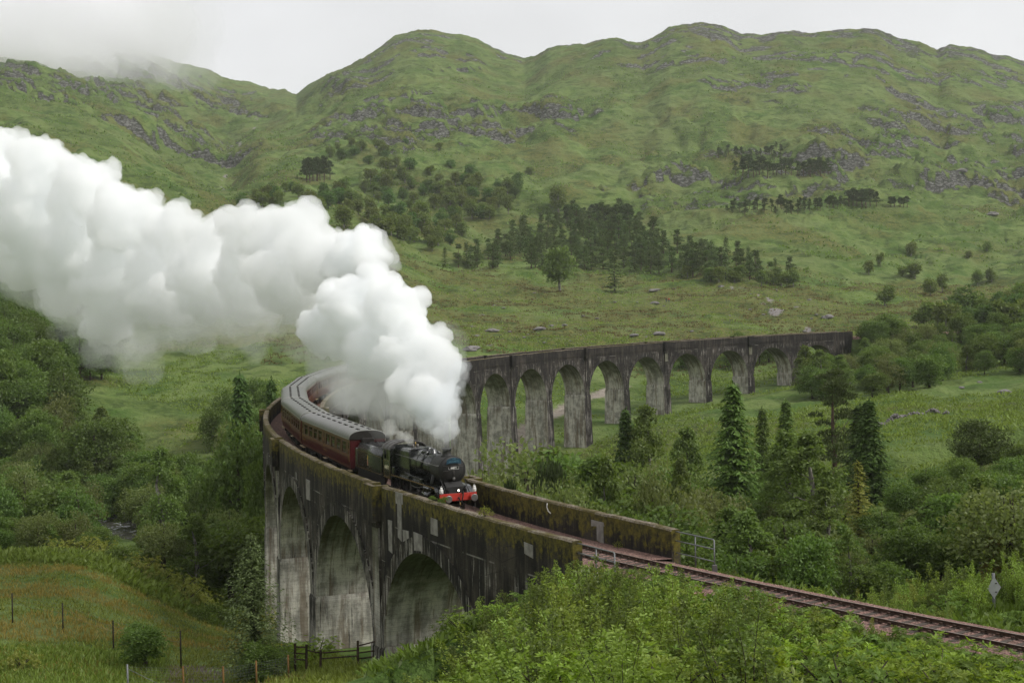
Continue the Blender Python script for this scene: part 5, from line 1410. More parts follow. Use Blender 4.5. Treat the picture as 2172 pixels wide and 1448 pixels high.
def conifer(seed, h, rad, mt, bark, whorl=.34, droop=.28, dens=1.0, leaf=.34, bare=.04, power=.9, gap=.0):
    rs = np.random.default_rng(seed); Ps, Ts, Ns, Ls, Ws = [], [], [], [], []
    z = h * .985
    while z > h * bare:
        t = 1 - z / h; bl = rad * t ** power * (0.92 + .08)
        nb = int((4 + 6 * t) * dens) + 1; a0 = rs.uniform(0, 6.28)
        for k in range(nb):
            if rs.uniform() < gap: continue
            a = a0 + 2 * PI * k / nb + rs.normal() * .25; l = max(.12, bl * rs.uniform(.62, 1.15)); dz = -droop * rs.uniform(.5, 1.5)
            d = np.array([math.cos(a), math.sin(a), dz]); s_ = np.array([-math.sin(a), math.cos(a), 0])
            m_ = max(2, int(l / leaf * 1.7))
            for j in range(m_):
                f = (j + .4) / m_; p = np.array([0, 0, z + rs.normal() * .1]) + d * l * f + np.array([0, 0, .22 * l * f * f])
                for sg in (-1, 1):
                    T = d * .75 + s_ * sg * rs.uniform(.4, 1.0) + np.array([0, 0, -.32 - .3 * rs.uniform()])
                    Ps.append(p + rs.normal(size=3) * .05); Ts.append(T); Ns.append(np.array([0, 0, 1.0]) + rs.normal(size=3) * .35)
                    q = leaf * (1.25 - .55 * f) * rs.uniform(.75, 1.3); Ls.append(q); Ws.append(q * .46)
            Ps.append(np.array([0, 0, z]) + d * l * .9); Ts.append(d + np.array([0, 0, .1])); Ns.append(np.array([0, 0, 1.0])); Ls.append(leaf * .9); Ws.append(leaf * .35)
        z -= whorl * rs.uniform(.75, 1.2) * (0.55 + .75 * t)
    for k in range(8): Ps.append(np.array([0, 0, h * (.955 + .006 * k)])); Ts.append(np.array([rs.normal() * .35, rs.normal() * .35, .9])); Ns.append(rs.normal(size=3)); Ls.append(leaf * .7); Ws.append(leaf * .22)
    cm = leaves_mesh('crown', [leaf_arrays(np.array(Ps), np.array(Ts), np.array(Ns), np.array(Ls), np.array(Ws), -.05)], mt)
    mb = MB(); mb.tube([(0, 0, -.4), (0, 0, h * .4), (0, 0, h)], [h * .014 + .06, h * .009 + .03, .02], 6, cap=False)
    return cm, mb.mesh('trunk', bark)

def pine(seed, h, rad, mt, bark, bare=.35, leaf=.5, lobes=16, per=60):
    rs = np.random.default_rng(seed); Vs = []
    for i in range(lobes):
        t = rs.uniform(0, 1) ** .8; z = h * (bare + (1 - bare) * t); rr = rad * (1 - .72 * t ** 1.6) * rs.uniform(.15, .95); a = rs.uniform(0, 2 * PI)
        c = np.array([rr * math.cos(a), rr * math.sin(a), z]); lr = rad * rs.uniform(.28, .48) * (1 - .4 * t)
        d = rand_dirs(per, rs); d[:, 2] = np.abs(d[:, 2]) * .9 - .15
        P = c + d * np.array([1, 1, .6]) * lr * rs.uniform(.5, 1.0, (per, 1))
        T = d * .6 + np.array([0, 0, .7]) + rand_dirs(per, rs) * .5; N = rand_dirs(per, rs) + np.array([0, 0, .3])
        Vs.append(leaf_arrays(P, T, N, leaf * rs.uniform(.6, 1.2, per), leaf * .34, 0))
    return leaves_mesh('crown', Vs, mt), trunk_mesh('trunk', h * .93, h * .016 + .06, 7, bark, rs, .34)

# leaf colours are those of the leaves themselves
F_BIRCH = foliage('birch_leaves', (0.127, 0.187, 0.032), .34, .48, .012)
F_OAK = foliage('oak_leaves', (0.094, 0.153, 0.026), .38, .48, .012)
F_ALDER = foliage('alder_leaves', (0.112, 0.175, 0.029), .36, .48, .012)
F_WILLOW = foliage('grey_willow_leaves', (0.153, 0.186, 0.053), .34, .48, .012)
F_SPRUCE = foliage('spruce_needles', (0.059, 0.105, 0.018), .40, .2, .012)
F_HEMLOCK = foliage('hemlock_needles', (0.090, 0.152, 0.022), .40, .25, .012)
F_PINE = foliage('pine_needles', (0.117, 0.155, 0.043), .38, .2, .012)
F_DARKPINE = foliage('dark_pine_needles', (0.053, 0.079, 0.023), .38, .2, .012)
F_LARCH = foliage('yellow_green_larch', (0.215, 0.212, 0.038), .36, .48, .012)
F_RED = foliage('reddish_birch_leaves', (0.170, 0.125, 0.025), .36, .48, .012)
F_SAP = foliage('sapling_leaves', (0.206, 0.290, 0.037), .40, .38, .012)
F_SAPG = foliage('grey_sapling_leaves', (0.114, 0.154, 0.029), .40, .45, .012)
F_SAPY = foliage('yellow_sapling_leaves', (0.211, 0.246, 0.036), .40, .45, .012)
F_RHODO2 = foliage('dark_rhododendron_leaves', (0.105, 0.165, 0.018), .40, .35, .012)
F_RHODO = foliage('rhododendron_leaves', (0.208, 0.296, 0.023), .40, .48, .012)
F_BRAM = foliage('bramble_leaves', (0.105, 0.154, 0.020), .45, .48, .012)
F_FERN = foliage('fern_fronds', (0.122, 0.198, 0.024), .40, .48, .012)
F_BRACK = foliage('bracken', (0.161, 0.226, 0.031), .42, .48, .012)
F_GRASS = foliage('meadow_grass', (0.198, 0.220, 0.035), .42, .48, .012)
F_RUSH = foliage('brown_rushes', (0.236, 0.165, 0.035), .40, .48, .012)
F_TOPS = foliage('yellow_bush_leaves', (0.215, 0.226, 0.032), .36, .48, .012)

F_FARA = foliage('hill_leaves', (0.118, 0.173, 0.033), .36, .48, .012)
F_FARB = foliage('hill_birch_leaves', (0.136, 0.177, 0.035), .34, .48, .012)
F_FARO = foliage('hill_oak_leaves', (0.077, 0.144, 0.026), .36, .48, .012)
F_FARP = foliage('plantation_needles', (0.101, 0.150, 0.041), .36, .2, .012)
LIB = {}
def lib(k, fn):
    LIB.setdefault(k, []).append(fn)
for i in range(4):
    lib('oak', broadleaf(100 + i, 10, 4.6, 40, 150, .42, F_OAK, BARK, bare=.02))
    lib('alder', broadleaf(120 + i, 9, 3.6, 38, 150, .38, F_ALDER, BARK, bare=.0))
    lib('birch', broadleaf(140 + i, 11, 3.2, 44, 130, .34, F_BIRCH, BARK_B, droop=.9, shape='column', bare=.04))
for i in range(3):
    lib('willow', broadleaf(160 + i, 7, 4.0, 30, 150, .30, F_WILLOW, BARK, bare=.02, multi=3))
    lib('farbroad', broadleaf(180 + i, 9, 3.8, 30, 52, .80, F_FARA, BARK_B, bare=.0))
    lib('farbirch', broadleaf(190 + i, 9, 3.4, 28, 50, .76, F_FARB, BARK_B, bare=.0))
    lib('faroak', broadleaf(200 + i, 9, 4.2, 30, 54, .80, F_FARO, BARK, bare=.0))
    lib('pine', pine(220 + i, 11, 2.8, F_FARP, BARK_P, .08, 1.0, 30, 44))
    lib('darkpine', pine(240 + i, 10, 2.9, F_DARKPINE, BARK_P, .24, .95, 22, 44))
    lib('spruce', conifer(260 + i, 15, 3.0, F_SPRUCE, BARK, .36, .30, 1.35, .66, .03, .62))
    lib('farspruce', conifer(280 + i, 12, 3.0, F_FARP, BARK, .95, .22, .9, .85))
lib('hemlock', conifer(300, 19, 4.6, F_HEMLOCK, BARK, .44, .30, 1.35, .80, .03, .68, .06))
lib('hemlock', conifer(301, 17, 3.1, F_HEMLOCK, BARK, .40, .32, 1.35, .72, .03, .62, .06))
lib('larch', conifer(310, 13, 2.9, F_LARCH, BARK, .62, .10, .95, .55, .08, .75, .12))
lib('younglarch', conifer(320, 9.5, 2.55, foliage('young_larch_needles', (0.120, 0.165, 0.055), .4, .25, .012), BARK, .30, .06, 1.7, .19, .05, .70, .06))
lib('scots', pine(330, 19, 3.9, foliage('scots_pine_needles', (0.083, 0.116, 0.032), .36, .2, .012), BARK_P, .10, .42, 60, 130))
lib('redbirch', broadleaf(340, 9, 2.6, 30, 110, .26, F_RED, BARK_B, droop=.8, shape='column', bare=.08))
lib('redbirch', broadleaf(341, 9, 2.4, 28, 100, .26, F_BIRCH, BARK_B, droop=.8, shape='column', bare=.08))
lib('spread', pine(350, 5.5, 4.2, F_DARKPINE, BARK_P, .3, .34, 26, 110))
lib('fluffpine', broadleaf(360, 13, 6.0, 46, 170, .44, foliage('feathery_oak_leaves', (0.071, 0.108, 0.023), .34, .25, .012), BARK, bare=.06, flat=.7))

NAMES = {'oak': ('oak_tree', 'tree'), 'alder': ('alder_tree', 'tree'), 'birch': ('birch_tree', 'tree'), 'willow': ('willow_bush', 'bush'), 'farbroad': ('broadleaf_tree', 'tree'), 'farbirch': ('birch_tree', 'tree'),
         'faroak': ('oak_tree', 'tree'), 'pine': ('pine_tree', 'tree'), 'darkpine': ('pine_tree', 'tree'), 'spruce': ('spruce_tree', 'tree'), 'farspruce': ('spruce_tree', 'tree'), 'hemlock': ('hemlock_tree', 'tree'),
         'larch': ('larch_tree', 'tree'), 'younglarch': ('larch_tree', 'tree'), 'scots': ('pine_tree', 'tree'), 'redbirch': ('birch_tree', 'tree'), 'spread': ('pine_tree', 'tree'), 'fluffpine': ('oak_tree', 'tree')}
def dims(me):
    co = np.empty(len(me.vertices) * 3, np.float32); me.vertices.foreach_get('co', co); co = co.reshape(-1, 3)
    return float(co[:, 2].max()), float(np.percentile(np.hypot(co[:, 0], co[:, 1]), 93))
DIM = {k: dims(L_[0][0]) for k, L_ in LIB.items()}

CROWD = []            # (object, noun, place, x over y, depth): labelled together at the end
def grow(kind, x, y, h, w, label, group=None, parts=True, sink=0.15, var=None):
    """one tree: an Empty at its foot with trunk and crown, h metres tall, w metres wide"""
    cm, tm = LIB[kind][(var if var is not None else random.randrange(99)) % len(LIB[kind])]
    dh, dw = DIM[kind]; z = g1(x, y) - sink
    nm, cat = NAMES[kind]
    w *= {'birch': 1.15, 'redbirch': 1.15}.get(kind, 1.0)
    sz_ = h / dh; sx_ = min(w / 2 / dw, (1.15 if 'pine' in kind else 1.35) * sz_) if kind not in ('willow', 'spread') else w / 2 / dw
    if parts:
        e = empty(nm, (x, y, z), label, cat, group)
        for me, pn in ((tm, 'trunk'), (cm, 'crown')): link(pn, me, e)
    else:
        e = link(nm, cm); e.location = (x, y, z); tag(e, label, cat, group)
    e.scale = (sx_, sx_, sz_); e.rotation_euler = (0, 0, random.uniform(0, 6.28))
    return e
def grow_px(kind, px, top, D, wpx, label, group=None, **kw):
    """a tree whose top shows at a place in the photograph, D metres ahead"""
    X, Z = ray(px, top); x, y = X * D, D
    h = HC + Z * D - g1(x, y) + .15
    h = max(h, 1.2)
    return grow(kind, x, y, h, wpx / F * D, label, group, **kw)

# --- trees one can point to
for a in [
 ('hemlock', 1554, 802, 172, 140, 'tall light green hemlock with drooping tiers, left of the three valley conifers', 0),
 ('hemlock', 1616, 831, 188, 84, 'narrow green conifer between the broad hemlock and the stubby spire', 1),
 ('hemlock', 1666, 815, 192, 98, 'pointed conifer spire rising behind the twin weeping birches', 1),
 ('scots', 1767, 778, 202, 118, 'tall airy dark pine with feathery grey green crown in the valley', 0),
 ('spruce', 1843, 842, 172, 142, 'tall dense dark spruce with layered boughs, beside the yellowish larch', 0),
 ('spruce', 1822, 852, 182, 84, 'slim dark spruce standing close behind the tall dense spruce', 1),
 ('larch', 1819, 974, 142, 100, 'pale yellow green larch with open branches in front of the dark spruce', 0),
 ('birch', 1668, 908, 152, 104, 'left one of the twin olive weeping birches below the spires', 0),
 ('birch', 1718, 912, 146, 134, 'right and broader one of the twin olive weeping birches', 1),
 ('fluffpine', 2080, 884, 172, 165, 'big dark feathery tree standing alone before the right-hand field', 0),
 ('oak', 2014, 1022, 124, 176, 'spreading dark oak with bare inner boughs in front of the feathery tree', 0),
 ('oak', 2140, 985, 132, 130, 'dark oak at the right edge of the wood, half cut by the frame', 1),
 ('birch', 1585, 1078, 104, 150, 'bushy olive birch just behind the handrail on the inner side', 2),
 ('alder', 1716, 1122, 98, 122, 'rounded green alder right of the bushy olive birch', 0),
 ('oak', 1912, 1098, 106, 130, 'dark green oak behind the trackside brambles, left of the rust birch', 2),
 ('redbirch', 2103, 1134, 84, 125, 'rust tinged birch behind the diamond sign', 0),
 ('redbirch', 1801, 1122, 98, 66, 'slim brownish birch between the alder and the dark oak', 1),
 ('spruce', 1326, 860, 198, 80, 'small fresh green spruce in front of the sixth visible pier', 2),
 ('birch', 1368, 855, 196, 84, 'slender soft green birch beside the small fresh spruce', 3),
 ('birch', 1455, 902, 188, 78, 'rounded pale birch alone on the valley meadow left of the hemlock', 0),
 ('spread', 1172, 966, 142, 120, 'low spreading pine with bare reddish limbs below the tall piers', 0),
 ('willow', 1188, 1008, 112, 150, 'grey green willow bush above the inner parapet', 0),
 ('birch', 1282, 962, 122, 86, 'upright yellow green birch right of the grey willow', 1),
 ('willow', 1384, 1000, 120, 110, 'wide grey birch scrub between two upright birches', 1),
 ('birch', 1443, 966, 148, 66, 'narrow green birch in front of the valley meadow', 2),
 ('darkpine', 1083, 1006, 120, 60, 'small dark pine bush at the foot of a tall pier', 0),
 ('spruce', 509, 782, 236, 100, 'tall dark conifer left of the curving train', 0),
 ('spruce', 575, 794, 240, 70, 'dark conifer spire nearly touching the outer parapet', 1),
 ('oak', 500, 902, 206, 150, 'large dark sycamore beside the outer face of the viaduct', 3),
 ('oak', 200, 884, 284, 128, 'dark rounded oak at the lower edge of the green slope', 0),
 ('birch', 342, 945, 232, 78, 'feathery birch in the middle of the riverside wood', 3),
 ('willow', 481, 1066, 192, 92, 'rounded silvery willow over the river bend', 2),
 ('oak', 135, 776, 330, 112, 'broad olive tree at the corner of the hillside wood', 1),
 ('oak', 33, 792, 318, 122, 'broad olive tree against the left edge of the frame', 2),
 ('birch', 415, 1085, 186, 60, 'small pale birch on the near bank of the river', 0),
 ('alder', 545, 960, 180, 75, 'leafy alder pressed against the outer viaduct wall', 1),
 ('farbirch', 1183, 388, 960, 36, 'lone round birch on the bright hillside above the pines', 0),
 ('farbroad', 1186, 520, 640, 66, 'light green broadleaf tree standing out before the pine plantation', 0),
 ('farspruce', 1302, 528, 640, 54, 'pointed grey spruce at the front of the pine plantation', 0),
 ('pine', 1386, 457, 800, 36, 'lone dark pine to the right of the upper pine clump', 0),
 ('faroak', 2052, 602, 520, 105, 'large dark round tree on the slope above the right-hand wood', 0),
]:
    kind, px, top, D, wpx, lab, vr_ = a
    grow_px(kind, px, top, D, wpx, lab, var=vr_)
# the young larch and its neighbours below the outer wall
yl = grow_px('younglarch', 532, 1128, 92, 215, 'young dark larch with thin whorled branches beside the viaduct foot')
grow_px('alder', 302, 1308, 99, 118, 'rounded dark sallow bush in the near meadow')
grow_px('alder', 548, 1352, 90, 150, 'low bushy sallow in front of the young larch foot', var=1)

NOUN = {'oak': 'dark round tree', 'alder': 'leafy green tree', 'birch': 'olive birch', 'willow': 'grey bushy willow', 'farbirch': 'olive round birch', 'farbroad': 'light green tree', 'faroak': 'dark round tree', 'pine': 'grey green pine', 'farspruce': 'pointed spruce', 'darkpine': 'dark pine'}
PLACE = {'trees of the left hillside wood': 'left hillside wood', 'trees of the riverside wood': 'riverside wood', 'trees beside the outer viaduct wall': 'outer viaduct wall trees', 'trees scattered on the middle slope': 'middle slope wood',
 'small trees high on the middle slope': 'rocky middle slope', 'trees of the pine plantation': 'pine plantation', 'tall pines atop the plantation': 'clump atop the plantation', 'broadleaf trees fringing the plantation': 'right fringe of the plantation', 'pines of the upper hillside belt': 'upper hillside pine belt',
 'pines in the row below the crags': 'thin row below the crags', 'pines of the lower hillside belt': 'lower hillside pine belt', 'pines of the small clump': 'clump beside the lower belt', 'pines right of the small clump': 'straggle beyond the pine clump', 'pines of the stand above the steam': 'pine stand above the steam',
 'trees past the far end of the viaduct': 'wood past the viaduct end', 'trees before the last arch': 'trees before the last arch', 'trees on the right slope': 'slope above the right-hand wood', 'trees behind the far arches': 'trees behind the far arches', 'trees behind the middle arches': 'trees behind the middle arches',
 'trees of the valley thicket': 'valley thicket', 'trees at the feet of the hemlock': 'trees under the hemlock', 'trees of the right-hand deep wood': 'deep wood at the right edge', 'scattered trees of the right hillside': 'bare right hillside', 'trees at the ravine mouth': 'mouth of the ravine'}
def inside(px, py, poly):
    c = False; n = len(poly)
    for i in range(n):
        x1, y1 = poly[i]; x2, y2 = poly[(i + 1) % n]
        if (y1 > py) != (y2 > py) and px < (x2 - x1) * (py - y1) / (y2 - y1) + x1: c = not c
    return c
def ground_hit(px, py, lo=60, hi=2600):
    """where the sight line through a pixel meets the land"""
    X, Z = ray(px, py); D = np.exp(np.linspace(math.log(lo), math.log(hi), 900))
    d = HC + Z * D - ground(X * D, D)
    k = np.argmax(d < 0)
    return (X * D[k], D[k]) if d[k] < 0 else None
def wood(poly, count, kinds, hr, asp, label, group, seed, gap_px, parts=True, lo=60, hi=2600, top=None):
    """individual trees whose feet stand inside an outline"""
    kinds_one = kinds[0] if len(set(kinds)) == 1 else None; place = PLACE[group]; rs = random.Random(seed); xs = [p[0] for p in poly]; ys = [p[1] for p in poly]; pts = []; tries = 0
    while len(pts) < count and tries < count * 40:
        tries += 1; px, py = rs.uniform(min(xs), max(xs)), rs.uniform(min(ys), max(ys))
        if not inside(px, py, poly): continue
        if any(abs(px - q[0]) < gap_px and abs(py - q[1]) < gap_px * .45 for q in pts): continue
        g = ground_hit(px, py, lo, hi)
        if g is None: continue
        pts.append((px, py)); x, y = g; h = rs.uniform(*hr); k = rs.choice(kinds); bury = .15 if 'pine' in k else .11 * h
        s_, off = line_coords(np.array([x]), np.array([y]))
        if -70 < s_[0] < 368 and abs(off[0]) < (10 if y < 330 else 5.5): continue
        if top is not None:
            lim = float(np.interp(px, [q[0] for q in top], [q[1] for q in top])); h = min(h, HC + ray(px, lim)[1] * y - g1(x, y))
            if h < 2.2: continue
        e = grow(k, x, y, h + bury, max(h, 4.5) * .86 * asp * rs.uniform(.8, 1.25), None, group if isinstance(kinds_one, str) else group + ', ' + NAMES[k][0].replace('_', ' '), parts, bury)
        CROWD.append((e, NOUN[k] if not isinstance(label, str) else label, place, x / y, y))
# screen of bushes along the near river bank
rsn = random.Random(44)
for px in list(range(-50, 235, 26)) + list(range(310, 575, 34)):
    k = rsn.choice(['alder', 'willow', 'birch', 'alder']); D = rsn.uniform(168, 190); t_ = rsn.uniform(1075, 1125)
    X_ = ray(px, t_); x, y = X_[0] * D, D; h = HC + X_[1] * D - g1(x, y)
    if h < 2: continue
    e = grow(k, x, y, h, max(h * .9, 4.5) * rsn.uniform(.85, 1.1), None, 'bushes of the near river bank, ' + NAMES[k][0].replace('_', ' ')); CROWD.append((e, NOUN[k], 'near river bank', x / y, y))
# hillside wood behind the steam on the left
wood([(-60, 640), (120, 655), (225, 720), (245, 790), (180, 850), (60, 905), (-60, 930)], 52, ['oak', 'birch', 'alder', 'oak'], (11, 16), .92, {'oak': 'dark rounded tree crowded in the hillside wood at the left', 'birch': 'olive birch in the crowded hillside wood at the left', 'alder': 'mid green leafy tree in the hillside wood at the left'}, 'trees of the left hillside wood', 3, 18)
# riverside wood on the left
wood([(-60, 930), (120, 930), (250, 960), (330, 1040), (420, 1060), (560, 960), (565, 1130), (420, 1150), (285, 1150), (230, 1170), (-60, 1180)], 92, ['alder', 'oak', 'birch', 'willow', 'alder'], (7, 11.5), .9,
     {'alder': 'mid green alder in the riverside wood beyond the near meadow', 'oak': 'dark green tree in the riverside wood beyond the near meadow', 'birch': 'light olive birch in the riverside wood beyond the near meadow', 'willow': 'silvery willow in the riverside wood beyond the near meadow'}, 'trees of the riverside wood', 4, 20)
wood([(465, 860), (590, 880), (600, 1100), (560, 1150), (440, 1000)], 16, ['alder', 'oak'], (8, 12), .8, {'alder': 'mid green tree close beside the outer viaduct wall', 'oak': 'dark tree close beside the outer viaduct wall'}, 'trees beside the outer viaduct wall', 5, 16)
# birches scattered up the middle of the hill
wood([(640, 430), (760, 395), (900, 390), (1090, 400), (1130, 440), (1050, 470), (960, 520), (900, 545), (820, 520), (700, 480)], 88, ['farbirch', 'farbroad', 'faroak', 'farbirch'], (8, 13), .85,
     {'farbirch': 'round olive birch scattered over the middle slope of the hill', 'farbroad': 'light green tree scattered over the middle slope of the hill', 'faroak': 'dark round tree scattered over the middle slope of the hill'}, 'trees scattered on the middle slope', 6, 12)
wood([(640, 380), (700, 300), (900, 300), (1150, 380), (1100, 420), (820, 410)], 26, ['farbirch', 'faroak'], (6, 10), 1.1, {'farbirch': 'small pale birch high on the rocky middle slope', 'faroak': 'small dark thorn high on the rocky middle slope'}, 'small trees high on the middle slope', 7, 20)
# pine plantation
wood([(915, 575), (1010, 548), (1090, 500), (1200, 470), (1330, 480), (1420, 525), (1560, 560), (1690, 590), (1640, 608), (1450, 592), (1330, 577), (1200, 582), (1080, 572)], 160, ['pine', 'pine', 'pine', 'farspruce'], (10, 14), .72,
     {'pine': 'grey green pine in the dense plantation above the moor', 'farspruce': 'pointed spruce in the dense plantation above the moor'}, 'trees of the pine plantation', 8, 9)
wood([(1195, 478), (1350, 468), (1340, 492), (1210, 498)], 22, ['darkpine', 'pine'], (13, 18), .75, {}, 'tall pines atop the plantation', 9, 9)
wood([(1440, 590), (1690, 600), (1700, 612), (1580, 606)], 14, ['farbroad', 'farbirch'], (6, 9), .9, {'farbroad': 'light green tree along the right front of the plantation', 'farbirch': 'olive birch along the right front of the plantation'}, 'broadleaf trees fringing the plantation', 19, 10)
# pine rows high on the right
wood([(1545, 368), (1620, 372), (1640, 376), (1760, 366), (1750, 376), (1600, 379)], 26, ['darkpine'], (10, 14), .7, {}, 'pines of the upper hillside belt', 10, 7)
wood([(1500, 345), (1560, 330), (1660, 330), (1660, 342), (1560, 344)], 20, ['darkpine'], (6, 9), .6, {}, 'pines in the row below the crags', 11, 6)
wood([(1540, 452), (1700, 446), (1790, 434), (1800, 441), (1700, 455), (1545, 460)], 44, ['darkpine'], (5, 8.5), .62, {}, 'pines of the lower hillside belt', 12, 6)
wood([(1792, 437), (1860, 437), (1860, 442), (1792, 442)], 9, ['darkpine'], (10, 14), .75, {}, 'pines of the small clump', 13, 7)
wood([(1885, 444), (1930, 446), (1928, 450), (1888, 449)], 8, ['darkpine'], (6, 9), .7, {}, 'pines right of the small clump', 14, 6)
wood([(643, 384), (700, 378), (705, 384), (648, 390)], 13, ['darkpine'], (13, 18), .5, {}, 'pines of the stand above the steam', 15, 6)
# woods right of the viaduct's far end
wood([(1800, 760), (1830, 725), (1960, 735), (2200, 720), (2230, 790), (2100, 800), (1960, 830), (1850, 850), (1790, 810)], 58, ['oak', 'alder', 'birch', 'alder', 'willow'], (6, 9.5), 1.0,
     {'oak': 'dark green tree in the wood past the far end of the viaduct', 'alder': 'mid green tree in the wood past the far end of the viaduct', 'birch': 'pale stemmed birch in the wood past the far end of the viaduct', 'willow': 'grey green bush in the wood past the far end of the viaduct'}, 'trees past the far end of the viaduct', 16, 22)
wood([(1680, 800), (1790, 790), (1800, 850), (1720, 850)], 9, ['alder', 'birch'], (7, 11), .8, {'alder': 'green tree in front of the last far arch', 'birch': 'pale birch in front of the last far arch'}, 'trees before the last arch', 17, 18)
wood([(1930, 690), (2200, 650), (2230, 720), (2000, 715)], 22, ['farbroad', 'faroak', 'farbirch'], (7, 12), .9, {'farbroad': 'mid green tree on the slope above the right-hand wood', 'faroak': 'dark tree on the slope above the right-hand wood', 'farbirch': 'olive birch on the slope above the right-hand wood'}, 'trees on the right slope', 18, 22)
wood([(1540, 755), (1690, 745), (1690, 770), (1560, 790)], 10, ['alder', 'oak'], (6, 9), .9, {'alder': 'bushy green tree seen through the far arches', 'oak': 'dark bushy tree seen through the far arches'}, 'trees behind the far arches', 20, 16, lo=425)
wood([(1375, 770), (1500, 760), (1500, 800), (1375, 810)], 7, ['alder', 'oak'], (5, 8), .9, {'alder': 'bushy green tree behind the middle far arches', 'oak': 'dark bushy tree behind the middle far arches'}, 'trees behind the middle arches', 21, 16, lo=400)
VTOP = [(1050, 1020), (1100, 1015), (1160, 990), (1250, 1005), (1330, 1020), (1480, 1030), (1520, 1060), (1600, 1085), (1660, 1060), (1760, 1090), (1800, 1140), (1870, 1130), (1920, 1110), (1960, 1060), (2020, 1040), (2080, 1000), (2130, 1000), (2300, 1010)]
# thicket on the valley floor right of the line
wood([(1090, 1060), (1300, 1080), (1500, 1110), (1700, 1190), (2200, 1290), (2230, 1150), (2050, 1080), (1900, 1060), (1700, 1120), (1500, 1060), (1300, 1040)], 24, ['alder', 'birch', 'oak', 'willow'], (6, 10), 1.05,
     {'alder': 'mid green alder in the valley thicket beside the inner parapet', 'birch': 'olive birch in the valley thicket beside the inner parapet', 'oak': 'dark oak in the valley thicket beside the inner parapet', 'willow': 'grey willow in the valley thicket beside the inner parapet'}, 'trees of the valley thicket', 22, 30, lo=84, top=VTOP)
for px, t_, D, k in ((1600, 1000, 178, 'alder'), (1640, 1015, 165, 'birch'), (1760, 995, 168, 'alder'), (1700, 1030, 150, 'alder'), (1790, 1045, 160, 'willow'), (1575, 1045, 150, 'alder'), (1530, 1045, 158, 'birch'), (1895, 1050, 158, 'alder'), (1500, 1020, 140, 'willow'), (1745, 1030, 132, 'birch'),
                     (1870, 1075, 140, 'oak'), (1925, 1020, 150, 'oak'), (1965, 985, 160, 'oak'), (2040, 965, 165, 'alder'), (2120, 950, 170, 'oak'), (2165, 940, 170, 'alder'), (1410, 985, 160, 'alder'), (1345, 985, 160, 'willow'), (1240, 985, 150, 'alder'), (1120, 990, 150, 'willow')):
    X_ = ray(px, t_); x, y = X_[0] * D, D; h = HC + X_[1] * D - g1(x, y)
    if h < 1.5: continue
    e = grow(k, x, y, h * 1.1, max(h * .8, 4.5), None, 'trees among the valley conifers, ' + NAMES[k][0].replace('_', ' '), True, h * .1); CROWD.append((e, NOUN[k], 'trees among the conifers', x / y, y))
rsn = random.Random(45)
for D0, d_, lo_, hi_, step in ((160, 12, -60, -5, 30), (126, 8, -5, 55, 34), (101, 5, 50, 125, 40)):
    for px in range(1075, 2215, step):
        D = rsn.uniform(D0 - d_, D0 + d_); t_ = float(np.interp(px, [q[0] for q in VTOP], [q[1] for q in VTOP])) + rsn.uniform(lo_, hi_)
        X_ = ray(px + rsn.uniform(-10, 10), t_); x, y = X_[0] * D, D; h = HC + X_[1] * D - g1(x, y)
        s_, off = line_coords(np.array([x]), np.array([y]))
        if h < 1.6 or off[0] > -7.5 or ((1395 < px < 1530 or 1540 < px < 1880) and D0 > 140): continue
        k = rsn.choice(['oak', 'oak', 'alder', 'alder', 'willow'] if px > 1880 else ['alder', 'birch', 'willow', 'alder', 'oak', 'birch'])
        if h < 4.2: k = 'willow' if rsn.random() < .5 else 'alder'
        b = .1 * h; e = grow(k, x, y, h + b, max(h * .9, 4.5) * rsn.uniform(.85, 1.15), None, 'trees of the valley wood, ' + NAMES[k][0].replace('_', ' '), True, b)
        CROWD.append((e, NOUN[k], 'valley wood right of the line', x / y, y))
wood([(1430, 1000), (1560, 1010), (1600, 1060), (1480, 1070), (1420, 1040)], 7, ['alder', 'birch'], (7, 10), .8, {'alder': 'green alder at the feet of the tall hemlock', 'birch': 'olive birch at the feet of the tall hemlock'}, 'trees at the feet of the hemlock', 23, 25, lo=130, top=[(1400, 985), (1600, 1040)])
wood([(1900, 1030), (2200, 1010), (2220, 1100), (2000, 1120), (1900, 1100)], 18, ['oak', 'alder', 'oak'], (9, 13), 1.05, {'oak': 'dark oak in the deep wood at the right edge', 'alder': 'mid green alder in the deep wood at the right edge'}, 'trees of the right-hand deep wood', 24, 30, lo=100, top=VTOP)
# single hillside trees
wood([(1700, 560), (2160, 520), (2170, 640), (1900, 660), (1720, 610)], 13, ['farbroad', 'farbirch'], (5, 9), .85, {'farbroad': 'scattered green tree on the right hillside', 'farbirch': 'scattered olive birch on the right hillside'}, 'scattered trees of the right hillside', 25, 9)
wood([(500, 440), (620, 400), (640, 430), (560, 450)], 12, ['farbirch', 'faroak'], (6, 10), .9, {'farbirch': 'olive birch beside the mouth of the ravine', 'faroak': 'dark tree beside the mouth of the ravine'}, 'trees at the ravine mouth', 26, 14)

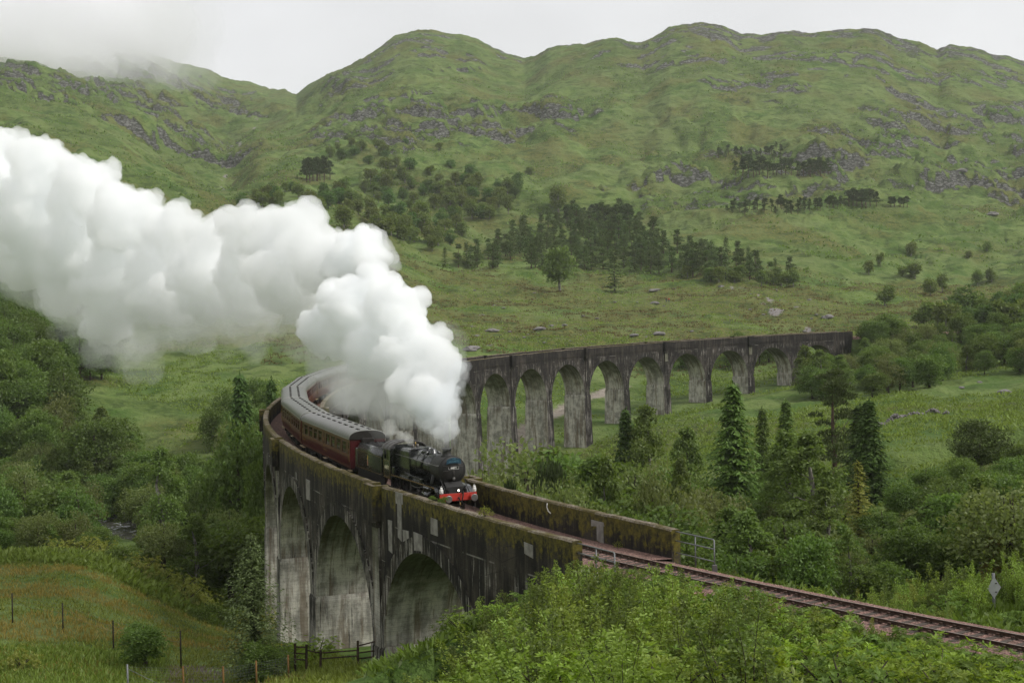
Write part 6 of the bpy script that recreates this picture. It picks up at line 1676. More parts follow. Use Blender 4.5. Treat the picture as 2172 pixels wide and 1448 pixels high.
# ------------------------------------------------------------------ foreground thicket, trackside growth
def shrub_sapling(seed, h=2.6, r=1.15, mt=None):
    rs = np.random.default_rng(seed); Vs = []; mb = MB()
    for k in range(13):
        a = rs.uniform(0, 6.28); rr = r * rs.uniform(.1, 1) ** .7; hh = h * rs.uniform(.42, 1.12) * (1 - .18 * rr / r)
        tip = np.array([rr * math.cos(a), rr * math.sin(a), hh]); base = tip * np.array([.25, .25, 0]); mid = base * .4 + tip * .6 + np.array([rs.normal() * .08, rs.normal() * .08, 0])
        mb.tube([base, mid, tip], [.013, .008, .003], 4, cap=False)
        n = 235; t = rs.uniform(.12, 1.0, n) ** .8
        C0 = base[None] * ((1 - t) ** 2)[:, None] + 2 * (mid * 1.0)[None] * (t * (1 - t))[:, None] + tip[None] * (t ** 2)[:, None]
        off = rand_dirs(n, rs); off[:, 2] *= .5
        P = C0 + off * (.42 * (1.08 - t) + .05)[:, None] * rs.uniform(.2, 1, (n, 1))
        T = off + np.array([0, 0, .25]) + rand_dirs(n, rs) * .5; N = rand_dirs(n, rs) * .8 + np.array([0, 0, .7])
        Vs.append(leaf_arrays(P, T, N, .085 * rs.uniform(.6, 1.4, n), .058 * rs.uniform(.7, 1.2, n), .08))
    return leaves_mesh('foliage', Vs, mt or F_SAP), mb.mesh('stem', BARK)
def shrub_rhodo(seed, h=1.9, r=1.3, mt=None):
    rs = np.random.default_rng(seed); Vs = []
    for k in range(170):
        d = rand_dirs(1, rs)[0]; d[2] = abs(d[2]); q = rs.uniform(.62, 1.02); q *= 1 + .18 * math.sin(5 * math.atan2(d[1], d[0]) + 3 * d[2] + seed)
        c = np.array([d[0] * r * q, d[1] * r * q, h * (.12 + .85 * d[2] * q)]); n = 10
        a = np.arange(n) * 2.4 + rs.uniform(0, 6); ax = d * .6 + np.array([0, 0, .7]) + rs.normal(size=3) * .25; ax /= np.linalg.norm(ax)
        u = np.cross(ax, [1, 0, .2]); u /= np.linalg.norm(u); v = np.cross(ax, u)
        T = u[None] * np.cos(a)[:, None] + v[None] * np.sin(a)[:, None] + ax[None] * rs.uniform(.0, .9, (n, 1))
        Vs.append(leaf_arrays(np.repeat(c[None], n, 0), T, np.repeat(ax[None], n, 0) + rs.normal(size=(n, 3)) * .1, .19 * rs.uniform(.7, 1.2, n), .058, .05))
    mb = MB()
    for k in range(5): a = k * 1.3; mb.tube([(0, 0, -.2), (.3 * math.cos(a), .3 * math.sin(a), h * .4), (.7 * r * math.cos(a), .7 * r * math.sin(a), h * .75)], [.05, .035, .012], 5, cap=False)
    return leaves_mesh('foliage', Vs, mt or F_RHODO), mb.mesh('stem', BARK)
def shrub_bramble(seed, h=1.5, r=1.4, leaf=.095, n=3000, mt=None):
    rs = np.random.default_rng(seed); Vs = []
    for k in range(16):
        a = rs.uniform(0, 6.28); q = r * rs.uniform(0, .75); c = np.array([q * math.cos(a), q * math.sin(a), h * rs.uniform(.2, .62)]); lr = r * rs.uniform(.28, .5)
        m_ = n // 16; d = rand_dirs(m_, rs); d[:, 2] = np.abs(d[:, 2]) * 1.1 - .2
        P = c + d * lr * rs.uniform(.55, 1.12, (m_, 1)) * np.array([1, 1, .8]); T = d * .6 + rand_dirs(m_, rs) + np.array([0, 0, .1]); N = d * .6 + rand_dirs(m_, rs) * .7 + np.array([0, 0, .5])
        Vs.append(leaf_arrays(P, T, N, leaf * rs.uniform(.6, 1.4, m_), leaf * .7, .07))
    mb = MB()
    for k in range(4): a = k * 1.6; mb.tube([(0, 0, -.2), (.4 * math.cos(a), .4 * math.sin(a), h * .6), (r * .9 * math.cos(a), r * .9 * math.sin(a), h * .5)], [.02, .014, .006], 4, cap=False)
    return leaves_mesh('foliage', Vs, mt or F_BRAM), mb.mesh('stem', BARK)
def fern(seed, h=.95, r=1.0):
    rs = np.random.default_rng(seed); Vs = []; mb = MB()
    for k in range(13):
        a = 2 * PI * k / 13 + rs.normal() * .2; l = rs.uniform(.8, 1.15) * r; hh = h * rs.uniform(.75, 1.1)
        f = np.linspace(.12, 1, 22); ctr = np.stack([l * f * math.cos(a), l * f * math.sin(a), hh * np.sin(f * 2.1) * .95], 1)
        d = np.array([math.cos(a), math.sin(a), 0]); s_ = np.array([-math.sin(a), math.cos(a), 0])
        mb.tube([ctr[i] for i in (0, 7, 14, 21)], [.012, .01, .007, .003], 4, cap=False)
        for sg in (-1, 1):
            L_ = .30 * np.sin(np.clip(1.12 - f, 0, 1) * 2.6) * l + .02
            Vs.append(leaf_arrays(ctr, np.repeat((s_ * sg + d * .35 + np.array([0, 0, -.15]))[None], 22, 0), np.repeat(np.array([[0, 0, 1.]]), 22, 0) + rs.normal(size=(22, 3)) * .15, np.maximum(L_, .03), .085, -.06))
    return leaves_mesh('foliage', Vs, F_FERN), mb.mesh('stem', F_FERN)
SH = {'sapling': [shrub_sapling(400 + i, mt=[None, None, F_SAPG, F_SAPY, None, F_SAPG][i]) for i in range(6)], 'rhodo': [shrub_rhodo(420 + i, mt=[None, None, F_RHODO2][i]) for i in range(3)], 'bramble': [shrub_bramble(440 + i) for i in range(3)], 'fern': [fern(460 + i) for i in range(3)],
      'golden': [shrub_rhodo(470 + i, 1.6, 1.5, F_TOPS) for i in range(2)]}
SNAME = {'sapling': ('birch_sapling', 'shrub'), 'rhodo': ('rhododendron_bush', 'bush'), 'bramble': ('bramble_bush', 'bush'), 'fern': ('fern', 'fern'), 'golden': ('rhododendron_bush', 'bush')}
def shrub(kind, x, y, sc_, sz, label, group=None, sink=.1):
    fm, sm = SH[kind][random.randrange(99) % len(SH[kind])]
    e = empty(SNAME[kind][0], (x, y, g1(x, y) - sink), label, SNAME[kind][1], group)
    link('foliage', fm, e); link('stem', sm, e)
    e.scale = (sc_, sc_, sz); e.rotation_euler = (0, 0, random.uniform(0, 6.28)); return e
# outline of the thicket below the line, as it stands against the viaduct and the track
TOP = [(820, 1448), (860, 1400), (930, 1345), (965, 1290), (1000, 1285), (1060, 1265), (1100, 1240), (1150, 1215), (1195, 1190), (1240, 1188), (1290, 1205), (1400, 1205), (1470, 1215), (1540, 1235), (1600, 1252), (1650, 1268), (1700, 1290), (1760, 1302), (1850, 1325), (1950, 1345), (2050, 1372), (2172, 1395), (2400, 1440), (2600, 1490)]
txs = np.array([p[0] for p in TOP], float); tys = np.array([p[1] for p in TOP], float)
rs_ = random.Random(31); placed = []
SNOUN = {'sapling': 'feathery birch sapling', 'rhodo': 'bright rhododendron bush', 'bramble': 'dark low bramble', 'fern': 'arching fern'}
def ZONE(px): return 'near arch thicket' if px < 1130 else 'handrail thicket' if px < 1400 else 'middle rails thicket' if px < 1680 else 'lower right thicket' if px < 1930 else 'corner thicket'
LABF = {'sapling': 'feathery birch sapling with small light leaves in the thicket below the track', 'rhodo': 'bright green rhododendron bush with rosettes of long leaves below the track',
        'bramble': 'dark low bramble bush in the thicket below the track', 'fern': 'green fern with arching fronds in the thicket below the track'}
cnt = 0; tries = 0
while cnt < 288 and tries < 9000:
    tries += 1
    D = rs_.uniform(33, 78); px = rs_.uniform(800, 2480); X, _ = ray(px, 1300); x, y = X * D, D
    s_, off = line_coords(np.array([x]), np.array([y])); s_, off = float(s_[0]), float(off[0])
    if off < 3.0: continue                     # only on the camera's side of the line
    if s_ > -20 and off < 4.6: continue
    gz_ = g1(x, y); pt = float(np.interp(px, txs, tys)); _, Zt = ray(px, pt); _, Zg = ray(px, 1500)
    hmax = HC + Zt * D - gz_
    if hmax < .55: continue
    if HC + Zg * D - gz_ > 3.2: continue       # well below the frame
    if any((x - a) ** 2 + (y - b) ** 2 < r_ * r_ for a, b, r_ in placed): continue
    right = sstep(1500, 1900, px); front = 1 - sstep(40, 50, D)
    u = rs_.random()
    if px < 1010 and u < .5: k = 'bramble'
    elif u < (.74 - .55 * right - .42 * front): k = 'sapling'
    elif u < (.88 - .20 * right + .04 * front): k = 'rhodo'
    elif u < .95 - .12 * right: k = 'bramble'
    else: k = 'fern'
    base_h = {'sapling': 2.6, 'rhodo': 1.9, 'bramble': 1.5, 'fern': 1.0}[k]
    hh = min(hmax * rs_.uniform(.70, 1.10), {'sapling': 3.6, 'rhodo': 2.3, 'bramble': 1.9, 'fern': 1.25}[k] * rs_.uniform(.8, 1.1))
    if hh < .5: k, base_h = 'fern', 1.0
    w = {'sapling': 1.15, 'rhodo': 1.15, 'bramble': 1.25, 'fern': 1.15}[k] * rs_.uniform(.85, 1.2) * min(1.15, max(.55, hh / base_h))
    e = shrub(k, x, y, w, hh / base_h, None, SNAME[k][0].replace('_', ' ') + ' of the thicket below the track')
    CROWD.append((e, SNOUN[k], ZONE(px), x / y, y))
    placed.append((x, y, .98 * w)); cnt += 1
# trackside growth beyond the rails on the right
LABT = {'sapling': 'light green sapling at the far edge of the ballast', 'rhodo': 'bright leafy bush at the far edge of the ballast', 'bramble': 'low dark bramble at the far edge of the ballast', 'fern': 'fern at the far edge of the ballast'}
cnt = 0; tries = 0; pl2 = []
while cnt < 104 and tries < 6000:
    tries += 1; s_ = rs_.uniform(-52, -19.5); off = -rs_.uniform(3.9, 16) ; x, y = (float(v) for v in arc_xy(np.array(s_), off))
    px, py = to_px(x, y, g1(x, y))
    if not (1480 < px < 2600): continue
    if 2060 < px < 2150 and y < 70: continue
    if any((x - a) ** 2 + (y - b) ** 2 < r_ * r_ for a, b, r_ in pl2): continue
    u = rs_.random(); k = 'sapling' if u < .45 else 'rhodo' if u < .65 else 'bramble' if u < .85 else 'fern'
    base_h = {'sapling': 2.6, 'rhodo': 1.9, 'bramble': 1.5, 'fern': 1.0}[k]
    hh = base_h * rs_.uniform(.45, .85) * (.6 if off > -5.5 else 1.0)
    if off < -9: hh *= 1.5
    w = rs_.uniform(.7, 1.1) * (.7 if off > -5.2 else 1)
    e = shrub(k, x, y, w, hh / base_h, None, SNAME[k][0].replace('_', ' ') + ' along the far edge of the ballast'); pl2.append((x, y, .9 * w)); cnt += 1
    CROWD.append((e, SNOUN[k], ('far trackside near the handrail' if px < 1850 else 'far trackside near the sign'), x / y, y))
# a close row right along the near rail
for px in range(1235, 2300, 17):
    s_ = min(np.arange(-60, -17.6, .1), key=lambda q: abs(to_px(*P3(q, 3.3, 1.4))[0] - px)); off = rs_.uniform(2.9, 4.6)
    if s_ < -59 : continue
    x, y = (float(v) for v in arc_xy(np.array(s_), off)); pt = float(np.interp(px, txs, tys)) + rs_.uniform(-16, 10)
    hh = HC + ray(px, pt)[1] * y - g1(x, y)
    if hh < .25: continue
    k = 'sapling' if rs_.random() < .72 - .4 * sstep(1500, 1900, px) else rs_.choice(['bramble', 'fern', 'rhodo'])
    base_h = {'sapling': 2.6, 'rhodo': 1.9, 'bramble': 1.5, 'fern': 1.0}[k]; w = min(1.0, max(.42, hh / base_h)) * rs_.uniform(.8, 1.1)
    e = shrub(k, x, y, w, hh / base_h, None, SNAME[k][0].replace('_', ' ') + ' along the near rail'); CROWD.append((e, SNOUN[k], ('left growth beside the rails' if px < 1700 else 'right growth beside the rails'), x / y, y))
# small plants rooted on the parapets
for s_, off, k, sc_ in ((-7.6, WO - .3, 'golden', .30), (-2.0, WO - .3, 'bramble', .28), (-.4, WO - .3, 'bramble', .22), (-12.5, -(WO - .7), 'golden', .20)):
    x, y = (float(v) for v in arc_xy(np.array(s_), off))
    e = shrub(k, x, y, sc_, sc_ * 1.2, {'golden': 'small yellow green plant rooted on top of the near parapet' if off > 0 else 'small yellowish plant at the foot of the inner parapet', 'bramble': 'wispy weed growing over the near parapet beside the buffers' if s_ > -1 else 'low wispy weed on the near parapet coping'}[k])
    e.location.z = zline(s_) - .02 if off > 0 else zline(s_) - 1.6
# golden-topped bushes and bracken bank behind the near meadow
LABG = 'yellow green bush on the bracken bank behind the near meadow'
for px, py, D in ((395, 1172, 156), (425, 1160, 158), (470, 1185, 150), (505, 1192, 147), (545, 1200, 140), (430, 1200, 146), (380, 1150, 160), (300, 1158, 160), (250, 1150, 162), (180, 1162, 160), (215, 1140, 165), (120, 1150, 165), (345, 1140, 163)):
    X, Z = ray(px, py); x, y = X * D, D
    sc_ = rs_.uniform(1.2, 1.9); e_ = shrub('golden' if rs_.random() < .65 else 'bramble', x, y, sc_, sc_, None, 'bushes on the bank behind the meadow'); CROWD.append((e_, 'yellow green bush', 'bank behind the meadow', x / y, y))
shrub('golden', *(at(45, 1395, 96)[:2]), 1.0, 1.1, 'yellow green bush alone in the rough grass at the bottom left')
# low growth at the viaduct foot
LABV = 'leafy scrub at the foot of the near arches'
for i in range(34):
    px = rs_.uniform(590, 905); D = rs_.uniform(76, 104); X, _ = ray(px, 1400); x, y = X * D, D
    s_, off = line_coords(np.array([x]), np.array([y]))
    if off[0] < 4.4 or (600 < px < 840 and D < 97): continue
    k = rs_.choice(['bramble', 'sapling', 'bramble', 'rhodo']); w = rs_.uniform(.8, 1.5); e = shrub(k, x, y, w, w * rs_.uniform(.6, .95), None, 'scrub under the near arches, ' + SNAME[k][0].replace('_', ' ')); CROWD.append((e, SNOUN[k], 'scrub under the near arches', x / y, y))

# ------------------------------------------------------------------ grass, rushes, bracken: nobody could count them
def tufts(name, xy, h, blades, spread, mt, label, lean=.5, wid=.10, seed=1):
    rs = np.random.default_rng(seed); n = len(xy); z = ground(xy[:, 0], xy[:, 1])
    hh = (h * rs.uniform(.55, 1.3, n))
    P = np.repeat(np.stack([xy[:, 0], xy[:, 1], z - .03], 1), blades, 0) + np.concatenate([rs.normal(size=(n * blades, 2)) * spread, np.zeros((n * blades, 1))], 1)
    T = np.concatenate([rs.normal(size=(n * blades, 2)) * lean, np.ones((n * blades, 1))], 1); N = np.concatenate([rs.normal(size=(n * blades, 2)), np.zeros((n * blades, 1)) + .2], 1)
    L_ = np.repeat(hh, blades) * rs.uniform(.6, 1.15, n * blades)
    return tag(link(name, leaves_mesh(name, [leaf_arrays(P, T, N, L_, L_ * wid + .02, 0)], mt)), label, None, None, 'stuff')
def scatter(n, d0, d1, p0, p1, seed):
    rs = np.random.default_rng(seed); D = np.sqrt(rs.uniform(d0 * d0, d1 * d1, n)); px = rs.uniform(p0, p1, n)
    X = np.array([ray(p, 900)[0] for p in px]); return np.stack([X * D, D], 1)
def clear(xy, lim=4.2):
    s_, off = line_coords(xy[:, 0], xy[:, 1]); dr, _ = seg_dist(xy[:, 0], xy[:, 1], RIVER); dp_, _ = seg_dist(xy[:, 0], xy[:, 1], PATH)
    return xy[~((s_ > -80) & (s_ < 372) & (np.abs(off) < lim)) & (dr > 4) & (dp_ > 2)]
xy = clear(scatter(26000, 84, 172, -120, 640, 51)); nz = fbm(xy[:, 0] / 26, xy[:, 1] / 10, 4, 83) + .12
tufts('meadow_rushes', xy[nz > .20][:3600], .45, 6, .22, F_RUSH, 'brown rushes in the near meadow', .35, .10, 2)
tufts('meadow_grass', xy[nz <= .26][:8000], .38, 6, .28, F_GRASS, 'green grass in the near meadow', .6, .14, 3)
xy = clear(scatter(5200, 146, 182, -120, 600, 52)); tufts('bracken', xy, .9, 8, .42, F_BRACK, 'bracken on the bank behind the meadow', 1.0, .28, 4)
xy = clear(scatter(3600, 84, 104, -120, 330, 53)); tufts('rough_grass', xy, .6, 7, .3, F_BRACK, 'rough grass on the near slope at the lower left', .7, .14, 5)
xy = clear(scatter(17000, 30, 100, 780, 2650, 54), 3.9); tufts('undergrowth', xy, .6, 7, .32, F_BRAM, 'low undergrowth between the bushes', .9, .22, 6)
xy = clear(scatter(1500, 78, 106, 560, 880, 59), 4.0); tufts('pier_foot_grass', xy, .5, 7, .3, F_GRASS, 'rough grass at the foot of the near piers', .7, .14, 12)
xy = clear(scatter(16000, 100, 300, 560, 2350, 55), 4.5); tufts('valley_undergrowth', xy, .75, 5, .5, F_BRACK, 'bracken and grass on the valley floor', .9, .24, 7)
xy = clear(scatter(34000, 180, 480, -200, 2350, 56), 4.5); nz = fbm(xy[:, 0] / 40, xy[:, 1] / 40, 3, 91); tufts('slope_bracken', xy[nz > -.05], .9, 5, .6, F_BRACK, 'bracken clumps on the slope beyond the river', .9, .30, 8)
xy = clear(scatter(26000, 415, 720, 560, 2350, 57), 6); nz = fbm(xy[:, 0] / 30, xy[:, 1] / 30, 3, 92)
F_HEATH = foliage('heather', (0.146, 0.122, 0.032), .45, .25, .03)
tufts('heather', xy[nz > .0], .8, 5, .6, F_HEATH, 'heather clumps on the moor behind the viaduct', .9, .34, 9)
tufts('moor_grass', xy[nz <= .0], .8, 4, .6, F_BRACK, 'grass and bracken clumps on the moor behind the viaduct', .9, .34, 10)
xy = scatter(24000, 700, 1500, -100, 2350, 58); nz = fbm(xy[:, 0] / 70 + 9, xy[:, 1] / 70, 4, 85)
tufts('hill_bracken', xy[nz > .05], 1.9, 4, 1.3, F_BRAM, 'dark bracken patches on the hillside', 1.0, .5, 11)

# ------------------------------------------------------------------ river, boulders, wall
def water_mat():
    n = NT('river_water'); o = n.coord('Object'); a = n.noise(o, 1.6, 5, .6, .6); f = n.ramp(n.noise(o, .5, 6, .7, 1.0), .52, .66)
    return n.pbr(n.mix(f, (0.050, 0.048, 0.038), (0.62, 0.64, 0.64)), .12, 0, n.bump(a, .8, .15), .5)
mb = MB(); P_ = RIVER
for i in range(len(P_) - 1):
    a, b = P_[i], P_[i + 1]; d = b - a; nrm = np.array([-d[1], d[0]]) / np.linalg.norm(d) * 9
    mb.poly([(a[0] - nrm[0], a[1] - nrm[1], -25.9 + .002 * i), (b[0] - nrm[0], b[1] - nrm[1], -25.9 + .002 * i), (b[0] + nrm[0], b[1] + nrm[1], -25.9 + .002 * i), (a[0] + nrm[0], a[1] + nrm[1], -25.9 + .002 * i)][::-1])
rv = mb.build('river', water_mat()); tag(rv, 'shallow river running under the viaduct', None, None, 'structure')
M_ROCK = stone_mat('hill_rock', (0.12, 0.108, 0.105), (0.24, 0.225, 0.218))
def rock_mesh(seed, flat_=.55):
    bm = bmesh.new(); bmesh.ops.create_icosphere(bm, subdivisions=3, radius=1)
    P = np.array([v.co[:] for v in bm.verts]); n = noise3(P * 1.4 + seed * 7.7, seed) * .35 + noise3(P * 3.3 + seed, seed + 5) * .16
    for v, q in zip(bm.verts, n):
        v.co = v.co * (1 + q); v.co.z *= flat_
    me = bpy.data.meshes.new('boulder'); bm.to_mesh(me); bm.free(); me.materials.append(M_ROCK); return me
RK = [rock_mesh(i) for i in range(5)]
def boulder(px, py, w, label, group=None, lo=300, hi=1400, flat_=1.0):
    g = ground_hit(px, py, lo, hi)
    if g is None: return
    x, y = g; o = link('boulder', RK[random.randrange(5)]); r = w / F * y / 2
    o.location = (x, y, g1(x, y) + r * .12); o.scale = (r, r * random.uniform(.7, 1.2), r * flat_ * .7); o.rotation_euler = (0, 0, random.uniform(0, 6)); tag(o, label, 'rock', group)
for px, py, w, lab in ((1044, 703, 24, 'long pale rock slab on the moor above the steam'), (1000, 742, 34, 'pale rock slab just above the viaduct parapet beside the steam'), (1170, 692, 14, 'left one of two upright pale rocks on the moor'),
                       (1198, 692, 13, 'right one of two upright pale rocks on the moor'), (1145, 700, 26, 'flat rock beside the two upright pale rocks'), (1345, 712, 18, 'small pinkish rock above the middle of the viaduct'),
                       (1398, 712, 22, 'pinkish boulder close above the far parapet'), (1012, 714, 12, 'small round rock left of the long slab'), (1388, 645, 20, 'pale rock beside the two walkers'), (1390, 618, 22, 'low pale rock above the two walkers'),
                       (1756, 676, 26, 'pale rock where the footpath reaches the trees'), (1530, 610, 16, 'small rock at the top of the stony footpath'), (2078, 812, 13, 'grey rock on the right-hand field'), (2130, 842, 26, 'dark rocky outcrop at the right edge of the field'), (2040, 822, 12, 'grey rock slab left on the right-hand field'), (2105, 455, 24, 'pale boulder on the upper right hillside'), (2040, 365, 24, 'long pale boulder below the right-hand crags')):
    boulder(px, py, w, lab)
rsb = random.Random(5)
for i in range(44): boulder(rsb.uniform(1000, 1750), rsb.uniform(612, 735), rsb.uniform(5, 11), 'small pale stone lying in the heather of the moor', 'stones in the heather')
for i in range(28): boulder(rsb.uniform(1380, 1600), rsb.uniform(850, 960), rsb.uniform(4, 7), 'small white stone in the grass of the valley meadow', 'stones in the valley meadow', 150, 420)
# dry stone wall across the right-hand field
V_, F_ = [], []; ico = RK[0]
n = 420; rs = np.random.default_rng(77); px_ = rs.uniform(1862, 2012, n)
wall = empty('stone_wall', tuple(at(1935, 896, 262)), 'low tumbled dry stone wall across the right-hand field', 'stone wall')
g0 = [(p, ) + tuple(at(p, 896, 262 + 6 * math.sin(p * .02))[:2]) for p in px_]
xs = np.array([g[1] for g in g0]); ys = np.array([g[2] for g in g0]) + rs.normal(size=n) * .25; zs = ground(xs, ys) + rs.uniform(0, .95, n) * (0.6 + .4 * np.sin(px_ * .15))
r = rs.uniform(.14, .30, n); J = octv[None] * r[:, None, None] * rs.uniform(.7, 1.3, (n, 6, 3)); VV = (J + np.stack([xs, ys, zs], 1)[:, None]).reshape(-1, 3)
FF = (octf[None] + (np.arange(n) * 6)[:, None, None]).reshape(-1, 3)
o = link('stones', mesh_np('stones', VV, FF, [M_ROCK], k=3), wall); o.matrix_parent_inverse = Matrix.Translation(wall.location).inverted(); o['kind'] = 'stuff'

# ------------------------------------------------------------------ fences, handrails, sign, walkers
M_POST = bark_mat('weathered_post', (0.022, 0.018, 0.015), (0.055, 0.045, 0.036)); M_POSTO = bark_mat('new_post', (0.11, 0.060, 0.022), (0.20, 0.115, 0.045)); M_GALV = paint('galvanised', (0.18, 0.185, 0.185), .55, .4, .4, 6)
M_TIMB = bark_mat('old_timber', (0.035, 0.024, 0.017), (0.085, 0.058, 0.040))
fen = empty('wire_fence', tuple(at(239, 1350, 108)), 'sparse wire fence of dark posts across the near meadow', 'fence')
inv_f = Matrix.Translation(fen.location).inverted(); tops = []
for px, ty, D in ((25, 1257, 116), (132, 1278, 111), (239, 1315, 105.5), (382, 1337, 100)):
    X, Z = ray(px, ty); x, y = X * D, D; z1 = HC + Z * D; z0 = min(g1(x, y), z1 - 1.4) - .3
    mb = MB(); mb.tube([(x, y, z0), (x + .02, y, z1)], [.065, .055], 7); o = mb.build('post', M_POST, fen); o.matrix_parent_inverse = inv_f; tops.append((x, y, z1))
mb = MB()
for dz in (.12, .45, .8): 
    for a, b in zip(tops[:-1], tops[1:]): mb.tube([(a[0], a[1], a[2] - dz), ((a[0] + b[0]) / 2, (a[1] + b[1]) / 2, (a[2] + b[2]) / 2 - dz - .06), (b[0], b[1], b[2] - dz)], .006, 4)
o = mb.build('wire', M_GALV, fen); o.matrix_parent_inverse = inv_f
fen2 = empty('mesh_fence', tuple(at(440, 1440, 86)), 'stock fence of orange brown posts and wire mesh along the bottom edge', 'fence')
inv_f = Matrix.Translation(fen2.location).inverted(); tops = []
for px, ty, D, mt in ((270, 1408, 85, M_GALV), (388, 1412, 85.5, M_POSTO), (473, 1412, 86, M_POSTO), (543, 1400, 87, M_POSTO), (611, 1388, 88, M_POSTO)):
    X, Z = ray(px, ty); x, y = X * D, D; z1 = HC + Z * D; z0 = min(g1(x, y), z1 - 1.3) - .3
    mb = MB(); mb.tube([(x, y, z0), (x, y, z1)], [.06, .055], 8); o = mb.build('post', mt, fen2); o.matrix_parent_inverse = inv_f; tops.append((x, y, z1))
mb = MB()
for dz in (.15, .30, .45, .62, .80, 1.0):
    for a, b in zip(tops[:-1], tops[1:]): mb.tube([(a[0], a[1], a[2] - dz), (b[0], b[1], b[2] - dz)], .0035, 4)
for a, b in zip(tops[:-1], tops[1:]):
    for t in np.linspace(.08, .95, 11): q = [a[i] * (1 - t) + b[i] * t for i in range(3)]; mb.tube([(q[0], q[1], q[2] - .12), (q[0], q[1], q[2] - 1.05)], .0028, 4)
a = tops[0]; mb.tube([(a[0], a[1], a[2] - .25), (a[0] + 1.9, a[1], a[2] - 1.25)], .018, 5)
o = mb.build('wire_mesh', M_GALV, fen2); o.matrix_parent_inverse = inv_f
# timber rails and wicket at the pier foot
fen3 = empty('timber_fence', tuple(at(720, 1400, 95)), 'dark timber post and rail fence at the foot of the near arches', 'fence')
inv_f = Matrix.Translation(fen3.location).inverted()
def tb(name, a, b, r, mt=M_TIMB):
    mb = MB(); mb.tube([a, b], [r, r], 6, smooth=False); o = mb.build(name, mt, fen3); o.matrix_parent_inverse = inv_f
Q = lambda px, py, D: tuple(at(px, py, D))
for px, t, b_, D in ((626, 1364, 1412, 93), (650, 1366, 1416, 93), (680, 1378, 1405, 94), (759, 1358, 1405, 94), (810, 1355, 1402, 95)): tb('post', Q(px, t, D), Q(px, b_ + 14, D), .09)
for a, b in (((650, 1372, 93), (626, 1371, 93)), ((626, 1384, 93), (650, 1386, 93)), ((626, 1397, 93), (650, 1399, 93)), ((650, 1378, 93), (680, 1384, 94)), ((680, 1384, 94), (759, 1378, 94)), ((680, 1396, 94), (759, 1390, 94)), ((759, 1369, 94), (810, 1356, 95)), ((759, 1384, 94), (810, 1377, 95)), ((759, 1396, 94), (810, 1390, 95))): tb('rail', Q(*a), Q(*b), .05)
# tubular handrails at the ends of both parapets
def handrail(side, label):
    e = empty('handrail', P3(-17.3, side * (WO - .28), 0), label, 'handrail'); inv = Matrix.Translation(e.location).inverted(); o_ = side * (WO - .28)
    def seg(nm, pts, r=.035):
        mb = MB(); mb.tube([P3(*p) for p in pts], r, 8); o = mb.build(nm, M_GALV, e); o.matrix_parent_inverse = inv
    s0, s1 = -17.2, -20.5
    seg('top_rail', [(s0, o_, .12), (s1 + .08, o_, .12), (s1, o_, .17), (s1, o_, .3)]); seg('mid_rail', [(s0, o_, .60), (s1, o_, .60)]); seg('toe_rail', [(s0, o_, 1.22), (s1, o_, 1.22)], .03)
    for s_ in (s1, (s0 + s1) / 2 - .1): seg('post', [(s_, o_, .15), (s_, o_, 1.75)])
    mb = MB(); x, y, z = P3(s1, o_, 1.5); mb.bevbox(x - .12, x + .12, y - .12, y + .12, z - .5, z + .12, .02); o = mb.build('foot_block', paint('block', (.10, .095, .09), .8), e); o.matrix_parent_inverse = inv
handrail(-1, 'grey tubular handrail beyond the end of the inner parapet'); handrail(1, 'grey tubular handrail beside the near parapet end, half hidden by saplings')
# lineside sign seen from the back
X, Z = ray(2107, 1215); D = 66.0; bx_, by_ = X * D, D; zt_ = HC + Z * D
sg_ = empty('lineside_sign', (bx_, by_, zt_ - 3.0), 'grey diamond shaped sign seen from behind on a post by the track', 'sign')
mb = MB(); mb.tube([(0, 0, .0), (0, 0, 3.0)], .07, 10); mb.build('post', M_GALV, sg_)
mb = MB(); hw, hh, zc = .36, .52, 3.0 - .66; a = .25
for y_, fl in ((-.075, 0), (-.065, 1)):
    pts = [(-hw * math.cos(a), y_ - hw * math.sin(a), zc), (0, y_, zc - hh), (hw * math.cos(a), y_ + hw * math.sin(a), zc), (0, y_, zc + hh)]; mb.poly(pts if not fl else pts[::-1])
mb.build('sign_plate', paint('plate_back', (.40, .41, .42), .55, .2, .3, 5), sg_)
mb = MB()
for z in (zc - .2, zc + .2): mb.box(-.14, .14, -.065, .07, z - .02, z + .02)
mb.build('bracket', M_GRIME, sg_)
# a concrete slab end by the near handrail
mb = MB(); c = [(-17.35, WO - .9), (-19.2, WO - .6), (-19.2, WO + .25), (-17.35, WO + .25)]
mb.idx([(0, 1, 2, 3), (7, 6, 5, 4), (0, 4, 5, 1), (1, 5, 6, 2), (2, 6, 7, 3), (3, 7, 4, 0)], [P3(a, b, 1.45) for a, b in c] + [P3(a, b, 1.8) for a, b in c])
tag(mb.build('concrete_slab', M_PATCH), 'flat pale concrete slab beneath the near handrail', 'slab')
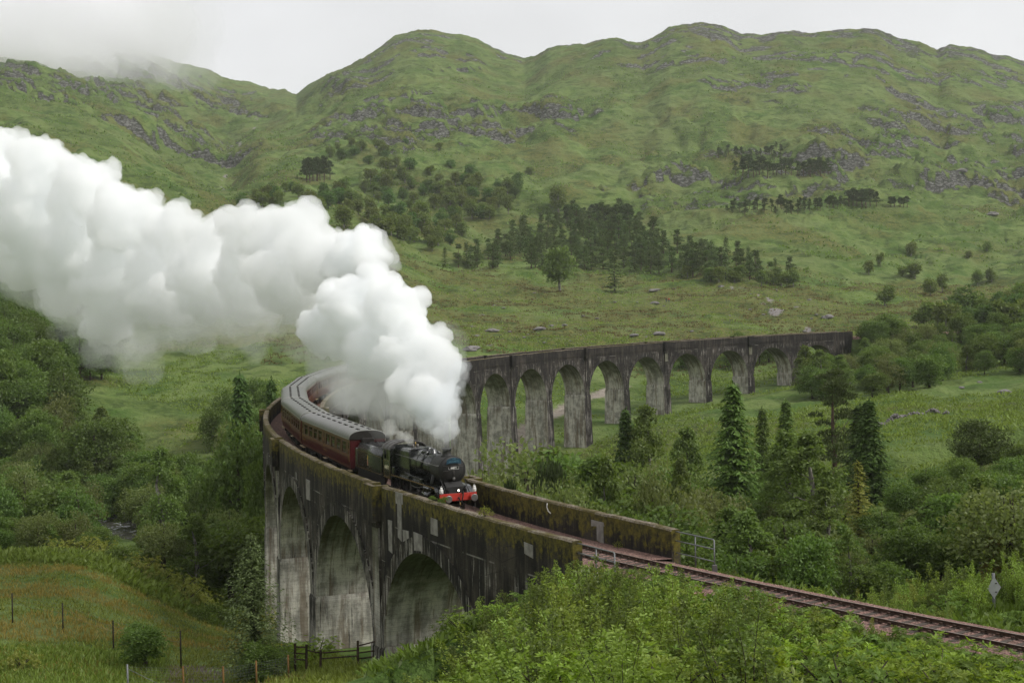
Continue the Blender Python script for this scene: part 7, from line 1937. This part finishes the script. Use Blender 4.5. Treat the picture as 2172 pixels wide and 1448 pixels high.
# a bent white pipe on the inner parapet
mb = MB(); pp = []
for px, py in ((1161, 1067), (1160.5, 1075), (1163, 1083), (1168, 1088)):
    s_ = min(np.arange(-17, 10, .05), key=lambda q: abs(to_px(*P3(q, -(WO - PT - .05), .5))[0] - px)); x, y, _ = P3(s_, -(WO - PT - .05), 0); pp.append((x, y, HC + ray(px, py)[1] * y))
mb.tube(pp, .035, 6); tag(mb.build('bent_pipe', M_WHITE), 'short bent white pipe fixed to the inner parapet', 'pipe')
g = ground_hit(1415, 641, 380, 900)
for dx, jk, lab in ((-.35, M_DARKC, 'walker in a dark jacket standing on the moor'), (.75, M_REDC, 'walker in a red jacket standing beside the dark one')):
    p_ = make_person('person', jk, M_JEAN, M_HAIR); tag(p_, lab, 'person'); p_.location = (g[0] + dx, g[1], g1(g[0] + dx, g[1])); p_.rotation_euler = (0, 0, random.uniform(-.5, .5)); p_.scale = (1.05, 1.05, 1.05)

ROWS = ['front row', 'second row', 'third row', 'fourth row', 'fifth row', 'sixth row', 'seventh row', 'eighth row', 'ninth row', 'tenth row']
ORDS = ['second', 'third', 'fourth', 'fifth', 'sixth', 'seventh', 'eighth', 'ninth']
def label_crowds():
    sets = {}
    for c in CROWD: sets.setdefault((c[1], c[2]), []).append(c)
    for (noun, place), L_ in list(sets.items()):
        if len(L_) > 44:
            L_.sort(key=lambda c: c[3]); t = len(L_) // 3; del sets[(noun, place)]
            for nm, q in (('left third of the ', L_[:t]), ('middle of the ', L_[t:2 * t]), ('right third of the ', L_[2 * t:])): sets[(noun, nm + place)] = q
    for (noun, place), L_ in sets.items():
        L_.sort(key=lambda c: c[4]); n = len(L_); nr_ = max(1, math.ceil(n / 7)); per = math.ceil(n / nr_)
        for r_ in range(nr_):
            row = sorted(L_[r_ * per:(r_ + 1) * per], key=lambda c: c[3]); m_ = len(row)
            if not m_: continue
            rn = '' if nr_ == 1 else ('back row, ' if (r_ + 1) * per >= n else ROWS[r_] + ', ')
            for i, c in enumerate(row):
                pos = 'the only one' if m_ == 1 else 'leftmost' if i == 0 else 'rightmost' if i == m_ - 1 else ORDS[i - 1] + ' from left'
                c[0]['label'] = noun + ', ' + pos + ' in ' + (rn if rn else 'the ') + place
label_crowds()

# ------------------------------------------------------------------ steam, low cloud, haze
def volume(name, dens, col=(1, 1, 1), aniso=0.0):
    n = NT(name); v = n.n('ShaderNodeVolumePrincipled'); v.inputs['Color'].default_value = tuple(col) + (1,); v.inputs['Density'].default_value = dens
    v.inputs['Anisotropy'].default_value = aniso; n.l(v.outputs[0], n.out.inputs['Volume']); return n.m
def puff_mesh(name, puffs, voxel, disp, seed, mt, children=5, grow_=0.0, taper=lambda P: 1.0):
    """spheres fused into one skin, then swollen into billows"""
    rs = random.Random(seed); bm = bmesh.new()
    for (x, y, z, r) in puffs:
        L_ = [(x, y, z, r)]
        for k in range(children):
            d = Vector((rs.gauss(0, 1), rs.gauss(0, 1), rs.gauss(0, 1))).normalized(); q = r * rs.uniform(.35, .6)
            L_.append((x + d.x * r * .75, y + d.y * r * .75, z + d.z * r * .75, q))
        for a, b, c, q in L_:
            q = q + (grow_ if abs(grow_) > 5 else max(-.12 * q, min(grow_, .12 * q)))
            m_ = Matrix.Translation((a, b, c)) @ Matrix.Diagonal((q, q, q, 1))
            bmesh.ops.create_icosphere(bm, subdivisions=2, radius=1.0, matrix=m_)
    me = bpy.data.meshes.new('tmp'); bm.to_mesh(me); bm.free()
    o = bpy.data.objects.new('tmp', me); C.objects.link(o)
    md = o.modifiers.new('r', 'REMESH'); md.mode = 'VOXEL'; md.voxel_size = voxel
    dg = bpy.context.evaluated_depsgraph_get(); m2 = bpy.data.meshes.new_from_object(o.evaluated_get(dg)); bpy.data.objects.remove(o)
    n = len(m2.vertices); P = np.empty(n * 3, np.float32); m2.vertices.foreach_get('co', P); P = P.reshape(-1, 3).astype(float)
    for lam, amp in disp:
        N = np.empty(n * 3, np.float32); m2.vertices.foreach_get('normal', N); N = N.reshape(-1, 3)
        d = np.abs(noise3(P / lam + 31.7, seed + int(lam * 10))) * 1.6 - .35
        P = P + N * (d * amp * (taper(P) if lam > 1 else 1.0))[:, None]
        m2.vertices.foreach_set('co', P.astype(np.float32).ravel()); m2.update()
    # the swollen skin is fused once more and its inner pockets are dropped
    o = bpy.data.objects.new('tmp', m2); C.objects.link(o); md = o.modifiers.new('r', 'REMESH'); md.mode = 'VOXEL'; md.voxel_size = voxel
    dg = bpy.context.evaluated_depsgraph_get(); m3 = bpy.data.meshes.new_from_object(o.evaluated_get(dg)); bpy.data.objects.remove(o); bpy.data.meshes.remove(m2); m2 = m3
    nv, nf = len(m2.vertices), len(m2.polygons)
    co = np.empty(nv * 3, np.float32); m2.vertices.foreach_get('co', co); co = co.reshape(-1, 3).astype(float)
    li = np.empty(len(m2.loops), np.int32); m2.loops.foreach_get('vertex_index', li)
    q = li.reshape(-1, 4) if len(li) == nf * 4 else None
    if q is not None:
        lab = np.arange(nv)
        while True:
            mn = lab[q].min(1); new = lab.copy(); np.minimum.at(new, q.ravel(), np.repeat(mn, 4)); new = new[new]
            if (new == lab).all(): break
            lab = new
        vol = np.einsum('ij,ij->i', co[q[:, 0]], np.cross(co[q[:, 1]], co[q[:, 2]])) + np.einsum('ij,ij->i', co[q[:, 0]], np.cross(co[q[:, 2]], co[q[:, 3]]))
        tot = np.zeros(nv); np.add.at(tot, lab[q[:, 0]], vol); keep = tot[lab[q[:, 0]]] > 0
        used = np.zeros(nv, bool); used[q[keep].ravel()] = True; idx = np.cumsum(used) - 1
        bpy.data.meshes.remove(m2); m2 = mesh_np(name, co[used], idx[q[keep]], (), True)
    n = len(m2.vertices); P = np.empty(n * 3, np.float32); m2.vertices.foreach_get('co', P); P = P.reshape(-1, 3).astype(float)
    N = np.empty(n * 3, np.float32); m2.vertices.foreach_get('normal', N); N = N.reshape(-1, 3)
    for lam, amp in ((voxel * 4.2, voxel * .85), (voxel * 2.2, voxel * .40)): P = P + N * ((np.abs(noise3(P / lam + 3.3, seed + 77)) * 1.7 - .4) * amp)[:, None]
    m2.vertices.foreach_set('co', P.astype(np.float32).ravel()); m2.update()
    m2.name = name; m2.materials.clear(); m2.materials.append(mt)
    return m2
def px_puff(px, py, rpx, D): x, y, z = at(px, py, D); return (x, y, z, rpx / F * D)
DENSE = [(926, 862, 28, 90), (905, 840, 34, 91), (925, 805, 40, 92), (872, 812, 42, 93), (938, 770, 30, 92), (880, 745, 66, 95), (925, 738, 30, 93), (805, 738, 60, 98), (845, 668, 46, 97), (785, 655, 62, 101),
         (720, 655, 58, 105), (735, 640, 56, 104), (725, 715, 46, 104), (695, 690, 42, 106), (775, 765, 34, 101),
         (765, 558, 54, 111), (700, 560, 74, 115), (640, 508, 62, 121), (590, 492, 56, 126), (620, 585, 72, 121), (525, 495, 58, 131), (540, 585, 76, 133), (455, 505, 54, 140), (445, 590, 76, 141), (365, 495, 60, 148), (350, 590, 84, 150),
         (275, 470, 76, 155), (255, 600, 80, 158), (240, 675, 52, 160), (180, 405, 64, 163), (190, 520, 88, 166), (95, 372, 70, 171), (100, 480, 92, 174), (0, 395, 82, 181), (10, 480, 74, 184), (-80, 430, 106, 190), (-90, 520, 60, 190), (60, 560, 48, 180), (130, 595, 52, 172), (-170, 380, 106, 200)]
SOFT = [(250, 715, 46, 159), (285, 735, 30, 157), (320, 675, 56, 151), (180, 640, 46, 166), (120, 625, 40, 172), (410, 660, 52, 143), (432, 715, 22, 142), (480, 655, 44, 137), (550, 650, 42, 130), (600, 655, 36, 124), (702, 755, 28, 107), (720, 785, 38, 106),
        (770, 800, 36, 101), (820, 790, 40, 98), (840, 840, 34, 95), (790, 830, 26, 100), (712, 792, 16, 108), (60, 590, 32, 176), (655, 640, 18, 118), (870, 870, 22, 91), (752, 838, 18, 104), (20, 555, 34, 182), (740, 815, 26, 105), (690, 735, 18, 108)]
WISP = [(200, 700, 50, 163), (125, 645, 26, 172), (300, 770, 22, 155), (370, 700, 40, 147), (440, 735, 18, 141), (500, 690, 40, 135), (560, 685, 40, 130), (610, 690, 36, 124), (800, 860, 30, 100), (775, 870, 20, 102), (940, 740, 40, 92.5),
        (945, 880, 14, 88.8), (950, 850, 22, 89.2), (968, 790, 22, 91), (720, 830, 26, 115)]
CHIM = at(946, 936, 88.3)
TAPER = lambda P: np.clip(np.linalg.norm(P - CHIM, axis=1) / 14.0, .22, 1.0)
plume = empty('steam_plume', tuple(at(940, 935, 88.3)), 'huge white plume of steam billowing back from the chimney', 'steam', None, 'stuff')
inv_p = Matrix.Translation(plume.location).inverted()
for nm, pf, vox, disp, dens, ch, gr_, sd in (('steam_core', [q for q in DENSE if q[3] <= 111.5], .22, ((5.0, .8), (2.4, .75), (1.2, .58), (.62, .34)), 1.4, 9, -.20, 3), ('steam_billow', [q for q in DENSE if q[3] > 109], .27, ((5.0, 1.0), (2.4, .95), (1.2, .62), (.62, .34)), .62, 9, -.1, 8), ('steam_veil', SOFT, .42, ((6.0, 2.0), (2.6, 1.3), (1.1, .6)), .13, 6, .05, 4), ('steam_wisp', SOFT + WISP, .42, ((3.5, 2.0), (1.6, 1.2), (.8, .5)), .06, 5, .25, 9)):
    o = link(nm, puff_mesh(nm, [px_puff(*q) for q in pf], vox, disp, sd, volume(nm, dens, (.994, .9975, 1), 0.0), ch, gr_, TAPER), plume); o.matrix_parent_inverse = inv_p
COLUMN = [(948, 936, 7, 88.3), (944, 925, 10, 88.4), (950, 912, 11, 88.5), (936, 908, 14, 88.7), (926, 893, 18, 89), (948, 893, 15, 88.8), (938, 876, 24, 89.2), (915, 872, 24, 90), (956, 872, 12, 89), (950, 850, 20, 89.6), (962, 830, 14, 90), (905, 890, 14, 90), (965, 800, 16, 91), (975, 775, 14, 91.5), (890, 865, 18, 91)]
for nm, dens, gr_, sd in (('steam_column', .75, 0.0, 12), ('steam_fringe', .22, .2, 15)):
    o = link(nm, puff_mesh(nm, [px_puff(*q) for q in COLUMN], .10, ((1.2, .42), (.55, .30), (.26, .14)), sd, volume(nm, dens, (.965, .982, 1.0), 0.0), 8, gr_), plume); o.matrix_parent_inverse = inv_p
cabs = empty('safety_valve_steam', tuple(at(868, 938, 95.5)), 'small wisp of steam blowing from the safety valves over the cab', 'steam', None, 'stuff')
o = link('steam_wisp', puff_mesh('steam_wisp', [px_puff(*q) for q in ((868, 932, 3.5, 95.5), (860, 925, 6, 95.8), (850, 919, 8, 96.2), (840, 912, 9, 96.6), (828, 908, 10, 97), (820, 912, 6, 97.2))], .10, ((.8, .35), (.35, .15)), 5, volume('valve_steam', .9, (.98, .97, .96), .3), 5), cabs)
o.matrix_parent_inverse = Matrix.Translation(cabs.location).inverted()

# mist drawn across the left-hand hilltop
mist = empty('hill_mist', tuple(at(150, 130, 1900)), 'grey mist hiding the left hilltop', 'mist', None, 'stuff')
MIST = [(0, 150, 85, 1650), (100, 150, 80, 1660), (200, 140, 62, 1700), (-60, 200, 80, 1640), (60, 215, 48, 1640), (150, 200, 42, 1660), (285, 118, 40, 1760), (320, 100, 36, 1800), (90, 150, 90, 1745), (200, 110, 80, 1790), (-20, 190, 90, 1730), (260, 70, 70, 1820), (120, 20, 110, 1830), (-120, 60, 150, 1750), (20, 70, 120, 1760), (120, 75, 110, 1780), (215, 95, 80, 1790), (285, 120, 42, 1800), (150, 130, 60, 1750), (60, 130, 70, 1740), (-60, 150, 90, 1740), (230, 150, 40, 1780), (110, 185, 45, 1740), (0, 30, 120, 1800), (160, 30, 100, 1820), (300, 40, 60, 1850), (20, 215, 44, 1720), (180, 165, 60, 1750), (300, 150, 36, 1800), (60, 190, 60, 1730), (-40, 230, 60, 1720)]
for nm, gr_, dens, sd in (('mist_bank', -8.0, .0150, 5), ('mist_veil', 24.0, .0070, 6), ('mist_fringe', 60.0, .0026, 7)):
    pf = [px_puff(*q) for q in MIST]
    o = link(nm, puff_mesh(nm, pf, 7.0, ((90, 20), (38, 9)), sd, volume(nm, dens, (.99, .99, 1), .2), 5, gr_), mist); o.matrix_parent_inverse = Matrix.Translation(mist.location).inverted()
# the air itself
mb = MB(); mb.box(-9700, 9700, -9700, 9700, -29, 506)
tag(mb.build('haze', volume('haze_air', 0.000075, (.98, .985, .98), .3)), 'thin haze in the air of the glen', None, None, 'stuff')
